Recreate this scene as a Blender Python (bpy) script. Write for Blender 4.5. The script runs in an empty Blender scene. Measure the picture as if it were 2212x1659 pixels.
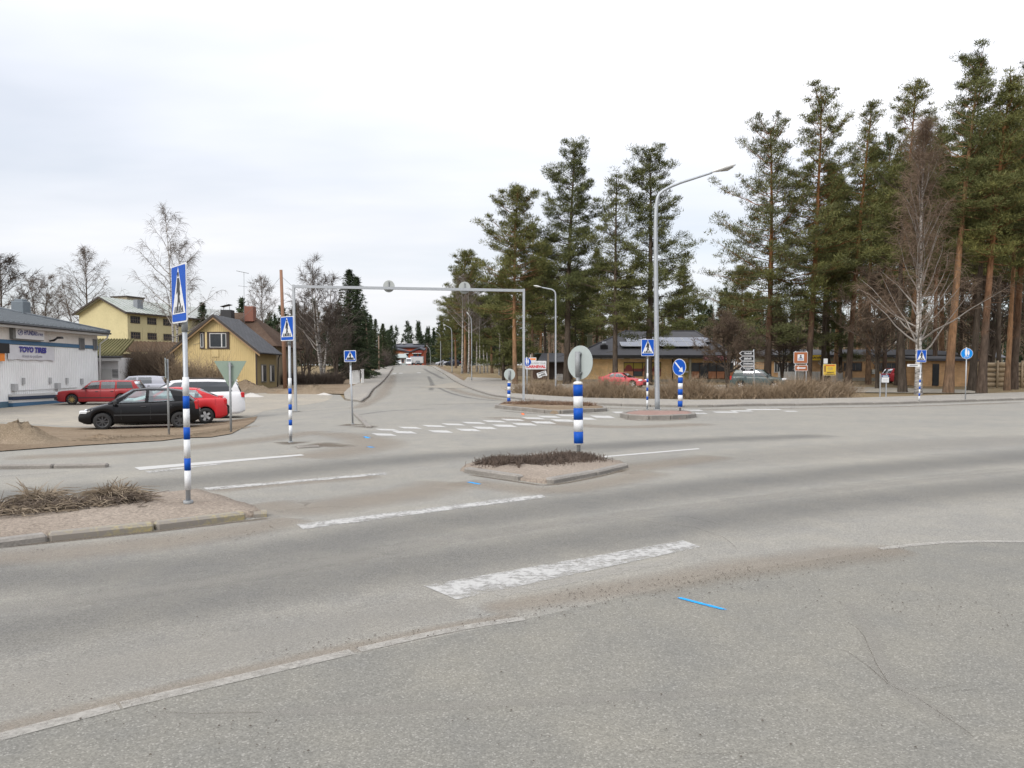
import bpy, bmesh, math, random
import numpy as np
from mathutils import Vector, Matrix
from mathutils.geometry import tessellate_polygon
R = math.radians
SC = bpy.context.scene
COL = SC.collection
rnd = random.Random(7)

# ------------------------------------------------------------------ camera
PW, PH, F = 2212.0, 1659.0, 1661.6          # photograph measured at 2212 x 1659
PITCH = R(2.8); HOR = 807.3; CAMZ = 1.6
CV = HOR + F * math.tan(PITCH)
cd = bpy.data.cameras.new('camera'); cam = bpy.data.objects.new('camera', cd); COL.objects.link(cam)
cam.location = (0, 0, CAMZ); cam.rotation_euler = (R(90) - PITCH, 0, 0)
cd.sensor_width = 36; cd.lens = 36 * F / PW; cd.shift_y = (CV - PH / 2) / PW
cd.clip_start = 0.1; cd.clip_end = 6000
SC.camera = cam
# ------------------------------------------------------------------ sky
SUN_EL, SUN_AZ = R(36), R(-142)             # azimuth from +Y, clockwise
wd = bpy.data.worlds.new('World'); SC.world = wd; wd.use_nodes = True
nt = wd.node_tree; N = nt.nodes; L = nt.links; N.clear()
out = N.new('ShaderNodeOutputWorld'); bg = N.new('ShaderNodeBackground'); bg.inputs[1].default_value = 0.1
sky = N.new('ShaderNodeTexSky'); sky.sky_type = 'NISHITA'; sky.sun_disc = False
sky.sun_elevation = SUN_EL; sky.sun_rotation = SUN_AZ; sky.air_density = 1.0; sky.dust_density = 2.0
tc = N.new('ShaderNodeTexCoord'); sx = N.new('ShaderNodeSeparateXYZ'); L.new(tc.outputs['Generated'], sx.inputs[0])
def wmath(op, a, b=None, c=None):
    n = N.new('ShaderNodeMath'); n.operation = op
    for i, x in enumerate((a, b, c)):
        if x is None: continue
        if isinstance(x, (int, float)): n.inputs[i].default_value = x
        else: L.new(x, n.inputs[i])
    return n.outputs[0]
zc = wmath('MAXIMUM', sx.outputs[2], 0.0)
den = wmath('ADD', zc, 0.10)
cx_ = wmath('DIVIDE', sx.outputs[0], den); cy_ = wmath('DIVIDE', sx.outputs[1], den)
cmb = N.new('ShaderNodeCombineXYZ'); L.new(cx_, cmb.inputs[0]); L.new(cy_, cmb.inputs[1])
n1 = N.new('ShaderNodeTexNoise'); n1.inputs['Scale'].default_value = 0.55; n1.inputs['Detail'].default_value = 5; n1.inputs['Roughness'].default_value = 0.5
mp = N.new('ShaderNodeMapping'); mp.inputs['Scale'].default_value = (0.55, 1.0, 1); mp.inputs['Location'].default_value = (3.1, 0.7, 0); L.new(cmb.outputs[0], mp.inputs[0]); L.new(mp.outputs[0], n1.inputs[0])
cr = N.new('ShaderNodeValToRGB'); cr.color_ramp.elements[0].position = 0.36; cr.color_ramp.elements[1].position = 0.66
cr.color_ramp.elements[0].color = (0.55,) * 3 + (1,); cr.color_ramp.elements[1].color = (0.97,) * 3 + (1,)
L.new(n1.outputs[0], cr.inputs[0])
n2 = N.new('ShaderNodeTexNoise'); n2.inputs['Scale'].default_value = 0.9; n2.inputs['Detail'].default_value = 4; L.new(mp.outputs[0], n2.inputs[0])
br = wmath('ADD', wmath('MULTIPLY', n2.outputs[0], 1.6), 5.75)              # cloud brightness
br = wmath('ADD', br, wmath('MULTIPLY', wmath('POWER', zc, 1.5), 15.0))                            # overcast: zenith brighter
cc = N.new('ShaderNodeMix'); cc.data_type = 'RGBA'; cc.blend_type = 'MULTIPLY'; cc.inputs[0].default_value = 1
cc.inputs[6].default_value = (0.985, 0.988, 1.025, 1)
cb = N.new('ShaderNodeCombineColor'); L.new(br, cb.inputs[0]); L.new(br, cb.inputs[1]); L.new(br, cb.inputs[2]); L.new(cb.outputs[0], cc.inputs[7])
mx = N.new('ShaderNodeMix'); mx.data_type = 'RGBA'; L.new(cr.outputs[0], mx.inputs[0]); L.new(sky.outputs[0], mx.inputs[6]); L.new(cc.outputs[2], mx.inputs[7])
L.new(mx.outputs[2], bg.inputs[0]); L.new(bg.outputs[0], out.inputs[0])
sl = bpy.data.lights.new('sun', 'SUN'); sl.energy = 1.5; sl.angle = R(20); sl.color = (1.0, 0.96, 0.9)
so = bpy.data.objects.new('sun', sl); COL.objects.link(so); so.location = (-30, -20, 60)
sd = Vector((math.sin(SUN_AZ) * math.cos(SUN_EL), math.cos(SUN_AZ) * math.cos(SUN_EL), math.sin(SUN_EL)))
so.rotation_euler = sd.to_track_quat('Z', 'Y').to_euler()
SC.view_settings.view_transform = 'Standard'; SC.view_settings.look = 'None'
SC.view_settings.exposure = 0.5; SC.view_settings.gamma = 1.0
SC.cycles.max_bounces = 5; SC.cycles.diffuse_bounces = 2; SC.cycles.glossy_bounces = 2
SC.cycles.transmission_bounces = 3; SC.cycles.transparent_max_bounces = 12
SC.cycles.use_denoising = True; SC.cycles.caustics_reflective = False; SC.cycles.caustics_refractive = False

# ------------------------------------------------------------------ terrain
PROF = [(-400, 0), (40, 0), (55, .2), (70, .5), (85, .9), (100, 1.45), (125, 2.2), (150, 3.0), (200, 3.8), (260, 4.5), (400, 6.0), (1500, 14.0), (3000, 20)]
def prof(y):
    for (a, za), (b, zb) in zip(PROF, PROF[1:]):
        if y <= b: return za + (zb - za) * (max(y, a) - a) / (b - a)
    return PROF[-1][1]
def gz(x, y):
    d = min((-7 - x) / 4, (y - 19) / 5, (62 - y) / 10)
    return prof(y) - .33 * min(max(d, 0), 1)
BREAKS = [((0, y), (0, 1)) for y, _ in PROF[1:-1]] + [((0, y), (0, 1)) for y in (19, 24, 52, 62)] + [((-7, 0), (1, 0)), ((-11, 0), (1, 0))] \
    + [((-7, 19), (5, 4)), ((-7, 62), (-10, 4))]
def ray(u, v):
    xr, yr = (u - PW / 2) / F, -(v - CV) / F
    return Vector((xr, math.cos(PITCH) + yr * math.sin(PITCH), -math.sin(PITCH) + yr * math.cos(PITCH)))
def G(u, v):                                 # where the sight line through (u, v) meets the ground
    d = ray(u, v); lo = 0.5; t = lo
    while t < 2500:
        t2 = t * 1.02 + .05
        if CAMZ + t2 * d.z <= gz(t2 * d.x, t2 * d.y):
            a, b = t, t2
            for _ in range(30):
                m = (a + b) / 2
                if CAMZ + m * d.z <= gz(m * d.x, m * d.y): b = m
                else: a = m
            return Vector((b * d.x, b * d.y, gz(b * d.x, b * d.y)))
        t = t2
    return Vector((t * d.x, t * d.y, gz(t * d.x, t * d.y)))
def A(u, v, Y):                              # the point at distance Y along the sight line
    d = ray(u, v); t = Y / d.y
    return Vector((d.x * t, Y, CAMZ + d.z * t))
def GX(u, Y):                                # ground point at distance Y in column u (near the horizon row)
    x = A(u, HOR, Y).x
    return Vector((x, Y, gz(x, Y)))

# ------------------------------------------------------------------ materials
MATS = {}
def nodes(name):
    m = bpy.data.materials.new(name); m.use_nodes = True
    n = m.node_tree; b = n.nodes['Principled BSDF']
    return m, n, b
def P(n, typ, **kw):
    x = n.nodes.new(typ)
    for k, v in kw.items():
        if k in x.inputs: x.inputs[k].default_value = v
        else: setattr(x, k, v)
    return x
def ramp(n, src, stops):
    r = n.nodes.new('ShaderNodeValToRGB'); e = r.color_ramp.elements
    while len(e) < len(stops): e.new(0.5)
    for q, (p, c) in zip(e, stops):
        q.position = p; q.color = (c if len(c) == 4 else tuple(c) + (1,)) if not isinstance(c, (int, float)) else (c, c, c, 1)
    n.links.new(src, r.inputs[0]); return r.outputs[0]
def mixc(n, fac, a, b, mode='MIX'):
    x = n.nodes.new('ShaderNodeMix'); x.data_type = 'RGBA'; x.blend_type = mode
    for s, v in ((x.inputs[0], fac), (x.inputs[6], a), (x.inputs[7], b)):
        if hasattr(v, 'is_output') or hasattr(v, 'links'): n.links.new(v, s)
        elif isinstance(v, (int, float)): s.default_value = v if s.type == 'VALUE' else (v, v, v, 1)
        else: s.default_value = tuple(v) + (1,) if len(v) == 3 else v
    return x.outputs[2]
def coord(n, kind='Object'):
    return n.nodes.new('ShaderNodeTexCoord').outputs[kind]
def noise(n, vec, scale, detail=3, rough=.55, stretch=None):
    if stretch:
        m = n.nodes.new('ShaderNodeMapping'); m.inputs['Scale'].default_value = stretch; n.links.new(vec, m.inputs[0]); vec = m.outputs[0]
    x = n.nodes.new('ShaderNodeTexNoise'); x.inputs['Scale'].default_value = scale; x.inputs['Detail'].default_value = detail; x.inputs['Roughness'].default_value = rough
    n.links.new(vec, x.inputs[0]); return x.outputs[0]
def bump(n, b, h, strength, dist=.02):
    x = n.nodes.new('ShaderNodeBump'); x.inputs['Strength'].default_value = strength; x.inputs['Distance'].default_value = dist
    n.links.new(h, x.inputs['Height']); n.links.new(x.outputs[0], b.inputs['Normal'])
def M(name, col, rough=.6, var=.18, scale=3.0, metal=0.0, spec=.5, bumps=0.0, fine=None, space='Object', stretch=None, coat=0.0):
    """plain procedural material: colour broken up by two noises"""
    if name in MATS: return MATS[name]
    m, n, b = nodes(name)
    c = coord(n, space)
    a = noise(n, c, scale, 4, .6, stretch); f = noise(n, c, fine or scale * 9, 2)
    k = mixc(n, .5, a, f)
    lo = tuple(x * (1 - var) for x in col); hi = tuple(min(1, x * (1 + var)) for x in col)
    n.links.new(ramp(n, k, [(.3, lo), (.7, hi)]), b.inputs['Base Color'])
    b.inputs['Roughness'].default_value = rough; b.inputs['Metallic'].default_value = metal
    b.inputs['Specular IOR Level'].default_value = spec; b.inputs['Coat Weight'].default_value = coat
    if bumps: bump(n, b, f, bumps)
    MATS[name] = m; return m

# ------------------------------------------------------------------ mesh building
class MB:
    def __init__(s): s.v = []; s.f = []; s.sm = []
    def add(s, vs, fs, smooth=False):
        o = len(s.v); s.v += [tuple(v) for v in vs]; s.f += [tuple(i + o for i in f) for f in fs]; s.sm += [smooth] * len(fs); return s
    def box(s, c, d, rz=0.0, M_=None):
        x, y, z = (q / 2 for q in d); vs = [Vector((sx_ * x, sy_ * y, sz_ * z)) for sz_ in (-1, 1) for sy_ in (-1, 1) for sx_ in (-1, 1)]
        if rz: vs = [Matrix.Rotation(rz, 3, 'Z') @ v for v in vs]
        if M_ is not None: vs = [M_ @ v for v in vs]
        c = Vector(c); return s.add([v + c for v in vs], [(0, 2, 3, 1), (4, 5, 7, 6), (0, 1, 5, 4), (2, 6, 7, 3), (0, 4, 6, 2), (1, 3, 7, 5)])
    def bbox(s, c, d, b=.01, rz=0.0):        # box with chamfered top and side edges
        x, y, z = (q / 2 for q in d); c = Vector(c); vs = []
        for zz, i in ((-z, 0), (z - b, 0), (z, b)):
            ring = [(x - i, y - i - (b if not i else 0)), (x - i - (b if not i else 0), y - i), (-x + i + (b if not i else 0), y - i), (-x + i, y - i - (b if not i else 0)),
                    (-x + i, -y + i + (b if not i else 0)), (-x + i + (b if not i else 0), -y + i), (x - i - (b if not i else 0), -y + i), (x - i, -y + i + (b if not i else 0))]
            for p, q in ring:
                v = Vector((p, q, zz)); vs.append((Matrix.Rotation(rz, 3, 'Z') @ v if rz else v) + c)
        fs = [tuple(range(7, -1, -1)), tuple(range(16, 24))]
        for k in (0, 8):
            for i in range(8): fs.append((k + i, k + (i + 1) % 8, k + 8 + (i + 1) % 8, k + 8 + i))
        return s.add(vs, fs)
    def tube(s, pts, rad, n=8, cap=True, smooth=True):
        pts = [Vector(p) for p in pts]; rad = rad if isinstance(rad, (list, tuple)) else [rad] * len(pts)
        vs = []; fs = []; up = None
        for i, p in enumerate(pts):
            t = (pts[min(i + 1, len(pts) - 1)] - pts[max(i - 1, 0)]).normalized()
            if up is None: up = t.orthogonal().normalized()
            up = (up - t * up.dot(t)).normalized(); w = t.cross(up)
            for k in range(n):
                a = 2 * math.pi * k / n; vs.append(p + (up * math.cos(a) + w * math.sin(a)) * rad[i])
        for i in range(len(pts) - 1):
            for k in range(n):
                k2 = (k + 1) % n; fs.append((i * n + k, i * n + k2, (i + 1) * n + k2, (i + 1) * n + k))
        s.add(vs, fs, smooth)
        if cap:
            e = len(pts) - 1; o = len(s.v) - len(vs)
            s.f += [tuple(o + k for k in range(n - 1, -1, -1)), tuple(o + e * n + k for k in range(n))]; s.sm += [False, False]
        return s
    def disc(s, c, r, axis, th, n=32):
        c = Vector(c); a = Vector(axis).normalized(); return s.tube([c - a * th / 2, c + a * th / 2], r, n, True, False)
    def prism(s, poly, fn, d0, d1):          # poly in 2D, fn(p, q, d) -> 3D, extruded from d0 to d1
        n = len(poly); vs = [fn(p, q, d0) for p, q in poly] + [fn(p, q, d1) for p, q in poly]
        fs = [tuple(range(n - 1, -1, -1)), tuple(range(n, 2 * n))] + [(i, (i + 1) % n, n + (i + 1) % n, n + i) for i in range(n)]
        return s.add(vs, fs)
    def quad(s, a, b, c, d): return s.add([a, b, c, d], [(0, 1, 2, 3)])
    def poly(s, pts): return s.add(pts, [tuple(range(len(pts)))])
    def mesh(s, name, recalc=False):
        me = bpy.data.meshes.new(name); me.from_pydata([tuple(v) for v in s.v], [], s.f)
        me.polygons.foreach_set('use_smooth', s.sm)
        if recalc:
            bm = bmesh.new(); bm.from_mesh(me); bmesh.ops.recalc_face_normals(bm, faces=bm.faces); bm.to_mesh(me); bm.free()
        me.update(); return me
    def obj(s, name, mat, parent=None, loc=None, recalc=True):
        return mobj(name, s.mesh(name, recalc), mat, parent, loc)
def mobj(name, me, mat, parent=None, loc=None):
    o = bpy.data.objects.new(name, me); COL.objects.link(o)
    if mat is not None and len(me.materials) == 0: me.materials.append(mat)
    if parent is not None: o.parent = parent
    if loc is not None: o.location = loc
    return o
def tag(o, label=None, cat=None, group=None, kind=None):
    for k, v in (('label', label), ('category', cat), ('group', group), ('kind', kind)):
        if v: o[k] = v
    return o
def thing(name, label, cat, loc=(0, 0, 0), rz=0.0, group=None):
    o = bpy.data.objects.new(name, None); COL.objects.link(o); o.empty_display_size = .2
    o.location = loc; o.rotation_euler = (0, 0, rz); return tag(o, label, cat, group)
def copy_tree(o, parent=None):
    c = o.copy(); COL.objects.link(c); c.parent = parent
    for ch in list(o.children): copy_tree(ch, c)
    return c
def np_mesh(name, verts, faces, smooth=False):
    """verts (n,3) array, faces (m,k) array of equal k"""
    verts = np.asarray(verts, np.float32); faces = np.asarray(faces, np.int32); m, k = faces.shape
    me = bpy.data.meshes.new(name); me.vertices.add(len(verts)); me.vertices.foreach_set('co', verts.ravel())
    me.loops.add(m * k); me.loops.foreach_set('vertex_index', faces.ravel())
    me.polygons.add(m); me.polygons.foreach_set('loop_start', np.arange(0, m * k, k, dtype=np.int32))
    me.polygons.foreach_set('loop_total', np.full(m, k, np.int32))
    me.polygons.foreach_set('use_smooth', np.full(m, smooth)); me.update(calc_edges=True); return me
def text_mesh(txt, size, bold=0.0, shear=0.0, align='CENTER', ext=0.002, spacing=1.0):
    c = bpy.data.curves.new('lettering', 'FONT'); c.body = txt; c.size = size; c.offset = bold; c.shear = shear
    c.align_x = align; c.align_y = 'CENTER'; c.extrude = ext; c.space_character = spacing; c.resolution_u = 3
    o = bpy.data.objects.new('lettering', c); COL.objects.link(o)
    dg = bpy.context.evaluated_depsgraph_get(); me = bpy.data.meshes.new_from_object(o.evaluated_get(dg))
    bpy.data.objects.remove(o); me.materials.clear(); return me
def text_obj(name, txt, size, mat, parent, loc, rot=(R(90), 0, 0), width=None, **kw):
    me = text_mesh(txt, size, **kw); o = mobj(name, me, mat, parent, loc); o.rotation_euler = rot
    if width:
        xs = [v.co.x for v in me.vertices]; w = max(xs) - min(xs)
        if w > 0: o.scale = (width / w, 1, 1)
    return o
# ------------------------------------------------------------------ ground sheets
def sheet(name, poly, off, mat, parent=None, kind=None):
    bm = bmesh.new(); bv = [bm.verts.new((x, y, 0)) for x, y in poly]
    for tri in tessellate_polygon([[Vector((x, y, 0)) for x, y in poly]]):
        try: bm.faces.new([bv[i] for i in tri])
        except ValueError: pass
    for (px, py), (nx, ny) in BREAKS:
        bmesh.ops.bisect_plane(bm, geom=bm.verts[:] + bm.edges[:] + bm.faces[:], plane_co=(px, py, 0), plane_no=(nx, ny, 0), dist=1e-5)
    for v in bm.verts: v.co.z = gz(v.co.x, v.co.y) + off
    bmesh.ops.recalc_face_normals(bm, faces=bm.faces)
    if off > .05:
        be = [e for e in bm.edges if e.is_boundary]; ex = bmesh.ops.extrude_edge_only(bm, edges=be)
        for v in [g for g in ex['geom'] if isinstance(g, bmesh.types.BMVert)]: v.co.z -= .16
    me = bpy.data.meshes.new(name); bm.to_mesh(me); bm.free()
    if me.polygons and sum(p.normal.z for p in me.polygons) < 0: me.flip_normals()
    o = mobj(name, me, mat, parent)
    if kind: o['kind'] = kind
    return o
def Q(pts): return [tuple(G(u, v).xy) for u, v in pts]
def dense(pts, step):
    out = [pts[0]]
    for a, b in zip(pts, pts[1:]):
        d = math.dist(a, b); n = max(1, int(d / step))
        out += [(a[0] + (b[0] - a[0]) * i / n, a[1] + (b[1] - a[1]) * i / n) for i in range(1, n + 1)]
    return out
def smooth_line(pts, it=2):
    for _ in range(it):
        q = [pts[0]]
        for a, b in zip(pts, pts[1:]):
            q += [(a[0] * .75 + b[0] * .25, a[1] * .75 + b[1] * .25), (a[0] * .25 + b[0] * .75, a[1] * .25 + b[1] * .75)]
        pts = q + [pts[-1]]
    return pts
def normals2(pts):
    out = []
    for i in range(len(pts)):
        a, b = pts[max(i - 1, 0)], pts[min(i + 1, len(pts) - 1)]
        dx, dy = b[0] - a[0], b[1] - a[1]; l = math.hypot(dx, dy) or 1
        out.append((-dy / l, dx / l))
    return out
def xtra(x, y): return .008 if y > 38 or (x < -6.5 and y > 18.5) else 0.0
def ribbon(name, pts, hw, off, mat, parent, step=.8, fade=True, endfade=True, seed=0):
    """strip along a ground line; vertex attribute 'fade' is 1 in the middle and 0 at the rim"""
    pts = dense(pts, step); nn = normals2(pts); r = random.Random(seed); n = len(pts)
    if not isinstance(hw, (list, tuple)): hw = [hw] * 2
    vs = []; fd = []
    for i, (p, q) in enumerate(zip(pts, nn)):
        t = i / max(n - 1, 1); k = t * (len(hw) - 1); j = min(int(k), len(hw) - 2); w = hw[j] + (hw[j + 1] - hw[j]) * (k - j)
        e = min(1, min(i, n - 1 - i) / 2.0) if endfade else 1
        for s, fv in ((-1.5, 0), (-1.05, .25), (-.7, .6), (-.35, .92), (0, 1), (.35, .92), (.7, .6), (1.05, .25), (1.5, 0)) if fade else ((-1, 1), (1, 1)):
            x, y = p[0] + q[0] * s * w, p[1] + q[1] * s * w; vs.append((x, y, gz(x, y) + off + xtra(x, y))); fd.append(fv * e)
    m = 9 if fade else 2
    fs = [(i * m + k, i * m + k + 1, (i + 1) * m + k + 1, (i + 1) * m + k) for i in range(n - 1) for k in range(m - 1)]
    me = bpy.data.meshes.new(name); me.from_pydata(vs, [], fs); me.update()
    if me.polygons and me.polygons[0].normal.z < 0: me.flip_normals()
    a = me.attributes.new('fade', 'FLOAT', 'POINT'); a.data.foreach_set('value', fd)
    return mobj(name, me, mat, parent)

def asphalt(name, base, warm=.03, speck=.26):
    m, n, b = nodes(name); c = coord(n)
    big = noise(n, c, .22, 4, .6); mid = noise(n, c, 1.7, 4, .65); fine = noise(n, c, 70, 2, .8); vo = n.nodes.new('ShaderNodeTexVoronoi'); vo.inputs['Scale'].default_value = 125; n.links.new(c, vo.inputs['Vector']); vb = n.nodes.new('ShaderNodeSeparateColor'); n.links.new(vo.outputs['Color'], vb.inputs[0]); sp = vb.outputs[0]
    lo = tuple(x * .93 for x in base); hi = (base[0] * 1.05 + warm, base[1] * 1.05 + warm * .75, base[2] * 1.03 + warm * .35)
    col = ramp(n, mixc(n, .5, big, mid), [(.36, lo), (.64, hi)])
    g = ramp(n, sp, [(0.0, (1 - speck,) * 3), (.45, (.97,) * 3), (1.0, (1 + speck,) * 3)])
    col = mixc(n, 1, col, g, 'MULTIPLY')
    st = ramp(n, sp, [(.93, 0.0), (.95, .18)]); col = mixc(n, st, col, (.45, .43, .40))
    n.links.new(col, b.inputs['Base Color']); b.inputs['Roughness'].default_value = .92; b.inputs['Specular IOR Level'].default_value = .25
    bump(n, b, fine, .18, .004); MATS[name] = m; return m
def overlay(name, col, rough=.95, dens=1.0, nscale=6.0, lo=.25, hi=.75, fine=40, var=.2, spec=.2):
    """worn film on the road (paint, sand, polish): shows where fade beats the noise"""
    m, n, b = nodes(name); c = coord(n)
    at = n.nodes.new('ShaderNodeAttribute'); at.attribute_name = 'fade'
    nz = mixc(n, .45, noise(n, c, nscale, 5, .7), noise(n, c, fine, 3, .7))
    s = n.nodes.new('ShaderNodeMath'); s.operation = 'ADD'; n.links.new(at.outputs['Fac'], s.inputs[0])
    bw = n.nodes.new('ShaderNodeRGBToBW'); n.links.new(nz, bw.inputs[0]); n.links.new(bw.outputs[0], s.inputs[1])
    al = ramp(n, s.outputs[0], [(lo, 0.0), (hi, dens)])
    sub = n.nodes.new('ShaderNodeMath'); sub.operation = 'MULTIPLY'; sub.inputs[1].default_value = .5
    n.links.new(s.outputs[0], sub.inputs[0]); 
    al = ramp(n, sub.outputs[0], [(lo, 0.0), (hi, dens)])
    g = noise(n, c, 60, 3, .8)
    n.links.new(mixc(n, 1, col, ramp(n, g, [(.3, (1 - var,) * 3), (.7, (1 + var,) * 3)]), 'MULTIPLY'), b.inputs['Base Color'])
    b.inputs['Roughness'].default_value = rough; b.inputs['Specular IOR Level'].default_value = spec
    n.links.new(al, b.inputs['Alpha']); MATS[name] = m; return m
ASPH = asphalt('asphalt', (.203, .197, .180)); OLDA = asphalt('old_asphalt', (.160, .156, .141), .022, .22); PAVE = asphalt('pavement_asphalt', (.225, .213, .195), .04)
LOT = asphalt('lot_asphalt', (.235, .218, .19), .05)
POL = overlay('polished_asphalt', (.125, .124, .120), dens=.46, nscale=.8, lo=.22, hi=.95, fine=9, var=.5)
SAND = overlay('road_sand', (.262, .222, .178), dens=.58, nscale=2.0, lo=.34, hi=.92, fine=30, var=.3)
PAINT = overlay('worn_paint', (.40, .395, .38), dens=.92, nscale=3.5, lo=.60, hi=.70, fine=18, var=.1)
PAINTZ = overlay('crossing_paint', (.43, .425, .41), dens=.95, nscale=3, lo=.50, hi=.66, fine=12, var=.06)
PAINTF = overlay('fresh_paint', (.42, .415, .40), dens=.95, nscale=5, lo=.54, hi=.60, fine=24, var=.06)
PAINTG = overlay('faded_paint', (.36, .345, .315), dens=.75, nscale=5, lo=.60, hi=.80, fine=20, var=.1)
TYRE = overlay('tyre_black', (.10, .10, .10), dens=.55, nscale=2, lo=.45, hi=.9, fine=14)
BLUEP = overlay('blue_spray', (.012, .30, .70), dens=1.0, nscale=8, lo=.45, hi=.75, fine=60, var=.1)
ORANP = overlay('orange_spray', (.80, .17, .05), dens=1.0, nscale=8, lo=.45, hi=.75, fine=60, var=.1)
CRACK = overlay('crack_dark', (.10, .086, .068), dens=.65, nscale=5, lo=.56, hi=.74, fine=40)  # thin dark film for the asphalt cracks
def earth(name, cols, scale=1.1):
    m, n, b = nodes(name); c = coord(n)
    k = mixc(n, .4, noise(n, c, scale * .25, 3, .6), noise(n, c, scale * 4, 4, .7)); f = noise(n, c, 30, 3, .8)
    col = ramp(n, k, [(.3, cols[0]), (.5, cols[1]), (.7, cols[2])])
    col = mixc(n, 1, col, ramp(n, f, [(.3, (.6,) * 3), (.7, (1.4,) * 3)]), 'MULTIPLY')
    n.links.new(col, b.inputs['Base Color']); b.inputs['Roughness'].default_value = 1; b.inputs['Specular IOR Level'].default_value = .1
    bump(n, b, f, .8, .03); MATS[name] = m; return m
GRASS = earth('dry_grass_ground', [(.13, .098, .055), (.19, .145, .085), (.245, .195, .12)])
DIRT = earth('dirt_verge', [(.125, .09, .06), (.19, .145, .10), (.25, .20, .145)], 2.0)
SANDP = earth('pile_sand', [(.14, .105, .075), (.19, .15, .105), (.235, .185, .135)], 1.6)
ISL = earth('island_grit', [(.20, .165, .135), (.25, .21, .172), (.30, .255, .21)], 2.5)
def kerb_yellow():
    m, n, b = nodes('kerb_yellow_paint'); c = coord(n); k = mixc(n, .4, noise(n, c, 3.5, 4, .7), noise(n, c, 25, 3)); n.links.new(ramp(n, k, [(.48, (.20, .18, .155)), (.56, (.25, .22, .145)), (.66, (.33, .27, .12))]), b.inputs['Base Color']); b.inputs['Roughness'].default_value = .9; return m
KERB = M('kerb_granite', (.20, .185, .165), .9, .3, 4, bumps=.4)
KERBY = kerb_yellow()
FLAG = M('red_paving', (.22, .135, .11), .9, .25, 3, bumps=.3)

gnd = sheet('ground', [(-3000, -300), (3000, -300), (3000, 2900), (-3000, 2900)], -.05, GRASS, kind='structure')
# far kerb of the junction, and the outer edge of the pavement behind it (rows read off the photograph)
KF = [(928, 791), (965, 812), (1002, 834), (1030, 845), (1071, 857), (1130, 864), (1189, 870), (1306, 876), (1420, 879.5), (1507, 880.5), (1600, 877.5), (1728, 876.5), (1934, 873), (2212, 864), (2420, 857)]
KO = [(937, 791), (1003, 825), (1035, 836), (1103, 852), (1180, 858), (1267, 863), (1503, 867.5), (1659, 866), (1850, 863), (1984, 858.5), (2212, 850), (2420, 843)]
KL = [(850.5, 791), (838, 810), (820, 830), (798, 850), (778, 869)]
far_k = Q(KF); out_k = Q(KO); left_k = Q(KL)
ROADTOP = 400
def topx(u): return A(u, HOR, ROADTOP).x
road_poly = [(-70, -40), (80, -40), (80, 52)] + far_k[::-1] + [(-31, 262), (-49, ROADTOP), (-58, ROADTOP), (-39, 262)] + left_k + Q([(745, 864), (735, 853), (700, 852), (640, 846), (560, 848), (505, 846)]) + [(-28.3, 52), (-28.3, 36), (-70, 30)]
road = sheet('road', road_poly, 0.0, ASPH, kind='structure')
shoulder = sheet('road_shoulder', Q([(-300, 1672), (0, 1597), (640, 1439), (1130, 1339), (1560, 1240), (1900, 1187), (2060, 1172), (2212, 1170.5), (2600, 1178)]) + [(12, -6), (-9, -6)], .0006, OLDA, kind='structure')
# pavements: raised strips with kerbs
pv_r = sheet('pavement', far_k + out_k[::-1], .11, PAVE, kind='structure')
pl_o = Q([(820, 793), (790, 818), (743, 851)])
pv_l = sheet('pavement', left_k[:5] + [tuple(G(745, 862).xy)] + pl_o[::-1], .11, PAVE, kind='structure')
# strip of shoulder behind the crossing road's far pavement, hotel yard
yard = sheet('hotel_yard', [(4.5, 60), (34, 55), (36, 61), (27, 71), (4, 74), (-6, 78), (-8, 66)], .012, LOT, kind='structure')
drive = sheet('yard_driveway', Q([(1000, 824), (1035, 836.5), (1103, 852.5), (1108, 843), (1104, 832), (1120, 822), (1075, 817), (1010, 815)]), .016, PAVE, kind='structure')
lot = sheet('parking_lot', Q([(0, 912), (150, 921), (300, 921), (430, 915), (545, 900), (570, 888), (620, 880), (700, 868), (720, 855), (640, 848), (560, 850), (505, 848)]) + [(-28.2, 52), (-28.2, 36), (-40, 33)], .004, LOT, kind='structure')
verge = sheet('dirt_verge', Q([(-60, 918), (0, 916), (130, 924), (300, 926), (420, 920), (540, 903), (556, 900), (548, 912), (500, 938), (350, 953), (180, 963), (0, 976), (-60, 981)]), .02, DIRT, kind='structure')
verge2 = sheet('dirt_verge', Q([(505, 846), (560, 848.5), (640, 849), (743, 851.5), (790, 818), (820, 793), (816, 790), (770, 806), (700, 818), (600, 822), (520, 824), (480, 830)]), .02, DIRT, kind='structure')
verge3 = sheet('dirt_verge', Q([(937, 790.5), (1003, 824), (1000, 815), (975, 803), (941, 789)]), .02, DIRT, kind='structure')

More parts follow.
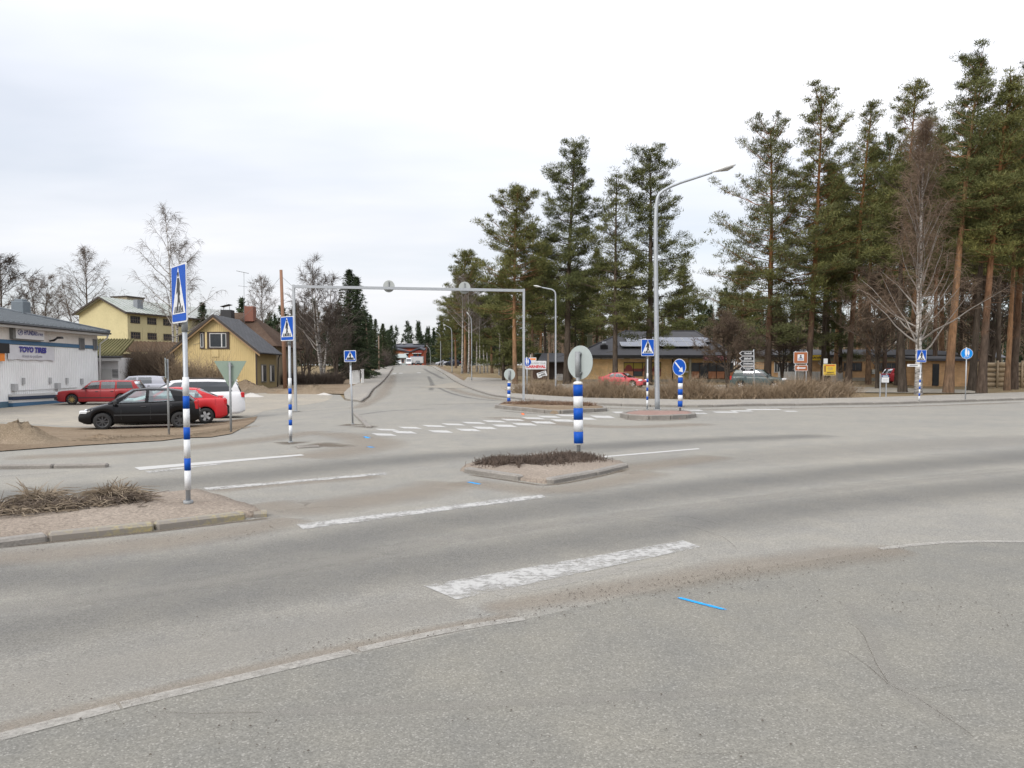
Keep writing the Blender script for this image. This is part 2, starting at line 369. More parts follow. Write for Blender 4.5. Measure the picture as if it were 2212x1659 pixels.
# kerb stones -------------------------------------------------------
_ks = MB().bbox((0, 0, 0), (1, .16, .30), .025).mesh('kerb_stone', True)
def kerbs(pts, parent, top=.12, length=1.0, mat=None, sub=None, gap=.02, wob=.012, w=1.0, origin=None):
    """kerb stones laid end to end along a ground line"""
    r = random.Random(len(pts) * 31 + int(pts[0][0] * 10)); pts = dense(pts, .2)
    acc = [0]
    for a, b in zip(pts, pts[1:]): acc.append(acc[-1] + math.dist(a, b))
    def at(s):
        for i in range(len(acc) - 1):
            if s <= acc[i + 1]:
                k = (s - acc[i]) / max(acc[i + 1] - acc[i], 1e-6); a, b = pts[i], pts[i + 1]
                return Vector((a[0] + (b[0] - a[0]) * k, a[1] + (b[1] - a[1]) * k))
        return Vector(pts[-1])
    n = max(1, round(acc[-1] / length)); out = []
    for i in range(n):
        a, b = at(acc[-1] * i / n), at(acc[-1] * (i + 1) / n); m = (a + b) / 2
        me = _ks
        mm = (sub(i, n) if sub else None) or mat or KERB
        key = mm.name
        if key not in _kmesh: _kmesh[key] = _ks.copy(); _kmesh[key].materials.clear(); _kmesh[key].materials.append(mm)
        o = mobj('kerb_stone', _kmesh[key], mm, parent)
        za, zb = gz(*a), gz(*b)
        o.location = Vector((m.x, m.y, (za + zb) / 2 + top - .15 + r.uniform(-wob, wob))) - (origin or Vector((0, 0, 0)))
        d = b - a; o.rotation_euler = (r.uniform(-.03, .03), -math.atan2(zb - za, d.length), math.atan2(d.y, d.x) + r.uniform(-.012, .012)); o.scale = (d.length - gap, w, 1); out.append(o)
    return out
_kmesh = {}
fk = [p for p in far_k if p[1] < 130]
kerbs(fk[::-1], pv_r, .125, 1.6)
kerbs([p for p in left_k[:5] if p[1] < 190], pv_l, .125, 2.0)
kerbs(Q([(0, 1013), (110, 1011.5), (235, 1009)]), road, .08, 1.0)
kerbs(Q([(690, 966), (640, 968.5)]), road, .05, .8)
kerbs(Q([(765, 893), (778, 905), (797, 925)]), road, .07, .9)

# worn lanes, sand, paint -------------------------------------------
def rib(name, pq, hw, mat, off, **kw): return ribbon(name, smooth_line(Q(pq), 2), hw, off, mat, road, **kw)
rib('worn_lane', [(-300, 1262), (0, 1253), (312, 1237), (625, 1190), (864, 1143), (1177, 1098), (1489, 1057), (1800, 1022), (2212, 985), (2500, 965)], [.5, .62, .62, .6, .7, .9], POL, .0010)
rib('worn_lane', [(-300, 1420), (0, 1372), (437, 1295), (864, 1226), (1177, 1178), (1489, 1130), (1800, 1085), (2212, 1045), (2500, 1020)], [.5, .55, .6, .6, .8], POL, .0012)
rib('worn_lane', [(-300, 1095), (0, 1075), (437, 1040), (864, 992), (1177, 972), (1489, 952), (1800, 940)], [.8, .8, .75, .7, .5], POL, .0010)
DUST = overlay('pale_dust', (.275, .262, .235), dens=.5, nscale=1.5, lo=.25, hi=.95, fine=20, var=.2)
rib('dust_strip', [(-200, 1345), (0, 1313), (312, 1278), (625, 1230), (864, 1180), (1177, 1134), (1489, 1095), (1800, 1055), (2212, 1013)], [.12, .14, .14, .14, .2], DUST, .0015)
rib('dust_strip', [(-200, 1560), (0, 1500), (437, 1405), (864, 1325), (1000, 1300)], [.3, .35, .3, .2], DUST, .0016)
rib('dust_strip', [(1830, 1300), (1880, 1360), (1888, 1400), (1905, 1450), (1960, 1505), (2060, 1560)], [.03, .05, .06, .06, .04], DUST, .0016)
rib('dust_strip', [(300, 1545), (700, 1537), (1200, 1515), (1700, 1490)], [.03, .05, .05, .03], DUST, .0016)
rib('dust_strip', [(1100, 1010), (1500, 1000), (1900, 965), (2300, 945)], [.6, .9, .9], DUST, .0016)
for k, (pq, hw) in enumerate([
    ([(-200, 1225), (0, 1206), (300, 1180), (560, 1140), (640, 1118)], [.35, .45, .30]), ([(560, 1085), (640, 1105), (760, 1085), (900, 1066), (985, 1040)], [.4, .6, .55]),
    ([(985, 1040), (1100, 1053), (1180, 1063), (1290, 1048), (1420, 1018)], [.4, .4, .4]), ([(1030, 1320), (1250, 1285), (1450, 1255), (1650, 1220), (1860, 1195), (1960, 1186)], [.14, .22, .30, .34, .16]),
    ([(-60, 1590), (300, 1505), (640, 1425), (900, 1370), (1130, 1325)], [.10, .10, .10, .08]),
    ([(440, 1062), (620, 1043), (830, 1028)], [.3, .3]), ([(700, 935), (780, 945), (820, 958), (760, 975), (640, 990)], [.6, .8, .8]), ([(760, 885), (830, 850), (850, 810)], [.5, .7, .5]),
    ([(0, 990), (300, 978), (560, 952), (700, 930)], [.5, .6, .5]), ([(960, 835), (1030, 856), (1130, 870), (1300, 882), (1480, 886)], [.5, .6, .5, .5]),
    ([(1480, 886), (1700, 882), (1934, 879), (2212, 869)], [.4, .5, .5]), ([(1300, 1020), (1420, 1005), (1560, 985)], [.5, .5]), ([(1060, 900), (1200, 915), (1340, 925), (1540, 915)], [.7, .7])]):
    rib('sand_patch', pq, hw, SAND, .0018 + .0001 * k)
def dash(name, pq, hw, mat, off=.0040, ends=False): return rib(name, pq, hw, mat, off, fade=False, endfade=ends, step=.3)
def blk(name, corners, mat, off=.0040):
    c = Q(corners); n = 10; vs = []
    for i in range(n + 1):
        t = i / n
        for s in range(4):
            k = s / 3; a = (c[0][0] * (1 - t) + c[1][0] * t, c[0][1] * (1 - t) + c[1][1] * t); b = (c[3][0] * (1 - t) + c[2][0] * t, c[3][1] * (1 - t) + c[2][1] * t)
            x, y = a[0] * (1 - k) + b[0] * k, a[1] * (1 - k) + b[1] * k; vs.append((x, y, gz(x, y) + off + xtra(x, y)))
    me = bpy.data.meshes.new(name); me.from_pydata(vs, [], [(i * 4 + s, i * 4 + s + 1, i * 4 + s + 5, i * 4 + s + 4) for i in range(n) for s in range(3)])
    if me.polygons[0].normal.z < 0: me.flip_normals()
    a = me.attributes.new('fade', 'FLOAT', 'POINT'); a.data.foreach_set('value', [.80 if i % 4 in (0, 3) else .86 for i in range(len(vs))])
    return mobj(name, me, mat, road)
blk('lane_line', [(915, 1266), (1475, 1168), (1514, 1182), (986, 1296)], PAINT, .0042)
blk('lane_line', [(1058, 1277), (1458, 1203), (1470, 1215), (1085, 1291)], PAINTG, .0040)
blk('lane_line', [(640, 1133), (1170, 1068), (1180, 1075), (655, 1144)], PAINT, .0042)
blk('lane_line', [(440, 1054), (830, 1021), (838, 1025), (448, 1060)], PAINT, .0042)
blk('lane_line', [(290, 1010), (650, 981.5), (658, 984), (302, 1016)], PAINTF, .0042)
blk('lane_line', [(312, 1018), (475, 1001), (482, 1003), (322, 1022)], PAINT, .0042)
blk('lane_line', [(1300, 986), (1508, 968.5), (1512, 970.5), (1302, 988.6)], PAINTF, .0042)
dash('lane_line', [(-60, 1611), (0, 1593), (255, 1527)], .045, PAINTG, .0044); dash('lane_line', [(262, 1525), (640, 1437), (760, 1409)], .045, PAINTG, .0044)
dash('lane_line', [(775, 1405), (985, 1358), (1130, 1337)], .04, PAINTG, .0044)
dash('lane_line', [(1900, 1186), (1980, 1177), (2060, 1171), (2212, 1170), (2400, 1176)], .04, PAINTG, .0044)
dash('lane_line', [(1640, 880.5), (1816, 879), (1930, 877.5), (2100, 871.5), (2300, 865)], .07, PAINTF, .0044)
for (a, b, v, h) in [(1321, 1394, 891, 3.2), (1370, 1396, 886, 2.0), (1472, 1520, 886.5, 2.6), (1538, 1597, 890.5, 2.8), (1575, 1628, 887.8, 2.4), (1608, 1690, 884.6, 2.4), (1480, 1530, 893, 2.4), (1690, 1725, 888.5, 2.0)]:
    blk('crossing_stripe', [(a, v - h / 2), (b - 8, v - h / 2), (b, v + h / 2), (a + 10, v + h / 2)], PAINTZ)
rowa = [(830, 939), (874, 934), (952, 932.3), (1012, 929.0), (1047, 924.5), (1090, 920), (1133, 916.6), (1174, 912.8), (1216, 908.5), (1262, 904.5), (1302, 900.5)]
rowb = [(836, 928.5), (886, 924.2), (938, 920.6), (980, 917), (1023, 913.6), (1068, 910.3), (1108, 907), (1152, 903.6), (1186, 900.5), (1226, 897.4)]
for k, (u, v) in enumerate(rowa + rowb):
    w, h = (22, 2.9) if k < len(rowa) else (21, 2.3)
    blk('crossing_stripe', [(u - w - 6, v - h), (u + w - 8, v - h + .9), (u + w + 6, v + h), (u - w + 8, v + h - .9)], PAINTZ)
for (u, v) in [(852, 806.5), (866, 806.3), (905, 805.4), (956, 806)]: blk('crossing_stripe', [(u - 4, v - .5), (u + 4, v - .5), (u + 4, v + .6), (u - 4, v + .6)], PAINTZ)
dash('lane_line', [(0, 1029), (60, 1025), (150, 1018)], .03, PAINTG, .0044)
# survey spray marks, tyre marks, cracks
rib('spray_mark', [(1462, 1291), (1500, 1301), (1574, 1320)], [.02, .032, .022], BLUEP, .0050, step=.06); rib('spray_mark', [(1008, 1041), (1040, 1047)], [.05, .05], BLUEP, .0050, step=.1)
rib('spray_mark', [(787, 943), (797, 947)], [.08, .08], BLUEP, .0050, step=.2); rib('spray_mark', [(793, 965), (808, 967)], [.07, .07], BLUEP, .0050, step=.2)
rib('spray_mark', [(1128, 892), (1131, 897)], [.08, .08], ORANP, .0050, step=.2)
for pq, w in [([(1090, 868), (1010, 860), (960, 845), (935, 830)], .22), ([(1100, 872), (1000, 872), (900, 876)], .16), ([(770, 897), (830, 888), (950, 882)], .16), ([(960, 820), (930, 805), (915, 796)], .4), ([(930, 845), (935, 830), (925, 812)], .3)]:
    rib('tyre_mark', pq, [w, w], TYRE, .0036)
def jag(pq, k=.35, seed=1):
    r = random.Random(seed); p = dense(Q(pq), .16); return [(x + r.uniform(-1, 1) * .03 * k, y + r.uniform(-1, 1) * .03 * k) for x, y in p]
for i, (pq, w) in enumerate([([(1725, 1378), (1790, 1398), (1830, 1408), (1870, 1440), (1920, 1480), (1975, 1510), (2040, 1545), (2085, 1580), (2120, 1620), (2140, 1650)], .0045), ([(1870, 1440), (1895, 1445), (1925, 1470), (1965, 1492)], .004), ([(2040, 1545), (2075, 1560), (2100, 1592)], .003), ([(1300, 1640), (1420, 1620), (1600, 1632), (1740, 1622)], .003), ([(820, 1210), (950, 1200), (1060, 1208)], .004), ([(1800, 1330), (1850, 1360), (1885, 1400), (1888, 1440), (1905, 1470), (1960, 1500)], .004),
    ([(1960, 1500), (2020, 1485), (2075, 1483), (2120, 1470)], .0035), ([(1690, 1355), (1740, 1380)], .005), ([(300, 1540), (420, 1545), (560, 1538), (640, 1536)], .005), ([(1320, 1112), (1400, 1128), (1500, 1140), (1560, 1160), (1610, 1195)], .005), ([(1380, 1120), (1480, 1115), (1560, 1135)], .006),
    ([(2212, 1508), (2100, 1490), (1990, 1500)], .004), ([(560, 1110), (700, 1095), (800, 1098)], .006)]):
    ribbon('crack', jag(pq, .8, i), w * .7, .0047, CRACK, road, step=.08, fade=True, endfade=True)
SHADEF = overlay('painted_shade', (.13, .105, .08), dens=.8, nscale=6, lo=.30, hi=.85, fine=30, var=.3)  # dark film that paints contact shade onto the ground
def shade_ring(u, v, r_, n=18):
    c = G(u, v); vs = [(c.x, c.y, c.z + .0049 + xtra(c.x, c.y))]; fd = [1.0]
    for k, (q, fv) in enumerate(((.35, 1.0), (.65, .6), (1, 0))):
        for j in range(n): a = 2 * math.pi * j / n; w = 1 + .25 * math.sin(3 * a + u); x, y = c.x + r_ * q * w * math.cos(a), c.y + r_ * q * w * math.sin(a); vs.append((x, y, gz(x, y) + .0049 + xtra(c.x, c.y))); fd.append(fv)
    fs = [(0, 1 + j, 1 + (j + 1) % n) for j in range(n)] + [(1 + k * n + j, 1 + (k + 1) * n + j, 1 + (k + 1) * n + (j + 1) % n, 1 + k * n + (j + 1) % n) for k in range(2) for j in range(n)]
    me = bpy.data.meshes.new('shade_patch'); me.from_pydata(vs, [], fs); a = me.attributes.new('fade', 'FLOAT', 'POINT'); a.data.foreach_set('value', fd); return mobj('shade_patch', me, SHADEF, road)
for u, v, r_ in ((628, 957, .45), (762, 918, .55), (639, 890, .5), (700, 962, .7), (790, 922, .5)): shade_ring(u, v, r_)  # painted contact shade round post bases and short kerbs
rib('shade_strip', [(0, 1183), (325, 1150), (535, 1125), (580, 1120)], [.05, .06, .05], SHADEF, .0035); rib('shade_strip', [(1008, 1025), (1130, 1043), (1184, 1051), (1290, 1031), (1356, 1014)], [.05, .06, .06], SHADEF, .0035); rib('shade_strip', [(1075, 887), (1190, 897), (1308, 892)], [.10, .12, .1], SHADEF, .0035); rib('shade_strip', [(1345, 905), (1406, 910.5), (1499, 905)], [.10, .12, .1], SHADEF, .0035); rib('shade_strip', [(850, 796), (838, 812), (820, 832), (798, 852), (780, 871)], [.12, .15, .15], SHADEF, .0035)  # painted contact shade where the kerbs meet the road
# loose grit on the road: nobody could count it
r = np.random.default_rng(5); pts = []
for (u0, v0, u1, v1, s, n) in [(0, 1500, 700, 1620, 60, 70), (560, 1420, 1130, 1330, 18, 120), (1130, 1330, 1960, 1190, 24, 420), (1200, 1290, 1700, 1225, 16, 260), (1700, 1260, 2212, 1330, 60, 140), (300, 1380, 900, 1300, 30, 30), (1000, 1550, 2212, 1560, 80, 60), (500, 1170, 600, 1130, 14, 80), (0, 1195, 560, 1150, 10, 120), (985, 1040, 1200, 1062, 8, 90)]:
    t = r.random(n); u = u0 + (u1 - u0) * t + r.normal(0, s * .5, n); v = v0 + (v1 - v0) * t + r.normal(0, s * .45, n)
    pts += [G(a, b) for a, b in zip(u, v) if b > 830 and b < 1680]
V = []; Fc = []
for p in pts:
    s = rnd.choice((.002, .003, .003, .004, .004, .006)); o = len(V); a = rnd.random() * 6.28
    for k in range(4): V.append((p.x + s * 1.3 * math.cos(a + k * 1.57), p.y + s * math.sin(a + k * 1.57), p.z + .008))
    V.append((p.x, p.y, p.z + .008 + s * .8)); Fc += [(o + k, o + (k + 1) % 4, o + 4) for k in range(4)]
grit = mobj('loose_grit', np_mesh('loose_grit', V, Fc), M('grit_dark', (.075, .062, .05), .95, .4, 40), road); grit['kind'] = 'stuff'
# ------------------------------------------------------------------ trees
def bark_mat(name, lo, hi, z0, z1, scale=6):
    """bark: one colour low on the stem, another above (z in metres up the tree)"""
    m, n, b = nodes(name); c = coord(n)
    s = n.nodes.new('ShaderNodeSeparateXYZ'); n.links.new(c, s.inputs[0])
    nz = noise(n, c, .8, 3); a = n.nodes.new('ShaderNodeMath'); a.operation = 'MULTIPLY_ADD'; a.inputs[1].default_value = 6.0; n.links.new(nz, a.inputs[0]); n.links.new(s.outputs[2], a.inputs[2])
    mr = n.nodes.new('ShaderNodeMapRange'); mr.inputs[1].default_value = z0 + 3; mr.inputs[2].default_value = z1 + 3; n.links.new(a.outputs[0], mr.inputs[0])
    f = noise(n, c, scale, 4, .7, (1, 1, .22))
    col = mixc(n, mr.outputs[0], lo, hi); col = mixc(n, 1, col, ramp(n, f, [(.3, (.5,) * 3), (.7, (1.5,) * 3)]), 'MULTIPLY')
    n.links.new(col, b.inputs['Base Color']); b.inputs['Roughness'].default_value = .95; b.inputs['Specular IOR Level'].default_value = .1
    bump(n, b, f, .8, .04); MATS[name] = m; return m
def birch_mat():
    m, n, b = nodes('birch_bark'); c = coord(n)
    f = noise(n, c, 3.2, 4, .75, (.7, .7, 2.6)); s = n.nodes.new('ShaderNodeSeparateXYZ'); n.links.new(c, s.inputs[0])
    col = ramp(n, f, [(.40, (.025, .022, .02)), (.47, (.32, .30, .28)), (.6, (.52, .50, .47))])
    mr = n.nodes.new('ShaderNodeMapRange'); mr.inputs[1].default_value = .2; mr.inputs[2].default_value = 2.2; n.links.new(s.outputs[2], mr.inputs[0])
    col = mixc(n, mr.outputs[0], mixc(n, .55, col, (.05, .045, .04)), col)
    n.links.new(col, b.inputs['Base Color']); b.inputs['Roughness'].default_value = .85; MATS['birch_bark'] = m; return m
def leaf_mat(name, cols, trans=.15):
    m, n, b = nodes(name); c = coord(n)
    k = mixc(n, .5, noise(n, c, .55, 3, .6), noise(n, c, 5, 2)); col = ramp(n, k, [(.33, cols[0]), (.5, cols[1]), (.68, cols[2])])
    oi = n.nodes.new('ShaderNodeObjectInfo'); v = ramp(n, oi.outputs['Random'], [(0, (.82, .86, .9)), (1, (1.18, 1.12, 1.0))])
    n.links.new(mixc(n, 1, col, v, 'MULTIPLY'), b.inputs['Base Color']); b.inputs['Roughness'].default_value = .75; b.inputs['Specular IOR Level'].default_value = .2
    b.inputs['Subsurface Weight'].default_value = 0
    MATS[name] = m; return m
PINE_BARK = bark_mat('pine_bark', (.078, .058, .045), (.235, .112, .052), 4, 11)
PINE_BARK2 = bark_mat('pine_bark_orange', (.115, .085, .062), (.27, .155, .085), -1, 5)
DARK_BARK = bark_mat('dark_bark', (.062, .05, .04), (.085, .066, .05), 2, 9)
BIRCH = birch_mat()
NEEDLE = leaf_mat('pine_needles', [(.048, .056, .021), (.098, .106, .037), (.185, .180, .064)])
NEEDLE2 = leaf_mat('pine_needles_olive', [(.062, .067, .026), (.118, .120, .047), (.20, .188, .08)])
SPRUCE = leaf_mat('spruce_needles', [(.020, .032, .016), (.038, .054, .024), (.062, .080, .034)])
TWIG = M('bare_twigs', (.145, .118, .098), .9, .3, 2); TWIGB = M('rusty_twigs', (.095, .066, .044), .9, .35, 1.0); TWIGR = M('birch_twigs', (.175, .122, .084), .9, .3, 2); TWIGD = M('dark_twigs', (.078, .060, .048), .9, .3, 2)
LIMB = M('birch_limb', (.27, .245, .22), .85, .3, 3); TWIGL = M('pale_twigs', (.16, .135, .115), .9, .3, 2)

def tri_blades(rg, cen, n_each, spread, ln, wd, up=.5):
    """little pointed blades round each centre: (k,3) centres, spread (k,3)"""
    k = len(cen); c = np.repeat(cen, n_each, 0); s = np.repeat(spread, n_each, 0); m = len(c)
    d = rg.normal(0, 1, (m, 3)); d /= np.linalg.norm(d, axis=1, keepdims=True) + 1e-9
    p = c + d * s * (rg.random((m, 1)) ** .45)
    a = d * .8 + rg.normal(0, .55, (m, 3)); a[:, 2] += up; a /= np.linalg.norm(a, axis=1, keepdims=True) + 1e-9
    w = np.cross(a, rg.normal(0, 1, (m, 3))); w /= np.linalg.norm(w, axis=1, keepdims=True) + 1e-9
    l = ln * (.6 + .8 * rg.random((m, 1))); h = wd * (.6 + .8 * rg.random((m, 1)))
    V = np.stack([p - w * h / 2 - a * l * .3, p + w * h / 2 - a * l * .3, p + a * l * .7], 1).reshape(-1, 3)
    return V, np.arange(3 * m).reshape(-1, 3)
def np_tubes(segs, n=3):
    """segs: list of (p0, p1, r0, r1) arrays -> open tubes"""
    p0 = np.array([s[0] for s in segs], np.float32); p1 = np.array([s[1] for s in segs], np.float32); r0 = np.array([s[2] for s in segs], np.float32)[:, None]; r1 = np.array([s[3] for s in segs], np.float32)[:, None]
    d = p1 - p0; d /= np.linalg.norm(d, axis=1, keepdims=True) + 1e-9
    ref = np.where(np.abs(d[:, 2:3]) > .9, np.array([[1., 0, 0]]), np.array([[0, 0, 1.]])); u = np.cross(d, ref); u /= np.linalg.norm(u, axis=1, keepdims=True) + 1e-9; w = np.cross(d, u)
    rings = []
    for pp, rr in ((p0, r0), (p1, r1)):
        for k in range(n):
            a = 2 * math.pi * k / n; rings.append(pp + (u * math.cos(a) + w * math.sin(a)) * rr)
    V = np.stack(rings, 1).reshape(-1, 3); m = len(p0); b = (np.arange(m) * 2 * n)[:, None]
    fs = [np.concatenate([b + k, b + (k + 1) % n, b + n + (k + 1) % n, b + n + k], 1) for k in range(n)]
    return V, np.concatenate(fs, 0)
def join_np(parts):
    V = []; Fs = []; o = 0
    for v, f in parts: V.append(v); Fs.append(f + o); o += len(v)
    return np.concatenate(V), np.concatenate(Fs)

def crown_mesh(V, Fc, segs):
    v2, f2 = np_tubes(segs); f2 = np.concatenate([f2[:, [0, 1, 2]], f2[:, [0, 2, 3]]]); n1 = len(Fc)
    V, Fc = join_np([(V, Fc), (v2, f2)]); me = np_mesh('crown', V, Fc)
    me['two'] = 1; mi = np.zeros(len(Fc), np.int32); mi[n1:] = 1; me.polygons.foreach_set('material_index', mi); return me
def trunk_mesh(H, r0, lean=(0, 0), bend=.3, seed=0, top=.12, n=10, flare=1.35):
    r = random.Random(seed); pts = []; rad = []; a = r.random() * 6.28; k = 14
    for i in range(k + 1):
        t = i / k; s = math.sin(t * math.pi * r.uniform(.9, 1.1)) * bend * .4
        pts.append((lean[0] * t + s * math.cos(a), lean[1] * t + s * math.sin(a), H * t - .3 * (i == 0)))
        rad.append(max(r0 * (1 - t * (1 - top)) * (flare if i == 0 else 1 + (flare - 1) * .15 * (i == 1)), .02))
    return pts, rad
def axis_at(pts, z):
    for a, b in zip(pts, pts[1:]):
        if z <= b[2]: k = (z - a[2]) / max(b[2] - a[2], 1e-6); return np.array([a[i] + (b[i] - a[i]) * k for i in range(3)])
    return np.array(pts[-1])
def pine_meshes(seed, H=22.0, base=8.0, Rm=3.4, r0=.28, nb=85, dens=1.0, lean=(0, 0), shape='old', dead=6, wind=.0):
    rg = np.random.default_rng(seed); pts, rad = trunk_mesh(H, r0, lean, .5, seed)
    tm = MB().tube(pts, rad, 10, False).mesh('trunk')
    cen = []; spr = []; segs = []
    for i in range(nb):
        t = ((i + rg.random() * .8) / nb) ** .95; z = base + (H - .3 - base) * t; o = axis_at(pts, z); az = i * 2.399 + rg.normal(0, .5)
        if shape == 'old': L_ = Rm * min(1, .55 + 1.9 * t) * (1 - t) ** .55 * 1.12 + .35
        elif shape == 'tall': L_ = Rm * (1 - .72 * t) * min(1, .6 + 2 * t)
        else: L_ = Rm * (1 - t) ** .8 + .3
        L_ *= 1.12 * rg.uniform(.35, 1.15) * (1 + .25 * math.sin(z * 2.1 + seed)); el = math.radians(-8 + 46 * t + rg.normal(0, 9))
        d = np.array([math.cos(az) * math.cos(el), math.sin(az) * math.cos(el), math.sin(el)]); prev = o; kk = 4
        bp = [o]
        for j in range(1, kk + 1):
            s = j / kk; q = o + d * L_ * s + np.array([wind * s * s * L_, 0, .12 * L_ * s * s - .05 * L_ * math.sin(s * 3.1)]) + rg.normal(0, .05, 3) * L_ * .3
            segs.append((prev, q, .055 * (1 - t * .6) * (1.15 - s) + .012, .055 * (1 - t * .6) * (1.15 - s - 1 / kk) + .010)); bp.append(q); prev = q
        npad = max(2, int(L_ * 2.5)); 
        for _ in range(npad):
            s = .38 + .66 * rg.random() ** .8; j = min(int(s * kk), kk - 1); k = s * kk - j; c = bp[j] + (bp[j + 1] - bp[j]) * k
            lat = np.cross(d, [0, 0, 1]); off = lat * rg.normal(0, .24 * L_ * (1.1 - .6 * s)); c = c + off + np.array([0, 0, abs(rg.normal(0, .12)) + .06])
            if rg.random() < .6: segs.append((bp[max(j - 1, 0)], c, .016, .007))
            cen.append(c); spr.append(np.array([1, 1, .52]) * rg.uniform(.36, .90) * (.8 + .3 * (1 - t)))
    for i in range(5): cen.append(axis_at(pts, H) + np.array([rg.normal(0, .2), rg.normal(0, .2), -.1 - .25 * i])); spr.append(np.array([.3, .3, .4]))
    for i in range(dead):
        z = base * rg.uniform(.45, 1); o = axis_at(pts, z); az = rg.random() * 6.28; L_ = rg.uniform(.6, 2.2); q = o + np.array([math.cos(az), math.sin(az), rg.uniform(-.3, .25)]) * L_
        segs.append((o, q, .028, .008))
    V, Fc = tri_blades(rg, np.array(cen), int(66 * dens), np.array(spr), .27, .050, .6)
    return tm, crown_mesh(V, Fc, segs)
def spruce_meshes(seed, H=14.0, Rm=2.7, base=.6):
    rg = np.random.default_rng(seed); pts, rad = trunk_mesh(H, .2, (0, 0), .1, seed, .05); tm = MB().tube(pts, rad, 8, False).mesh('trunk'); cen = []; spr = []; segs = []
    nb = int(H * 13)
    for i in range(nb):
        t = (i + rg.random()) / nb; z = base + (H - base) * t; L_ = (Rm * (1 - t) ** .9 + .12) * rg.uniform(.7, 1.12); az = i * 2.399 + rg.normal(0, .3); o = axis_at(pts, z)
        el = math.radians(-28 + 60 * t); tip = o + np.array([math.cos(az) * math.cos(el), math.sin(az) * math.cos(el), math.sin(el)]) * L_; segs.append((o, tip, .025, .006))
        for s in np.linspace(.25, 1, max(2, int(L_ * 3.2))):
            cen.append(o + (tip - o) * s + np.array([0, 0, -.06])); spr.append(np.array([.30, .30, .17]) * (1.1 - .35 * s))
    V, Fc = tri_blades(rg, np.array(cen), 22, np.array(spr), .30, .07, -.25)
    return tm, crown_mesh(V, Fc, segs)
def bare_meshes(seed, H=17.0, r0=.2, base=3.0, spread=.42, n1=26, n2=7, n3=6, droop=.5, lean=(0, 0), stems=1, twig=.011, up=.9):
    """leafless tree: limbs, branches and fine hanging twigs"""
    rg = np.random.default_rng(seed); tb = MB(); segs = []; fine = []; prim = []
    for st in range(stems):
        a = rg.random() * 6.28; ln = (lean[0] + (math.cos(a) * H * .10 if stems > 1 else 0), lean[1] + (math.sin(a) * H * .10 if stems > 1 else 0)); h = H * (1 if st == 0 else rg.uniform(.75, .97))
        pts, rad = trunk_mesh(h, r0 * (1 if stems == 1 else .75), ln, .35, seed + st * 7, .04, flare=1.25); tb.tube(pts, rad, 8, False)
        m1 = max(8, n1 // stems)
        for i in range(m1):
            t = (i + rg.random()) / m1; z = base + (h * .97 - base) * t; o = axis_at(pts, z); az = i * 2.399 + rg.normal(0, .4)
            L1 = h * spread * (1 - t) ** .75 * rg.uniform(.6, 1.1) + .5; el = math.radians(42 + 26 * t + rg.normal(0, 8)) * up
            d = np.array([math.cos(az) * math.cos(el), math.sin(az) * math.cos(el), math.sin(el)]); p = o; r1 = max(.018, r0 * .34 * (1 - t * .75)); kk = 5; line = [o]
            for j in range(kk):
                d2 = d + np.array([0, 0, .14 * j / kk - .10 * droop]) + rg.normal(0, .10, 3); d2 /= np.linalg.norm(d2); q = p + d2 * L1 / kk
                prim.append((p, q, r1 * (1 - j / kk) + .007, r1 * (1 - (j + 1) / kk) + .006)); p = q; line.append(q)
            for b in range(n2):
                s = .22 + .78 * (b + rg.random()) / n2; j = min(int(s * kk), kk - 1); o2 = line[j] + (line[j + 1] - line[j]) * (s * kk - j)
                e = d + rg.normal(0, .6, 3); e[2] += .25; e /= np.linalg.norm(e); L2 = L1 * (1 - s * .6) * rg.uniform(.25, .5) + .25; p = o2; l2 = [o2]
                for j in range(3):
                    q = p + e * L2 / 3; segs.append((p, q, max(.006, .011 - .002 * j), max(.005, .009 - .002 * j))); p = q; l2.append(q); e = e + np.array([0, 0, -.16 * droop]) + rg.normal(0, .12, 3); e /= np.linalg.norm(e)
                for c in range(n3):
                    s3 = rg.random() * 2.99; j = int(s3); o3 = l2[j] + (l2[j + 1] - l2[j]) * (s3 - j); g = e + rg.normal(0, .7, 3); g[2] -= droop * .5; g /= np.linalg.norm(g); L3 = rg.uniform(.3, .75) * (.5 + .05 * H)
                    m = o3 + g * L3 * .5; g2 = g + np.array([0, 0, -.7 * droop]); g2 /= np.linalg.norm(g2); fine.append((o3, m, twig, twig * .7)); fine.append((m, m + g2 * L3 * .5, twig * .7, twig * .3))
    V, Fc = join_np([np_tubes(segs), np_tubes(fine), np_tubes(prim)]); me = np_mesh('crown', V, Fc, True); me['two'] = 1; mi = np.zeros(len(Fc), np.int32); mi[-3 * len(prim):] = 1; me.polygons.foreach_set('material_index', mi)
    return tb.mesh('trunk'), me

def place_tree(name, label, cat, meshes, mats, loc, rz=0, scale=1.0, group=None, sxy=None):
    t = thing(name, label, cat, loc, rz, group); s = sxy or scale; t.scale = (s, s, scale)
    for nm, me, mt in zip(('trunk', 'crown'), meshes, mats):
        if me.get('two') and len(me.materials) == 0: me.materials.append(mt); me.materials.append(mats[2] if len(mats) > 2 else (LIMB if mats[0] is BIRCH else TWIGD))
        mobj(nm, me, mt, t)
    return t
PG = 'pines beside the hotel'
def base_of(u, v, Y=None):
    p = G(u, v) if Y is None else GX(u, Y); return p
def htop(vt, Y, z, d=0.0): return (HOR - vt) * Y / F + CAMZ - z - d
def pine(label, u, Y, vt, seed, base=.4, Rm=3.4, r0=.26, shape='old', nb=85, dens=1.0, lean=0.0, mat=(PINE_BARK, NEEDLE, PINE_BARK), group=PG, wind=0.0, dead=6):
    p = GX(u, Y); H = htop(vt, Y, p.z, 1.2)
    ms = pine_meshes(seed, H, H * base, Rm, r0, nb, dens, (lean, 0), shape, dead, wind)
    return place_tree('pine_tree', label, 'pine', ms, mat, p, 0, 1, group), ms
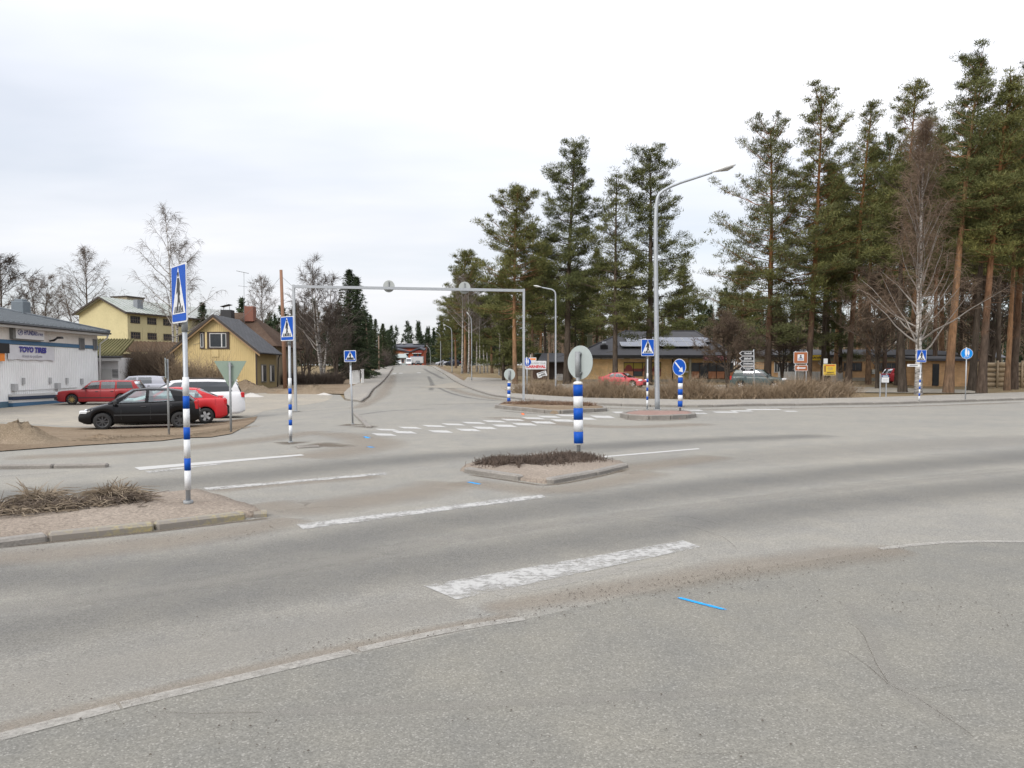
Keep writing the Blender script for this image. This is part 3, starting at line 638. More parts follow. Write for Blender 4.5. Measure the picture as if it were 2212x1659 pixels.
OR = (PINE_BARK2, NEEDLE, PINE_BARK2); DK = (DARK_BARK, NEEDLE, DARK_BARK); OL = (PINE_BARK, NEEDLE2, PINE_BARK)
# the group between the side road and the hotel
pine('pine with a bare orange lower trunk beside the steel height gantry', 1113, 74, 388, 11, .34, 4.6, .24, 'tall', 115, lean=.2, mat=OR)
pine('tallest dark-trunked pine behind the grey back of the keep-right disc', 1225, 75, 301, 12, .28, 4.5, .36, 'tall', 140, lean=.7, mat=DK)
pine('thin-topped pine rising over the red coupe by the hotel', 1329, 70, 363, 13, .30, 3.4, .27, 'tall', 85, .7, mat=DK)
pine('broad dark-trunked pine right behind the tall street lamp', 1400, 71, 307, 14, .20, 4.9, .36, 'tall', 130, mat=(DARK_BARK, NEEDLE, DARK_BARK))
pine('small dark pine showing over the hotel roof ridge', 1472, 104, 558, 15, .22, 3.6, .20, 'cone', 80, 1.2)
pine('slim pine standing just right of the gantry leg', 1152, 92, 470, 16, .35, 3.2, .18, 'old', 70, 1.0)
pine('slim dark pine behind the billboard roof', 1180, 90, 500, 17, .35, 3.0, .18, 'old', 70, 1.0, mat=DK)
pine('mid-height pine behind the hotel solar panels', 1288, 100, 520, 18, .3, 3.0, .18, 'cone', 70, 1.1)
pine('dense dark young pine crowding the orange-trunked one', 1088, 84, 560, 19, .10, 2.6, .16, 'cone', 90, 1.5, mat=DK)
pine('leaning pine low behind the second street lamp', 1240, 96, 560, 20, .3, 2.8, .17, 'cone', 60, 1.1, mat=DK)
# the wood on the right
RG = 'pines in the wood at the right-hand corner'
pine('loose olive pine with low spreading boughs at the edge of the wood', 1657, 68, 258, 31, .14, 6.0, .32, 'tall', 150, .75, mat=OL, group=RG, wind=-.05)
pine('tall pine behind the brown bathing-place sign', 1744, 67, 190, 32, .26, 4.6, .30, 'tall', 130, .9, lean=.8, group=RG)
pine('narrow-topped leaning pine behind the yellow notice board', 1832, 70, 204, 33, .33, 2.7, .28, 'tall', 90, .8, lean=1.6, group=RG)
pine('dense-crowned pine above the bare birch', 1940, 72, 167, 34, .36, 3.5, .28, 'old', 100, .95, lean=1.0, group=RG)
pine('great orange-trunked pine between the birch and the round path sign', 2049, 56, 104, 35, .48, 3.3, .31, 'tall', 110, 1.0, lean=1.6, mat=OR, group=RG)
pine('thick grey-trunked pine behind the round path sign', 2121, 55.5, 150, 36, .42, 2.9, .30, 'tall', 100, 1.0, lean=1.4, group=RG)
pine('grey-trunked pine close left of the thickest stem', 2100, 60, 230, 37, .45, 2.7, .28, 'old', 70, .8, lean=.9, mat=DK, group=RG)
pine('slender orange-stemmed pine with a broken stub', 2176, 61, 190, 38, .5, 2.4, .21, 'tall', 70, .8, lean=.6, mat=OR, group=RG)
pine('stout pine by the log wall', 2190, 63, 118, 39, .36, 3.3, .28, 'tall', 105, 1.0, lean=1.0, group=RG)
pine('dark-trunked pine left of the crossing sign birch', 1951, 57, 330, 40, .55, 2.6, .28, 'old', 60, .9, lean=-.3, mat=DK, group=RG)
pine('straight red-stemmed pine in front of the brick annex windows', 1876, 74, 300, 41, .5, 2.8, .24, 'old', 70, 1.0, lean=.3, mat=OR, group=RG)
pine('short-crowned pine beside the yellow notice board post', 1778, 71, 330, 42, .42, 2.6, .24, 'cone', 70, 1.3, lean=.3, mat=DK, group=RG)
pine('one of a close pair of orange pine stems by the annex', 1804, 82, 360, 43, .5, 2.6, .24, 'cone', 65, 1.2, mat=OR, group=RG)
pine('darker of a close pair of pine stems by the annex', 1816, 84, 380, 44, .5, 2.6, .22, 'cone', 65, 1.2, mat=DK, group=RG)
pine('pine behind the red estate car by the annex', 1911, 78, 280, 45, .5, 2.9, .22, 'old', 70, 1.1, group=RG)
pine('pine at the outer end of the log wall', 2235, 58, 120, 46, .34, 3.3, .28, 'tall', 105, 1.0, group=RG)
pine('pine deep in the wood behind the log wall', 2158, 74, 240, 47, .42, 3.2, .22, 'old', 80, 1.1, mat=DK, group=RG)
pine('pine deep in the wood over the brick shed', 2020, 80, 260, 48, .40, 3.4, .24, 'old', 85, 1.1, group=RG)
pine('pine deep in the wood behind the great orange trunk', 2072, 84, 250, 49, .38, 3.2, .24, 'old', 80, 1.1, mat=DK, group=RG)
_, pmA = pine('dense pine filling the gap over the yellow notice board', 1790, 78, 420, 50, .18, 3.2, .2, 'cone', 95, 1.4, mat=DK, group=RG)
# pines along the side road
SGp = 'trees along the right side of the side road'
pine('orange-stemmed roadside pine, tallest by the birch clump', 1005, 112, 529, 51, .42, 3.6, .24, 'old', 90, 1.0, mat=OR, group=SGp)
_, pmB = pine('second orange-stemmed pine by the roadside birches', 1013, 118, 575, 52, .40, 3.4, .22, 'old', 80, 1.1, mat=OR, group=SGp)
_, pmC = pine('slim reddish pine between the roadside birches and the gantry', 1063, 110, 602, 53, .35, 3.0, .2, 'old', 75, 1.0, mat=OR, group=SGp)
def pcopy(label, ms, u, Y, vt, H0, group, mats=DK, rz=0.0, w=1.0):
    p = GX(u, Y); s = htop(vt, Y, p.z) / H0; return place_tree('pine_tree', label, 'pine', ms, mats, p, rz, s, group, s * w)
HB = htop(575, 118, prof(118), 1.2); HC = htop(602, 110, prof(110), 1.2); HA = htop(420, 78, prof(78), 1.2)
pcopy('low dark pine overhanging the side road pavement', pmA, 955, 150, 700, HA, SGp, rz=1)
pcopy('dark pine at the bend beside the blue stall', pmA, 975, 165, 655, HA, SGp, rz=2.5)
pcopy('dark pine behind the roadside birch clump', pmB, 985, 140, 640, HB, SGp, rz=4)
pcopy('dark pine closing the gap behind the roadside birches', pmA, 1030, 135, 660, HA, SGp, rz=.4, w=1.3)
pcopy('pine behind the slim reddish roadside pine', pmC, 1085, 130, 640, HC, SGp, rz=3)
for k, (u, Y, vt, lab) in enumerate([(1850, 104, 430, 'background pine behind the annex roof'), (1965, 94, 330, 'background pine behind the bare birch crown'), (2035, 100, 360, 'background pine right of the bare birch crown'), (2110, 98, 330, 'background pine behind the round path sign'), (2185, 92, 300, 'background pine behind the log wall end'), (1165, 108, 560, 'background pine behind the billboard'), (1260, 112, 575, 'background pine left of the hotel'), (1350, 116, 590, 'background pine behind the hotel ridge'), (1600, 104, 560, 'background pine right of the hotel roof')]):
    pcopy(lab, (pmB, pmC)[k % 2], u, Y, vt + 18, (HB, HC)[k % 2], 'background pines behind the hotel and annex', rz=k * 1.7, w=1.0)
# spruces on the left of the side road
sA = spruce_meshes(61, 14, 3.0); sB = spruce_meshes(62, 12, 2.4)
LG = 'spruces along the left side of the side road'
def spr(label, ms, H0, u, Y, vt, w=1.0, rz=0): 
    p = GX(u, Y); s = htop(vt, Y, p.z) / H0; return place_tree('spruce_tree', label, 'spruce', ms, (DARK_BARK, SPRUCE, DARK_BARK), p, rz, s, LG, s * w)
spr('large dark spruce left of the side road behind the gantry beam', sA, 14, 757, 88, 585, 1.4)
spr('spruce close behind the large dark spruce', sB, 12, 772, 96, 600, 1.3, 2)
spr('smaller spruce right of the leaning wooden pole', sA, 14, 812, 130, 690, 1.1, 1); spr('pointed spruce before the orange school', sB, 12, 828, 150, 700, 1.2, 3); spr('low spruce at the school hedge', sA, 14, 842, 170, 722, 1.2, 4)
spr('far spruce just left of the school roof', sB, 12, 853, 200, 735, 1.3, 5); spr('spruce behind the wooden poles', sA, 14, 800, 140, 720, 1.3, 5.5)
spr('dark evergreen between the yellow house and the factory', sB, 12, 440, 95, 655, 1.3, 2); spr('dark evergreen behind the yellow house chimneys', sA, 14, 600, 110, 695, 1.5, 1)
# leafless trees
BG = 'leafless birches'
def bare(name, label, cat, u, Y, vt, seed, mats, group=BG, **kw):
    p = GX(u, Y); H = htop(vt, Y, p.z); ms = bare_meshes(seed, H, **kw); return place_tree(name, label, cat, ms, mats, p, 0, 1, group), ms, H
BB = (BIRCH, TWIGR); BW = (BIRCH, TWIG); DT = (DARK_BARK, TWIG)
bare('birch_tree', 'big bare birch with reddish twigs behind the right-hand crossing sign', 'birch', 1985, 54, 275, 71, BB, r0=.25, base=2.4, spread=.32, n1=66, n2=9, n3=11, droop=.5, up=1.18, twig=.011)
bare('birch_tree', 'bare birch with hanging twigs in front of the yellow factory', 'birch', 376, 80, 462, 72, BW, r0=.20, base=4.5, spread=.40, n1=36, n2=8, n3=9, droop=.8, stems=2, lean=(-.8, 0))
bare('birch_tree', 'bare birch rising behind the yellow factory gable', 'birch', 191, 108, 541, 73, (DARK_BARK, TWIG), r0=.22, base=5, spread=.40, n1=34, n2=8, n3=8, droop=.7, twig=.014)
bare('birch_tree', 'bare leaning birch at the left end of the factory', 'birch', 178, 112, 615, 74, (DARK_BARK, TWIG), r0=.17, base=4, spread=.4, n1=24, n2=7, n3=8, droop=.8, lean=(-2.5, 0), twig=.014)
bare('leafless_tree', 'small rounded leafless tree behind the garage roof vent', 'tree', 93, 96, 598, 75, DT, 'leafless trees on the left', r0=.17, base=3, spread=.42, n1=34, n2=8, n3=10, droop=.1, stems=2, twig=.016)
bare('leafless_tree', 'dark leafless tree at the left end of the garage roof', 'tree', 8, 72, 556, 76, (DARK_BARK, TWIGD), 'leafless trees on the left', r0=.2, base=3, spread=.5, n1=34, n2=9, n3=12, droop=.3, twig=.016, up=.7)
bare('leafless_tree', 'leafless tree between the wooden pole and the brown roof', 'tree', 568, 92, 606, 77, (DARK_BARK, TWIG), 'leafless trees on the left', r0=.14, base=3, spread=.42, n1=28, n2=8, n3=8, droop=.2, twig=.014)
bare('birch_tree', 'triple-stemmed bare birch left of the dark spruce', 'birch', 697, 76, 560, 78, (BIRCH, TWIGD), r0=.19, base=2.5, spread=.40, n1=42, n2=8, n3=9, droop=.3, stems=3, twig=.013)
bare('leafless_tree', 'bushy leafless tree behind the steel gantry leg', 'tree', 655, 82, 640, 79, (DARK_BARK, TWIGD), 'leafless trees on the left', r0=.14, base=1.0, spread=.40, n1=36, n2=8, n3=11, droop=.1, stems=3, twig=.014)
bare('leafless_tree', 'bushy leafless tree at the foot of the dark spruce', 'tree', 728, 74, 665, 80, (DARK_BARK, TWIGD), 'leafless trees on the left', r0=.14, base=.6, spread=.42, n1=40, n2=8, n3=12, droop=.1, stems=4, twig=.014)
bare('leafless_tree', 'brown leafless thicket tree behind the steel gantry leg', 'tree', 668, 92, 672, 81, (DARK_BARK, TWIGR), 'leafless trees on the left', r0=.12, base=.6, spread=.45, n1=36, n2=8, n3=12, droop=.0, stems=4, twig=.016)
_, bmS, bHS = bare('birch_tree', 'white-stemmed roadside birch by the orange pines', 'birch', 998, 108, 600, 82, BW, r0=.15, base=6, spread=.28, n1=22, n2=6, n3=7, droop=.5, twig=.014)
for k, (u, Y, vt, lab) in enumerate([(1012, 106, 622, 'leaning white birch with the street lamp in front'), (1037, 108, 655, 'thin white birch stem left of the slim reddish pine'), (1046, 110, 648, 'thin white birch stem touching the slim reddish pine'), (1030, 116, 640, 'pale birch stem deeper in the roadside clump'),
    (1078, 100, 632, 'white birch stem right of the slim reddish pine'), (1086, 104, 650, 'slight birch stem by the brown wall end'), (1053, 112, 668, 'shortest birch stem of the roadside clump'), (923, 300, 742, 'far pale birch behind the school')]):
    p = GX(u, Y); s = htop(vt, Y, p.z) / bHS; place_tree('birch_tree', lab, 'birch', bmS, BW, p, k * 1.3, s, BG, s * 1.0)
_, bmT, bHT = bare('leafless_tree', 'brown leafless oak-like tree behind the black direction signs', 'tree', 1572, 64, 684, 83, (DARK_BARK, TWIGB), 'leafless trees by the hotel', r0=.16, base=1.2, spread=.62, n1=40, n2=10, n3=14, droop=.1, stems=3, twig=.015, up=.75)
for k, (u, Y, vt, lab) in enumerate([(1690, 74, 690, 'brown leafless tree left of the brown bathing-place sign'), (1895, 64, 600, 'leafless tree tangled with the big bare birch'), (2140, 80, 560, 'brown leafless tree behind the thick pine stems')]):
    p = GX(u, Y); s = htop(vt, Y, p.z) / bHT; place_tree('leafless_tree', lab, 'tree', bmT, (DARK_BARK, TWIGB), p, k * 1.1 + .4, s, 'leafless trees by the hotel', s * .8)
# far-off wood that reads as one mass
def far_wood(name, specs, mat, seed, nb=46):
    rg = np.random.default_rng(seed); C = []; S = []
    for (x, y, h, w) in specs:
        z0 = gz(x, y) - .5; nl = max(6, int(h * .8))
        for i in range(nl):
            t = (i + rg.random()) / nl; rr = w * (1 - t) ** .75 + .25
            for k in range(3): a = rg.random() * 6.28; C.append((x + math.cos(a) * rr * .55, y + math.sin(a) * rr * .55, z0 + h * (.12 + .88 * t))); S.append((rr * .55 + .15, rr * .55 + .15, h / nl * .75))
    V, Fc = tri_blades(rg, np.array(C), nb // 3, np.array(S), 1.0, .30, .3); o = mobj(name, np_mesh(name, V, Fc), mat); o['kind'] = 'stuff'; return tag(o, 'distant conifer wood on the rise behind the buildings', 'wood')
rg = np.random.default_rng(3); sp = []
for i in range(520):
    y = rg.uniform(170, 330); u = rg.uniform(930, 2330); x = A(u, HOR, y).x; sp.append((x, y, rg.uniform(9, 15) * (1.0 + .25 * (u > 1500)), rg.uniform(1.6, 2.6)))
for i in range(120):
    y = rg.uniform(290, 420); u = rg.uniform(560, 960); x = A(u, HOR, y).x; sp.append((x, y, rg.uniform(11, 19), rg.uniform(2, 3.2)))
for i in range(110):
    y = rg.uniform(150, 260); u = rg.uniform(520, 800); x = A(u, HOR, y).x; sp.append((x, y, rg.uniform(8, 14), rg.uniform(2, 3)))
for i in range(60):
    y = rg.uniform(200, 320); u = rg.uniform(-200, 520); x = A(u, HOR, y).x; sp.append((x, y, rg.uniform(8, 13), rg.uniform(2, 3)))
far_wood('far_wood', sp, SPRUCE, 4)
segs = []
for i in range(240):                        # bare stems among the far wood
    y = rg.uniform(105, 175); u = rg.uniform(1100, 2300); x = A(u, HOR, y).x; z = gz(x, y); h = rg.uniform(6, 11); r_ = rg.uniform(.05, .11); segs.append(((x, y, z - .2), (x + rg.normal(0, .3), y, z + h), r_, r_ * .4))
    for k in range(26): zz = z + h * rg.uniform(.25, 1); a = rg.random() * 6.28; l = rg.uniform(.5, 1.8); segs.append(((x, y, zz), (x + math.cos(a) * l, y + math.sin(a) * l, zz + l * rg.uniform(.3, 1.1)), .022, .012))
o = mobj('far_thicket', np_mesh('far_thicket', *np_tubes(segs)), TWIGR); o['kind'] = 'stuff'; tag(o, 'brown leafless thicket behind the hotel and annex', 'thicket')

# hedges and dry plants: many bare stems, one plant mass each
def stems_mesh(name, line, hw, h, n, seed, tw=.012, lean=.35, forks=3, wav=.0):
    rg = np.random.default_rng(seed); p = dense(line, .3); nn = normals2(p); segs = []
    for i in range(n):
        k = rg.random() * (len(p) - 1.001); j = int(k); t = k - j; off = rg.normal(0, hw * .45); x = p[j][0] * (1 - t) + p[j + 1][0] * t + nn[j][0] * off; y = p[j][1] * (1 - t) + p[j + 1][1] * t + nn[j][1] * off; z = gz(x, y)
        hh = h * rg.uniform(.55, 1.05) * (1 + wav * math.sin(x * 1.3) * math.sin(x * .37 + y)) * (1 - .3 * min(1, abs(off) / hw)); d = np.array([rg.normal(0, lean), rg.normal(0, lean), 1.]); a = np.array([x, y, z - .02]); m = a + d * hh * .5; d2 = d + rg.normal(0, .3, 3); e = a + d * hh * .5 + d2 * hh * .5
        segs += [(a, m, tw, tw * .8), (m, e, tw * .8, tw * .4)]
        for q in range(forks): s = rg.uniform(.25, .9); o_ = a + (e - a) * s; g = d + rg.normal(0, .7, 3); g[2] = abs(g[2]); segs.append((o_, o_ + g * hh * rg.uniform(.18, .4), tw * .6, tw * .25))
    return np_mesh(name, *np_tubes(segs))
HEDGE = M('hedge_twigs', (.105, .076, .052), .95, .35, 1.2); HEDGE2 = M('hedge_twigs_pale', (.235, .175, .115), .95, .35, 1.0)
def hedge(label, line, hw, h, n, seed, mat, **kw):
    o = mobj('hedge', stems_mesh('hedge', line, hw, h, n, seed, **kw), mat); return tag(o, label, 'hedge', 'leafless hedges')
hl = smooth_line(Q([(1125, 851), (1260, 857), (1400, 858.5), (1503, 860), (1659, 859.5), (1835, 857)]), 1)
hl = [(x, y + .2) for x, y in hl]
hedge('long low leafless hedge between the far pavement and the hotel yard', hl, 1.4, .92, 5200, 1, HEDGE2, tw=.011, lean=.62, wav=.5, forks=4)
hedge('tall leafless hedge in front of the yellow house', [(-25.4, 56.5), (-20.8, 56.2)], .6, 2.35, 800, 2, HEDGE2, tw=.016, forks=5, lean=.16)
hedge('tall dark clipped hedge beside the garage annex', [(-28.2, 57.2), (-25.4, 56.8)], .7, 2.75, 2000, 3, HEDGE, tw=.018, forks=6, lean=.13)
hedge('low dark hedge left of the white roadside boxes', [tuple(GX(610, 72).xy), tuple(GX(740, 74).xy)], .5, 1.1, 1700, 4, TWIGD, tw=.014, forks=4)
hedge('dark rounded hedge along the side road pavement towards the school', [tuple(GX(822, 140).xy), tuple(GX(836, 175).xy)], .9, 2.8, 1500, 5, TWIGD, tw=.03, forks=6, lean=.14)
# ------------------------------------------------------------------ street furniture
STEEL = M('galvanised_steel', (.36, .38, .40), .55, .16, 9, metal=.55, bumps=.05); STEELD = M('weathered_steel', (.25, .26, .265), .7, .25, 12, metal=.3)
BLUE = M('reflective_blue', (.006, .070, .37), .5, .14, 4, spec=.15); WHITE = M('reflective_white', (.58, .59, .60), .5, .14, 4); SIGNBACK = M('sign_back_grey', (.34, .38, .37), .6, .06, 3); SIGNBACKG = M('sign_back_green', (.20, .26, .21), .6, .08, 3)
SKYBLUE = M('sign_light_blue', (.006, .19, .56), .5, .1, 5, spec=.15); BLACK = M('sign_black', (.012, .012, .014), .5, .1, 5); BROWN = M('tourist_brown', (.30, .095, .03), .5, .08, 5); YELLOW = M('notice_yellow', (.62, .42, .03), .6, .1, 5)
BOLT = M('plastic_cap', (.60, .58, .54), .6, .1, 5); WOOD = M('grey_wood', (.15, .115, .085), .9, .3, 3, stretch=(6, 6, .6)); POLEW = M('pole_wood', (.17, .125, .09), .9, .3, 3, stretch=(6, 6, .5)); POLER = M('pole_wood_red', (.22, .12, .075), .9, .25, 3, stretch=(6, 6, .5))
RED = M('lettering_red', (.52, .02, .03), .5, .05); NAVY = M('lettering_navy', (.02, .025, .16), .5, .05); GREYT = M('lettering_grey', (.16, .16, .17), .5, .05); ORANGE = M('orange_enamel', (.72, .22, .03), .5, .1)
def fnY(d0): return lambda p, q, d: Vector((p, d0 + d, q))
def flat(poly, y, th, name, mat, parent): return MB().prism(poly, lambda p, q, d: (p, d, q), y - th, y).obj(name, mat, parent)
def rrect(w, h, r, cx=0, cz=0, n=4):
    pts = []
    for (sx_, sz_, a0) in ((1, 1, 0), (-1, 1, 90), (-1, -1, 180), (1, -1, 270)):
        for i in range(n + 1): a = R(a0 + 90 * i / n); pts.append((cx + sx_ * (w / 2 - r) + r * math.cos(a), cz + sz_ * (h / 2 - r) + r * math.sin(a)))
    return pts
WALK = [[(-.035, .30), (.035, .30), (.075, .20), (.055, .10), (.075, .02), (.055, -.01), (.03, .05), (.06, -.10), (.13, -.25), (.09, -.26), (.02, -.10), (-.04, -.26), (-.085, -.26), (-.03, -.06), (-.03, .08), (-.07, .02), (-.085, .05), (-.055, .19)],
        [(.035 * math.cos(a) , .36 + .045 * math.sin(a)) for a in [k * math.pi / 4 for k in range(8)]]]
def walker(cx, cz, s, y, th, mat, parent, name='pictogram'):
    m = MB()
    for pl in WALK: m.prism([(cx + p * s * 1.25, cz + q * s) for p, q in pl], lambda p, q, d: (p, d, q), y - th, y)
    return m.obj(name, mat, parent)
def crossing_plate(par, w, h, z0, y0=-.045):
    pl = flat(rrect(w, h, .03, 0, z0 + h / 2), y0, .012, 'sign_plate', WHITE, par)
    fl = flat(rrect(w - .035, h - .035, .025, 0, z0 + h / 2), y0 - .012, .003, 'blue_field', BLUE, pl)
    b = z0 + h * .155; t = z0 + h - .03; hw = w / 2 - .035
    flat([(-hw, b), (hw, b), (0, t)], y0 - .015, .002, 'white_triangle', WHITE, pl)
    k = (t - b) / .74; walker(0, b + .34 * k * .86, k * .92, y0 - .017, .002, BLACK, pl)
    m = MB()
    for i, x in enumerate((-.62, -.36, -.12, .12, .36, .62)):
        xx = x * hw; m.prism([(xx - .020, b + .012), (xx + .020, b + .012), (xx * .88 + .016, b + .085), (xx * .88 - .010, b + .085)], lambda p, q, d: (p, d, q), y0 - .0185, y0 - .0165)
    m.obj('stripe_marks', BLACK, pl)['kind'] = 'stuff'
    return pl
def striped_sleeve(par, r, zs, first, n=20):
    for i, (a, b) in enumerate(zip(zs, zs[1:])):
        mt = (BLUE, WHITE)[(i + (first == 'white')) % 2]
        MB().tube([(0, 0, a), (0, 0, b)], r, n, True).obj('band', mt, par)
def crossing_sign(label, loc, rz, top, w=.5, h=.63, stripes=True, tilt=0, zs=None, pr=.030):
    t = thing('crossing_sign', label, 'road sign', loc, rz, 'pedestrian crossing signs'); t.rotation_euler = (0, tilt, rz)
    MB().tube([(0, 0, -.3), (0, 0, top - h * .72)], pr, 16).obj('post', STEEL, t)
    MB().tube([(0, 0, top - h - .10), (0, 0, top - h + .10)], pr * 1.28, 16).tube([(0, -.035, top - h - .02), (0, -.035, top - h + .12)], .012, 8).obj('clamp', STEELD, t)
    MB().tube([(0, 0, -.02), (0, 0, .03)], pr * 2.0, 16).obj('foot', STEELD, t)
    crossing_plate(t, w, h, top - h)
    if stripes: striped_sleeve(t, pr * 1.32, zs or [.156, .385, .53, .75, .895, 1.11, 1.26, 1.48], 'white')
    return t
crossing_sign('near crossing sign turned edgeways on the gritty island with dry grass', G(407, 1101) + Vector((0, 0, .08)), R(-49), 2.78, .52, .67, pr=.0275)
crossing_sign('crossing sign on a striped post in front of the gantry leg', G(628, 956), R(-39), 2.92, .5, .56, zs=[.15, .40, .53, .76, .89, 1.13, 1.26, 1.50])
crossing_sign('small square crossing sign on a plain grey post at the side road corner', G(762, 917), R(8), 2.33, .37, .36, False, R(-1.5), pr=.028)
crossing_sign('crossing sign beside the tall street lamp on the red-paved island', G(1398, 892) + Vector((0, 0, .14)), R(-8), 2.86, .52, .68)
cs5 = crossing_sign('crossing sign with a street name plate below, before the bare birch', G(1985, 871), R(-14), 2.86, .48, .66, tilt=R(1.2))
npl = flat(rrect(.62, .13, .015, -.36, 2.02), -.03, .012, 'name_plate', WHITE, cs5); MB().box((-.36, -.044, 2.02), (.40, .004, .05)).obj('printed_line', GREYT, npl)

def keep_disc(par, z, r, y0, front):
    pl = MB().disc((0, y0, z), r, (0, 1, 0), .012, 40).obj('sign_disc', SIGNBACK, par)
    if front:
        MB().disc((0, y0 - .008, z), r * .985, (0, 1, 0), .004, 40).obj('white_rim', WHITE, pl); MB().disc((0, y0 - .011, z), r * .93, (0, 1, 0), .004, 40).obj('blue_face', BLUE, pl)
        s = r / .32; ar = [(-.17, .21), (-.21, .17), (.045, -.085), (-.015, -.145), (.19, -.19), (.145, .015), (.085, -.045)]
        flat([(p * s, z + q * s) for p, q in ar[::-1]], y0 - .0135, .003, 'arrow', WHITE, pl)
    return pl
def keep_bollard(label, loc, rz, s=1.0, zc=1.76, r=.33, tilt=0.0, zt=1.36, z0=.18):
    t = thing('keep_right_bollard', label, 'bollard', loc, rz, 'striped bollards with keep-right discs'); t.rotation_euler = (0, tilt, rz)
    MB().tube([(0, 0, -.2), (0, 0, zc + .18)], .038, 14).obj('post', STEELD, t)
    n = 5; striped_sleeve(t, .092 * s, [z0 + (zt - .03 - z0) * i / n for i in range(n + 1)], 'blue', 24)
    MB().tube([(0, 0, zt - .03), (0, 0, zt), (0, 0, zt + .03)], [.096 * s, .094 * s, .06], 24).obj('cap', BOLT, t)
    MB().tube([(0, 0, z0 - .03), (0, 0, z0)], [.06, .09 * s], 20).obj('base_collar', BOLT, t)
    MB().tube([(0, 0, zc - .28), (0, 0, zc + .21)], .05, 14).box((0, -.03, zc - .2), (.14, .05, .03)).box((0, -.03, zc + .17), (.12, .05, .03)).obj('clamp', STEELD, t)
    keep_disc(t, zc, r, -.07, True); return t
keep_bollard('large striped bollard showing the grey disc back in the shrub island', G(1250, 984) + Vector((0, 0, .06)), R(132), 1.0, tilt=R(1.2))
keep_bollard('striped bollard with grey disc back beside the gantry leg', G(1099, 873) + Vector((0, 0, .12)), R(165), .95, 1.44, .30, R(-1), 1.02, .02)
keep_bollard('striped bollard with a blue arrow disc by the tall street lamp', G(1469, 896) + Vector((0, 0, .13)), R(-52), 1.0, 1.72, .33)
def path_sign(label, loc, rz, top, r, blue, group='round foot and cycle path signs'):
    t = thing('path_sign', label, 'road sign', loc, rz, group); MB().tube([(0, 0, -.3), (0, 0, top - r * .5)], .03, 12).obj('post', STEEL, t); z = top - r
    pl = MB().disc((0, -.05, z), r, (0, 1, 0), .012, 36).obj('sign_disc', WHITE, t); MB().disc((0, -.058, z), r * .95, (0, 1, 0), .004, 36).obj('blue_face', blue, pl)
    m = MB()
    for (cx, cz, s) in ((-.03, .10, .62), (.085, .045, .42)): m.prism([(cx - .10 * s, cz - .1 * s), (cx - .07 * s, cz + .22 * s), (cx, cz + .28 * s), (cx + .07 * s, cz + .22 * s), (cx + .10 * s, cz - .1 * s), (cx + .05 * s, cz - .36 * s), (cx - .05 * s, cz - .36 * s)], lambda p, q, d: (p, d, q + z), -.064, -.061); m.disc((cx, -.0625, z + cz + .34 * s), .055 * s, (0, 1, 0), .003, 10)
    m.obj('pictogram', WHITE, pl)
    for sx_ in (-.075, .075): MB().tube([(sx_ + .05 * math.cos(a), -.063, z - .2 + .05 * math.sin(a)) for a in [k * math.pi / 6 for k in range(13)]], .006, 5, False).obj('bicycle_wheel', WHITE, pl)
    MB().tube([(-.075, -.063, z - .2), (-.02, -.063, z - .14), (.04, -.063, z - .14), (.075, -.063, z - .2)], .005, 5).tube([(-.02, -.063, z - .14), (0, -.063, z - .2), (.04, -.063, z - .14)], .005, 5).obj('bicycle_frame', WHITE, pl); return t
path_sign('bright blue round path sign on a tall post before the thick pines', G(2085, 868), R(-20), 2.98, .30, SKYBLUE)
path_sign('dark blue round path sign overlapping the music club billboard', GX(1138.5, 52), R(-3), 2.52, .29, BLUE)
# give-way sign seen from behind, board seen from its edge
t = thing('give_way_sign', 'grey-green triangular sign back in front of the white van', 'road sign', G(499, 934), R(184)); MB().tube([(0, 0, -.3), (0, 0, 2.02)], .032, 12).obj('post', STEELD, t)
flat([(-.46, 2.06), (.46, 2.06), (.03, 1.28), (-.03, 1.28)][::-1], -.05, .012, 'sign_triangle', SIGNBACKG, t); [MB().box((0, -.03, z_), (.14, .05, .03)).obj('clamp', STEELD, t) for z_ in (1.92, 1.48)]
p = G(365, 940); t = thing('edge_on_sign', 'thin sign board seen edge-on on a leaning post before the black car', 'road sign', p, R(-68)); t.rotation_euler = (0, 0, R(-68)); MB().tube([(0, 0, -.3), (0, 0, 2.35)], .032, 12).obj('post', STEELD, t)
flat(rrect(.62, .62, .03, 0, 2.07), -.05, .012, 'sign_plate', SIGNBACK, t); [MB().box((0, -.03, z_), (.14, .05, .03)).obj('clamp', STEELD, t) for z_ in (1.95, 2.25)]
# height gantry over the side road
pl_, pr_ = G(639, 889), G(1131, 873); tl = A(634, 615, pl_.y); tr = A(1131.5, 624, pr_.y)
t = thing('height_gantry', 'galvanised steel height gantry spanning the side road', 'gantry', pl_)
MB().tube([(0, 0, -.3), tl - pl_], .085, 4, smooth=False).obj('leg', STEEL, t); MB().tube([pr_ - pl_ + Vector((0, 0, -.2)), tr - pl_], .085, 4, smooth=False).obj('leg', STEEL, t)
MB().tube([tl - pl_ + Vector((0, 0, -.09)), tr - pl_ + Vector((0, 0, -.09))], .095, 4, smooth=False).obj('beam', STEEL, t)
MB().box((0, 0, .02), (.3, .3, .03)).obj('foot_plate', STEELD, t)
for u in (839, 1003):
    k = (u - 634) / (1131.5 - 634); c = tl.lerp(tr, k * pl_.y / (pl_.y * k + pr_.y * (1 - k)) * 1.0) - pl_; c.z += .0
    d = MB().disc(c + Vector((.0, .14, .02)), .31, (.15, 1, 0), .012, 32).obj('sign_disc', M('sign_back_pale', (.33, .35, .34), .6, .1, 4), t); MB().box(c + Vector((0, .1, .06)), (.05, .06, .42)).obj('bracket', STEELD, d)
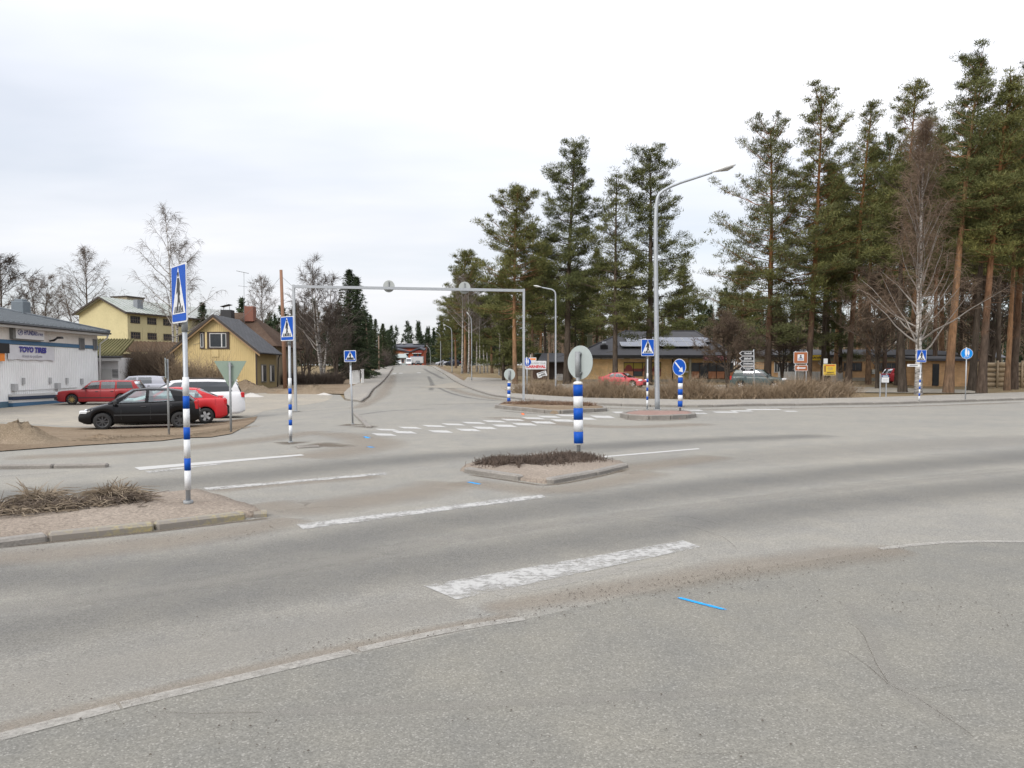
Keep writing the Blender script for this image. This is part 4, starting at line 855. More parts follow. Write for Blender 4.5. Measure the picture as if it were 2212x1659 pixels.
# street lamps
def lamp(label, loc, pts, r0, r1, head, group='street lamps', hs=1.0):
    t = thing('street_lamp', label, 'street lamp', loc, 0, group); n = len(pts); o = Vector(loc); q = [Vector(x) - o for x in pts]; k = smooth3(q)
    MB().tube(k, [r0 + (r1 - r0) * (i / (len(k) - 1)) for i in range(len(k))], 14).obj('pole', STEEL, t)
    d = (k[-1] - k[-2]).normalized(); e = k[-1]; L_ = .95 * hs; w = d.cross(Vector((0, 0, 1))).normalized(); u = w.cross(d)
    m = MB(); prof_ = [(0, .045), (.12, .07), (.3, .13), (.6, .165), (.85, .13), (1, .04)]; vs = []; nn = 12
    for s, rr in prof_:
        for j in range(nn): a = 2 * math.pi * j / nn; vs.append(e + d * s * L_ + w * math.cos(a) * rr * hs + u * math.sin(a) * rr * .55 * hs + u * .02)
    m.add(vs, [(i * nn + j, i * nn + (j + 1) % nn, (i + 1) * nn + (j + 1) % nn, (i + 1) * nn + j) for i in range(len(prof_) - 1) for j in range(nn)], True); m.f += [tuple(range(nn)), tuple(range((len(prof_) - 1) * nn, len(prof_) * nn))]; m.sm += [False, False]
    h = m.obj('lamp_head', M('lamp_housing', (.56, .56, .55), .5, .08, 5), t)
    m = MB(); c = e + d * .62 * L_ - u * .06 * hs; vs = [c + d * .26 * hs * math.cos(a) + w * .12 * hs * math.sin(a) - u * z for z, a in [(0, k2 * math.pi / 8) for k2 in range(16)]] + [c - u * .06 * hs]
    m.add(vs, [(i, (i + 1) % 16, 16) for i in range(16)], True); m.obj('lens', M('lamp_lens', (.42, .42, .40), .3, .1, 5), h)
    if r0 > .07: MB().tube([(0, 0, 0), (0, 0, .04)], .16, 8).obj('base_flange', STEELD, t); MB().box((-.09, -.02, 1.2), (.07, .10, .5)).obj('fuse_box', STEELD, t)
    return t
def smooth3(p, it=2):
    for _ in range(it):
        q = [p[0]]
        for a, b in zip(p, p[1:]): q += [a.lerp(b, .25), a.lerp(b, .75)]
        p = q + [p[-1]]
    return p
lb = G(1420, 892) + Vector((0, 0, .12)); Y0 = lb.y
lamp('tall street lamp with a slanting arm on the red-paved island', lb, [lb, A(1416.5, 560, Y0), A(1416, 440, Y0), A(1428, 408, Y0), A(1538, 373, Y0)], .105, .042, None, hs=1.05)
for u, Y, vt, arm, lab in [(1200.5, 52, 624, -40, 'shorter street lamp with arm bent left behind the billboard hedge'), (1019, 84, 686, -6, 'thin street lamp on the right verge of the side road'), (976.5, 108, 707, -16, 'thin street lamp before the roadside orange pines'), (952, 145, 720, -12, 'farther street lamp near the blue stall'), (930, 210, 752, -8, 'farthest street lamp near the school corner')]:
    b = GX(u, Y); lamp(lab, b, [b, A(u, vt + 24, Y), A(u - 1, vt + 3, Y), A(u + arm * .5, vt - 1, Y), A(u + arm * .75, vt - 3, Y)], .062, .035, None, hs=.6)
# wooden poles and wires
def wpole(label, u0, v0, u1, Y, r=.14, mat=POLEW):
    b = GX(u0, Y); e = A(u1, v0, Y); t = thing('utility_pole', label, 'utility pole', b, 0, 'wooden utility poles'); MB().tube([(0, 0, -.3), (e - b) * .5, e - b], [r, r * .85, r * .7], 12).obj('shaft', mat, t)
    MB().tube([e - b + Vector((-.12, 0, -.5)), e - b + Vector((.12, 0, -.5))], .03, 6).obj('insulator_bracket', STEELD, t); return e
e1 = wpole('tall reddish wooden pole behind the striped crossing post', 616, 583, 607, 63, .17, POLER); e2 = wpole('leaning grey wooden pole left of the side road', 798, 690, 790, 96, .13); wpole('grey wooden pole by the spruces', 819, 725, 818, 122, .13); wpole('far wooden pole by the school hedge', 828, 722, 826, 150, .13)
wpole('broken stay pole leaning towards the side road', 790, 782, 778, 95, .07)
def wire(label, a, b, sag, r=.012):
    pts = [a.lerp(b, i / 12) - Vector((0, 0, sag * 4 * (i / 12) * (1 - i / 12))) for i in range(13)]; o = MB().tube(pts, r, 4, False).obj('overhead_wire', M('wire_grey', (.12, .12, .12), .7, .1), None); return tag(o, label, 'wire', 'overhead wires')
wire('overhead wire from the reddish pole to the yellow house gable', e1 + Vector((0, 0, -.5)), Vector((-25.6, 61.9, 3.9)), .9); wire('overhead wire from the reddish pole towards the leaning pole', e1 + Vector((0, 0, -.5)), e2 + Vector((0, 0, -.4)), 1.0)
# direction signs
def plate(par, name, u0, v0, u1, v1, Y, o, mat, y0=-.05, th=.02, rim=None, tilt=0.0):
    a = A(u0, v0, Y) - o; b = A(u1, v1, Y) - o; w, h = b.x - a.x, a.z - b.z; cx, cz = (a.x + b.x) / 2, (a.z + b.z) / 2; po = rrect(w, h, min(.04, h * .15))
    rot = lambda p, q: (cx + p * math.cos(tilt) - q * math.sin(tilt), cz + p * math.sin(tilt) + q * math.cos(tilt))
    s = flat([rot(p, q) for p, q in po], y0, th, name, rim or mat, par)
    if rim: flat([rot(p * (1 - .05 / w * 1.0), q * (1 - .05 / h)) for p, q in po], y0 - th, .004, 'face', mat, s)
    return s, cx, cz, w, h
Y0 = 49.5; b = GX(1631, Y0); t = thing('direction_sign', 'stack of four black arrow direction signs on a pale post', 'road sign', b); MB().tube([(0, 0, -.2), A(1628, 755, Y0) - b], .035, 10).obj('post', STEEL, t)
for k, (v0, v1, tx) in enumerate([(758.5, 768.2, 'Uimahalli'), (770, 779.5, 'Jäähalli'), (780.5, 790.5, 'Urheilukenttä'), (791.5, 802.5, 'Terveysasema\nja hoito')]):
    a = A(1596.5, v1, Y0) - b; c = A(1628, v0, Y0) - b; h = c.z - a.z; zc_ = (a.z + c.z) / 2; po = [(a.x, zc_), (a.x + .16, a.z), (c.x, a.z), (c.x, c.z), (a.x + .16, c.z)]
    s = flat(po, -.04, .02, 'arrow_panel', WHITE, t); flat([(p + (.05 if p < a.x + .01 else (-.025 if p > c.x - .01 else .01)), zc_ + (q - zc_) * .84) for p, q in po], -.06, .003, 'black_face', BLACK, s)
    text_obj('lettering', tx, .17 if k < 3 else .12, WHITE, s, ((a.x + c.x) / 2 + .08, -.066, zc_), width=.62 if k > 1 else .48, bold=.004)
Y0 = 50.5; b = GX(1729, Y0); t = thing('bathing_place_sign', 'brown tourist sign with swimmer and arrow plate behind the hedge', 'road sign', b)
for u in (1719, 1742): MB().tube([(A(u, 800, Y0) - b) * Vector((1, 0, 0)) if False else Vector((A(u, 800, Y0).x - b.x, 0, -.2)), A(u, 758, Y0) - b], .035, 10).obj('post', STEEL, t)
s, cx, cz, w, h = plate(t, 'sign_plate', 1714, 760, 1743.5, 785, Y0, b, BROWN, rim=WHITE); flat(rrect(.42, .42, .02, cx, cz), -.076, .004, 'white_panel', WHITE, s)
m = MB(); m.disc((cx, -.0825, cz + .12), .055, (0, 1, 0), .003, 12); m.prism([(cx - .09, cz - .02), (cx + .09, cz - .02), (cx + .05, cz + .055), (cx - .05, cz + .055)], lambda p, q, d: (p, d, q), -.084, -.081); m.obj('swimmer', BLACK, s)
for dz in (-.07, -.14): MB().tube([(cx + x * .02, -.083, cz + dz + .014 * math.sin(x * 1.3)) for x in range(-8, 9)], .012, 5).obj('wave', NAVY, s)
s, cx, cz, w, h = plate(t, 'arrow_plate', 1716, 788.5, 1743.5, 801.5, Y0, b, BROWN, rim=WHITE); flat([(cx - .30, cz), (cx - .17, cz + .12), (cx - .17, cz + .045), (cx + .28, cz + .045), (cx + .28, cz - .045), (cx - .17, cz - .045), (cx - .17, cz - .12)][::-1], -.076, .004, 'arrow', WHITE, s)
Y0 = 60; b = GX(1791, Y0); t = thing('notice_board', 'yellow notice board with printed lines beside the dark pine stem', 'notice board', b)
for u in (1778.5, 1804): MB().box((A(u, 800, Y0).x - b.x, 0, .9), (.10, .10, 2.0)).obj('post', WOOD, t)
s, cx, cz, w, h = plate(t, 'board', 1777.5, 786.5, 1805, 811, Y0, b, YELLOW, rim=M('board_frame', (.45, .40, .30), .7)); 
for dz, wl, mt, sz in ((.34, .7, RED, .06), (.20, .4, GREYT, .03), (.10, .45, GREYT, .03), (.0, .4, GREYT, .03), (-.20, .55, BLACK, .06), (-.34, .7, BLACK, .06)): MB().box((cx + .05, -.076, cz + dz), (wl, .004, sz)).obj('printed_line', mt, s)
flat(rrect(.14, .5, .02, cx - .36, cz + .08), -.075, .003, 'picture', M('notice_brown', (.25, .13, .04), .6), s)
s, cx, cz, w, h = plate(t, 'small_plate', 1778.5, 774.5, 1787, 785.5, Y0, b, WHITE)
b = G(1910, 859.5); Y0 = b.y; t = thing('information_board', 'small white information board with a dark blue header on two posts', 'notice board', b)
for u in (1902, 1915): MB().box((A(u, 800, Y0).x - b.x, 0, .7), (.06, .06, 1.6)).obj('post', STEEL, t)
s, *_ = plate(t, 'board', 1903.5, 810, 1919, 826.5, Y0, b, WHITE); s2, cx, cz, w, h = plate(t, 'header', 1903.5, 810, 1919, 815, Y0, b, M('board_blue', (.02, .07, .17), .6), y0=-.073, th=.004)
MB().box((cx, -.079, cz), (.32, .004, .05)).obj('printed_line', WHITE, s2)
for k in range(4): MB().box((cx - .02, -.071, cz - .2 - .09 * k), (.34 - .05 * (k % 2), .004, .012)).obj('printed_line', GREYT, s)
# music club billboard
Y0 = 55.5; b = GX(1160, Y0); t = thing('billboard', 'white music club billboard on rough wooden posts', 'billboard', b)
for u in (1149, 1184): MB().box((A(u, 800, Y0).x - b.x, .06, 1.35), (.13, .13, 3.0)).obj('post', WOOD, t)
MB().tube([(A(1184, 800, Y0).x - b.x, .1, .9), (A(1175, 800, Y0).x - b.x, .5, 0)], .05, 6).obj('brace', WOOD, t)
s, cx, cz, w, h = plate(t, 'board', 1135, 779.6, 1180, 797.8, Y0, b, WHITE, th=.03)
text_obj('lettering', 'HOTEL MUSIC CLUB', .17, GREYT, s, (cx, -.086, cz + .13), width=w * .90); text_obj('lettering', 'KARNEVAL', .27, RED, s, (cx, -.086, cz - .12), width=w * .93, bold=.012)
s, cx, cz, w, h = plate(t, 'small_board', 1142.5, 772.3, 1158.5, 779.3, Y0, b, WHITE, th=.03); flat(rrect(w * .8, h * .5, .01, cx, cz), -.08, .004, 'orange_band', ORANGE, s)
s, cx, cz, w, h = plate(t, 'hanging_board', 1160, 803, 1181, 814.5, Y0, b, WHITE, y0=-.11, th=.02, tilt=R(17))
for dz, wl in ((.12, .5), (.03, .28), (-.06, .5), (-.14, .28)):
    MB().box((cx - dz * .29 + (.08 if wl < .4 else 0), -.134, cz + dz), (wl, .004, .045), M_=Matrix.Rotation(R(-17), 3, 'Y')).obj('printed_line', BLACK, s)
# roadside boxes
for u0, u1, v0, lab in ((755, 777, 801, 'larger white utility cabinet at the side road pavement'), (779.5, 786, 799, 'narrow white utility cabinet at the side road pavement')):
    Y0 = 74; b = GX((u0 + u1) / 2, Y0); w = (u1 - u0) * Y0 / F; h = (HOR - v0) * Y0 / F + CAMZ - b.z; t = thing('utility_cabinet', lab, 'cabinet', b, R(12), 'white utility cabinets'); WH = M('cabinet_white', (.60, .60, .59), .6, .08, 3)
    MB().bbox((0, 0, h / 2), (w, .45, h), .03).obj('housing', WH, t); MB().bbox((0, 0, h + .03), (w + .06, .51, .06), .02).obj('lid', WH, t); MB().box((w * .15, -.232, h * .5), (w * .6, .012, h * .8)).obj('door', M('cabinet_door', (.5, .5, .49), .6), t); MB().box((-w * .36, -.234, h * .6), (w * .16, .012, h * .3)).obj('meter_window', BLACK, t)

# ------------------------------------------------------------------ traffic islands
def island(label, outline, top, fillmat, stone, sub=None, kerb_part=None, group='kerbed traffic islands'):
    lo = Q(outline); cx, cy = sum(p[0] for p in lo) / len(lo), sum(p[1] for p in lo) / len(lo); o = Vector((cx, cy, gz(cx, cy))); t = thing('traffic_island', label, 'traffic island', o, 0, group)
    bm = bmesh.new(); loop = dense(lo + [lo[0]], .25)[:-1]; rings = []; rr = random.Random(3)
    for k in (1.0, .96, .8, .5, .2):
        rings.append([bm.verts.new((( x - cx) * k, (y - cy) * k, (-.05 if k == 1 else top - .012 + .05 * (1 - k) + rr.uniform(-.012, .014)) + gz(x, y) - o.z)) for x, y in loop])
    for a, b in zip(rings, rings[1:]):
        for i in range(len(loop)): bm.faces.new((a[i], a[(i + 1) % len(loop)], b[(i + 1) % len(loop)], b[i]))
    bm.faces.new(rings[-1]); bmesh.ops.recalc_face_normals(bm, faces=bm.faces); me = bpy.data.meshes.new('island_fill'); bm.to_mesh(me); bm.free()
    for p in me.polygons: p.use_smooth = True
    mobj('island_fill', me, fillmat, t)
    line = Q(kerb_part) if kerb_part else lo + [lo[0]]
    kerbs(line, t, top + .012, stone, sub=sub, origin=o); return t
island('gritty island with dry grass clumps and a yellow-painted kerb', [(-160, 1200), (0, 1176), (325, 1143), (535, 1119), (576, 1116), (560, 1103), (500, 1084), (430, 1064), (330, 1072), (150, 1085), (0, 1095), (-160, 1105)], .07, ISL, 1.0, lambda i, n: KERBY if i >= n - 2 else None, [(-160, 1201), (0, 1178), (325, 1145), (528, 1120)])
kerbs(Q([(545, 1116), (578, 1114)]), road, .06, .5, KERBY)
island('diamond island with brown heather and the big striped bollard', [(990, 1017), (1008, 1021), (1080, 1032), (1150, 1043), (1178, 1046), (1290, 1026), (1358, 1009), (1345, 1002), (1290, 994), (1190, 990), (1060, 996), (1000, 1010)], .065, ISL, .95, None, [(1008, 1020), (1080, 1031), (1125, 1038)])
kerbs(Q([(1184, 1045), (1290, 1025), (1350, 1010)]), road, .085, 1.1)
island('long far island of weathered kerb stones under the gantry leg', [(1073, 882), (1120, 887), (1180, 893), (1200, 894.5), (1307, 889), (1306, 884), (1276, 879), (1180, 876), (1108, 874.5), (1078, 878)], .15, DIRT, 1.0)
island('low red-paved island carrying the tall street lamp', [(1344, 902), (1360, 905), (1406, 907.5), (1470, 905.5), (1499, 902), (1494, 897), (1482, 894.5), (1378, 894.5), (1352, 898)], .15, FLAG, .9)
# dry plants on the islands
DRY = M('dry_stalks', (.21, .165, .115), .95, .4, 3); DRYD = M('dry_stalks_dark', (.10, .075, .055), .95, .4, 3); HEATH = M('brown_heather', (.085, .062, .048), .95, .5, 5); HEATH2 = M('brown_dead_plants', (.16, .10, .065), .95, .4, 3)
def tangle(label, line, hw, h, n, seed, mat, cat='dry plants', name='dry_plants', z=.1, fallen=.5, tw=.006, group='dry plants on the islands'):
    rg = np.random.default_rng(seed); p = dense(line, .1); nn = normals2(p); segs = []
    for i in range(n):
        k = rg.random() * (len(p) - 1.001); j = int(k); off = rg.normal(0, hw * .5); x = p[j][0] + nn[j][0] * off; y = p[j][1] + nn[j][1] * off; zz = gz(x, y) + z; a = np.array([x, y, zz - .02]); fl = rg.random() < fallen
        d = np.array([rg.normal(0, 1), rg.normal(0, 1), rg.uniform(.05, .35)]) if fl else np.array([rg.normal(0, .5), rg.normal(0, .5), 1.2]); d /= np.linalg.norm(d); L_ = h * rg.uniform(.5, 1.2) * (1.3 if fl else 1); q = a + np.array([0, 0, rg.uniform(0, h * .45)]) if fl else a
        m = q + d * L_ * .5; d[2] -= .35; e = m + d * L_ * .5; e[2] = max(e[2], zz); segs += [(q, m, tw, tw * .8), (m, e, tw * .8, tw * .4)]
    o = mobj(name, np_mesh(name, *np_tubes(segs)), mat); return tag(o, label, cat, group)
tangle('flattened dry grass lying along the gritty island', Q([(-120, 1130), (0, 1122), (180, 1110), (330, 1096)]), .26, .20, 800, 1, DRYD, fallen=.96, tw=.005)
tangle('tall heap of dry stalks left of the near crossing sign', Q([(235, 1098), (290, 1092)]), .18, .28, 420, 2, DRY, fallen=.80); tangle('heap of dry stalks at the far left of the gritty island', Q([(70, 1108), (130, 1104)]), .18, .27, 380, 3, DRY, fallen=.80)
tangle('flat mat of dead stalks between the two dry heaps', Q([(0, 1128), (120, 1118), (240, 1108)]), .22, .16, 420, 13, DRY, fallen=.95)
tangle('low brown heather filling the diamond island', Q([(1060, 1008), (1120, 1013), (1200, 1005), (1265, 997)]), .45, .15, 6500, 4, HEATH, 'heather', 'heather', .09, .15, .005)
tangle('brown dead plants on the long far island', Q([(1120, 880), (1200, 882), (1280, 884)]), .55, .30, 2200, 5, HEATH2, z=.12, fallen=.3, tw=.009)
tangle('reddish dead weeds round the gantry foot', Q([(1090, 878), (1130, 878)]), .4, .18, 700, 6, HEATH2, z=.12, fallen=.5, tw=.008)
tangle('dry weeds along the dirt verge', Q([(180, 955), (350, 945), (520, 925)]), .55, .10, 1800, 8, DRY, z=.02, fallen=.8, tw=.005, group='dry plants on the verge')
# heaps
def heap(label, c, rx, ry, h, seed, mat, name='sand_heap', cat='sand heap', group='heaps of swept sand', rough=.12):
    rg = np.random.default_rng(seed); n, m = 30, 12; o = Vector((c.x, c.y, c.z)); vs = []; ph = rg.random(6) * 6.28
    for i in range(m + 1):
        r_ = i / m
        for j in range(n):
            a = 2 * math.pi * j / n; wob = 1 + .18 * math.sin(2 * a + ph[0]) + .12 * math.sin(5 * a + ph[1]); x, y = r_ * rx * wob * math.cos(a), r_ * ry * wob * math.sin(a)
            z = h * (.5 + .5 * math.cos(math.pi * r_)) ** 1.15 * (1 + rough * rg.normal()) if i < m else -.03; vs.append((x, y, z + gz(c.x + x, c.y + y) - o.z + .02))
    fs = [(i * n + j, i * n + (j + 1) % n, (i + 1) * n + (j + 1) % n, (i + 1) * n + j) for i in range(m) for j in range(n)]
    ob = mobj(name, np_mesh(name, vs, fs, True), mat, None, o); return tag(ob, label, cat, group)
heap('large swept sand heap on the verge in front of the garage', G(40, 955), 1.25, .8, .44, 1, SANDP); heap('tiny heap of dead leaves on the verge', G(215, 948), .35, .25, .09, 2, DIRT)
heap('sand heap at the side road corner behind the gantry leg', GX(678, 58), 1.7, 1.0, .55, 3, SANDP); heap('low sand heap by the yellow house corner', GX(560, 59), 1.6, .9, .45, 4, SANDP); heap('sand heap against the yellow house wall', GX(530, 60.5), 2.2, .8, .75, 5, DIRT); heap('low spread of sand between the heaps', GX(620, 58), 1.8, .8, .3, 6, DIRT)
SNOW = M('dirty_snow', (.40, .38, .35), .8, .15, 4, bumps=.4); heap('patch of dirty melting snow behind the white van', GX(543, 55), 1.0, .6, .22, 7, SNOW, 'snow_patch', 'snow', 'patches of melting snow'); heap('small patch of melting snow by the corner heap', GX(700, 56.5), .5, .3, .12, 8, SNOW, 'snow_patch', 'snow', 'patches of melting snow')
# ------------------------------------------------------------------ cars
def paint(name, col, rough=.28, var=.06, spec=.4): return M(name, col, rough, var, 2.0, coat=.1, spec=spec)
def glass_mat(name, tint, refl=.16):
    if name in MATS: return MATS[name]
    m, n, b = nodes(name); o = n.nodes['Material Output']; tr = n.nodes.new('ShaderNodeBsdfTransparent'); tr.inputs[0].default_value = tuple(tint) + (1,)
    gl = n.nodes.new('ShaderNodeBsdfGlossy'); gl.inputs['Roughness'].default_value = .04; gl.inputs[0].default_value = (.9, .93, .95, 1)
    lw = n.nodes.new('ShaderNodeLayerWeight'); lw.inputs[0].default_value = .25
    mr = n.nodes.new('ShaderNodeMapRange'); mr.inputs[3].default_value = refl; mr.inputs[4].default_value = .85; n.links.new(lw.outputs['Fresnel'], mr.inputs[0])
    ms = n.nodes.new('ShaderNodeMixShader'); n.links.new(mr.outputs[0], ms.inputs[0]); n.links.new(tr.outputs[0], ms.inputs[1]); n.links.new(gl.outputs[0], ms.inputs[2]); n.links.new(ms.outputs[0], o.inputs[0]); MATS[name] = m; return m
RUB = M('tyre_rubber', (.018, .018, .018), .85, .2, 20); TRIM = M('black_trim', (.02, .02, .021), .55, .15, 8); ALLOY = M('alloy_rim', (.50, .51, .52), .35, .1, 8, metal=.6); GOLD = M('gold_rim', (.42, .30, .12), .35, .1, 8, metal=.5); STRIM = M('steel_rim', (.045, .045, .047), .6, .2, 8)
INT = M('car_interior', (.030, .030, .032), .9, .2, 6); TAIL = M('tail_lamp_red', (.42, .012, .015), .25, .1, 20); HEADL = M('head_lamp_clear', (.62, .64, .66), .15, .1, 30); PLATE = M('number_plate', (.62, .62, .60), .5, .05, 5)
GL_CLR = glass_mat('clear_car_glass', (.62, .74, .72), .20); GL_DRK = glass_mat('tinted_car_glass', (.05, .055, .06), .10); GL_MID = glass_mat('grey_car_glass', (.30, .35, .36), .16)
def ip(pts, x):
    if x <= pts[0][0]: return pts[0][1]
    for (a, za), (b, zb) in zip(pts, pts[1:]):
        if x <= b: return za + (zb - za) * (x - a) / (b - a)
    return pts[-1][1]
def wheel(par, x, y, r, w, rim_mat, nsp, side, name='wheel'):
    wh = bpy.data.objects.new(name, None); COL.objects.link(wh); wh.parent = par; wh.location = (x, y, r); key = (round(r, 3), rim_mat.name, nsp, side)
    if key not in _wm:
        n = 28; pr = [(r * .66, -w / 2), (r * .93, -w / 2), (r, -w * .34), (r, w * .34), (r * .93, w / 2), (r * .66, w / 2)]; vs = [(rr * math.cos(2 * math.pi * k / n), yy, rr * math.sin(2 * math.pi * k / n)) for rr, yy in pr for k in range(n)]
        m = MB().add(vs, [(i * n + k, i * n + (k + 1) % n, (i + 1) * n + (k + 1) % n, (i + 1) * n + k) for i in range(5) for k in range(n)], True); ty = m.mesh('tyre', True)
        m = MB(); ys = side * w / 2; rr = [(r * .68, ys * 1.01), (r * .62, ys * .98), (r * .58, ys * .45), (.001, ys * .40)]; vs = [(a * math.cos(2 * math.pi * k / n), b, a * math.sin(2 * math.pi * k / n)) for a, b in rr for k in range(n)]
        m.add(vs, [(i * n + k, i * n + (k + 1) % n, (i + 1) * n + (k + 1) % n, (i + 1) * n + k) for i in range(3) for k in range(n)], True); rm = m.mesh('rim', True)
        m = MB()
        for k in range(nsp): a = 2 * math.pi * k / nsp; c = Vector((math.cos(a) * r * .33, ys * .75, math.sin(a) * r * .33)); m.box(c, (r * .60, .03, r * (.55 if nsp < 6 else .34) * 2 / nsp * 1.4), M_=Matrix.Rotation(-a, 3, 'Y'))
        m.disc((0, ys * .8, 0), r * .13, (0, 1, 0), .03, 14); sp = m.mesh('spokes', True); _wm[key] = (ty, rm, sp)
    ty, rm, sp = _wm[key]; mobj('tyre', ty, RUB, wh); ri = mobj('rim', rm, STRIM if rim_mat is not ALLOY else TRIM, wh)
    if nsp: mobj('spokes', sp, rim_mat, wh)
    return wh
_wm = {}
def car(name, label, loc, head, S, col, glass, group='cars parked at the garage', full=True):
    t = thing(name, label, 'car', loc, head, group); Lc, W, H = S['L'], S['W'], S['H']; T = S['T']; hw = W / 2; wr = S['wr']; ar = wr + .055; X = lambda x: Lc / 2 - x
    def half(x):
        k = 1 - .20 * max(0, (.55 - x) / .55) ** 2.2 - S.get('tt', .12) * max(0, (x - (Lc - .45)) / .45) ** 2.2; return hw * k
    def bot(x):
        z = S.get('clr', .20) + .10 * max(0, (.25 - x) / .25) + .12 * max(0, (x - Lc + .25) / .25)
        for xw in (S['xf'], S['xr']):
            if abs(x - xw) < ar: z = max(z, wr + math.sqrt(ar * ar - (x - xw) ** 2))
        return z
    xs = sorted(set([round(x, 3) for x in list(np.linspace(0, Lc, 44)) + [.02, .05, .1, Lc - .02, Lc - .05, Lc - .1] + [xw + ar * s for xw in (S['xf'], S['xr']) for s in (-1.001, -.995, -.93, -.8, -.55, -.3, 0, .3, .55, .8, .93, .995, 1.001)]]))
    rings = []; lv = [(0, .74), (0, .962), (.12, .985), (.34, 1.0), (.60, 1.0), (.80, .985), (.92, .955), (1.0, .905)]
    for x in xs:
        zb, zt, w = bot(x), ip(T, x), half(x); zb = min(zb, zt - .05); ring = [(y * w, zb + f * (zt - zb)) for f, y in lv] + [(.55 * w, zt + .022), (0, zt + .03)]; full_r = [(-y, z) for y, z in ring] + [(y, z) for y, z in ring[-2::-1]]; rings.append([(X(x), y, z) for y, z in full_r])
    m = MB(); nr = len(rings[0]); m.add([v for r_ in rings for v in r_], [(i * nr + k, i * nr + k + 1, (i + 1) * nr + k + 1, (i + 1) * nr + k) for i in range(len(rings) - 1) for k in range(nr - 1)], True)
    m.f += [tuple(range(nr)), tuple((len(rings) - 1) * nr + k for k in range(nr - 1, -1, -1))]; m.sm += [False, False]; body = m.obj('body', col, t)
    # dark underside and wheel wells
    MB().box((0, 0, S.get('clr', .2) + .21), (Lc * .93, W * .70, .40)).obj('underside', TRIM, t)
    # cabin
    C = S['cols']; rz = S['roof']; yb = lambda x: half(x) * .905; yr = lambda x: half(min(max(x, .6), Lc - .5)) * S.get('tum', .76)
    def pt(c, s, side):
        xb, xr = c[0], c[1]; zb, zr = ip(T, xb) - .01, ip(rz, xr); b = Vector((xb, yb(xb), zb)); e = Vector((xr, yr(xr), zr)); v = b.lerp(e, s); v.y += .05 * 4 * s * (1 - s) * .6; return Vector((X(v.x), side * v.y, v.z))
    rows = [0, .07, .5, .88, 1]; pm = MB(); glasses = []
    for side in (-1, 1):
        for i in range(len(C) - 1):
            a, b, typ = C[i], C[i + 1], C[i][2]
            for r0, r1 in zip(rows, rows[1:]):
                q = [pt(a, r0, side), pt(b, r0, side), pt(b, r1, side), pt(a, r1, side)]
                if typ == 'p' or r0 == 0 or r1 == 1: pm.quad(*q)
            if typ != 'p':
                g = MB()
                for r0, r1 in ((.07, .5), (.5, .88)): g.quad(*[pt(a, r0, side), pt(b, r0, side), pt(b, r1, side), pt(a, r1, side)])
                glasses.append((g, GL_DRK if typ == 'd' else glass))
    for ci, bul in ((0, 1), (len(C) - 1, -1)):
        c = C[ci]; sr = [0, .07, .35, .65, .93, 1]; ty = [-1, -.92, -.5, 0, .5, .92, 1]; g = MB()
        def wp(s, k):
            q = pt(c, s, 1); p2 = Vector((q.x, q.y * k, q.z)); p2.x += bul * .10 * (1 - k * k); p2.z += .035 * (1 - k * k) * s; return p2
        for s0, s1 in zip(sr, sr[1:]):
            for k0, k1 in zip(ty, ty[1:]):
                q = [wp(s0, k0), wp(s0, k1), wp(s1, k1), wp(s1, k0)]; (pm if s0 == 0 or s1 == 1 or k0 == -1 or k1 == 1 else g).quad(*q)
        glasses.append((g, glass if ci == 0 else S.get('rg', glass)))
    kk = [-1, -.86, -.5, 0, .5, .86, 1]; hz = [0, .022, .032, .036, .032, .022, 0]; grid = [[Vector((X(c[1]), yr(c[1]) * k, ip(rz, c[1]) + h)) for k, h in zip(kk, hz)] for c in C]
    grid[0] = [Vector((v.x + .10 * (1 - k * k), v.y, v.z)) for v, k in zip(grid[0], kk)]; grid[-1] = [Vector((v.x - .10 * (1 - k * k), v.y, v.z)) for v, k in zip(grid[-1], kk)]
    for a, b in zip(grid, grid[1:]):
        for k in range(6): pm.add([a[k], a[k + 1], b[k + 1], b[k]], [(0, 1, 2, 3)], True)
    pm.obj('roof_and_pillars', col if not S.get('rp') else S['rp'], t)
    for k, (g, gm) in enumerate(glasses): g.obj('windscreen' if k == len(glasses) - 2 else ('rear_window' if k == len(glasses) - 1 else 'side_window'), gm, t)
    # seats
    for x in S['seats']:
        for y in (-.36, .36): MB().bbox((X(x), y * W / 1.7, ip(T, x) - .02), (.14, .46, .5), .05).bbox((X(x + .03), y * W / 1.7, ip(T, x) + .27), (.09, .24, .16), .03).obj('seat', INT, t)
    MB().box((X((C[0][0] + C[-1][0]) / 2 + .1), 0, ip(T, Lc * .5) + .012), (C[-1][0] - C[0][0] - .45, W * .74, .02)).obj('cabin_floor', INT, t)
    for xw, nm in ((S['xf'], 'f'), (S['xr'], 'r')):
        for side in (-1, 1): wheel(t, X(xw), side * (hw - .105), wr, .19, S['rim'], S['nsp'], side)
    for side in (-1, 1):
        x = S['lamp'][0]; hl = S['lamp']; MB().bbox((X(x), side * (half(x) - .11), hl[1]), (hl[2], .26, hl[3]), .03).obj('headlight', HEADL, t)
        x = Lc - S['tail'][0]; tl_ = S['tail']; MB().bbox((X(x), side * (half(x) - .055), tl_[1]), (tl_[2], .13, tl_[3]), .03).obj('taillight', TAIL, t)
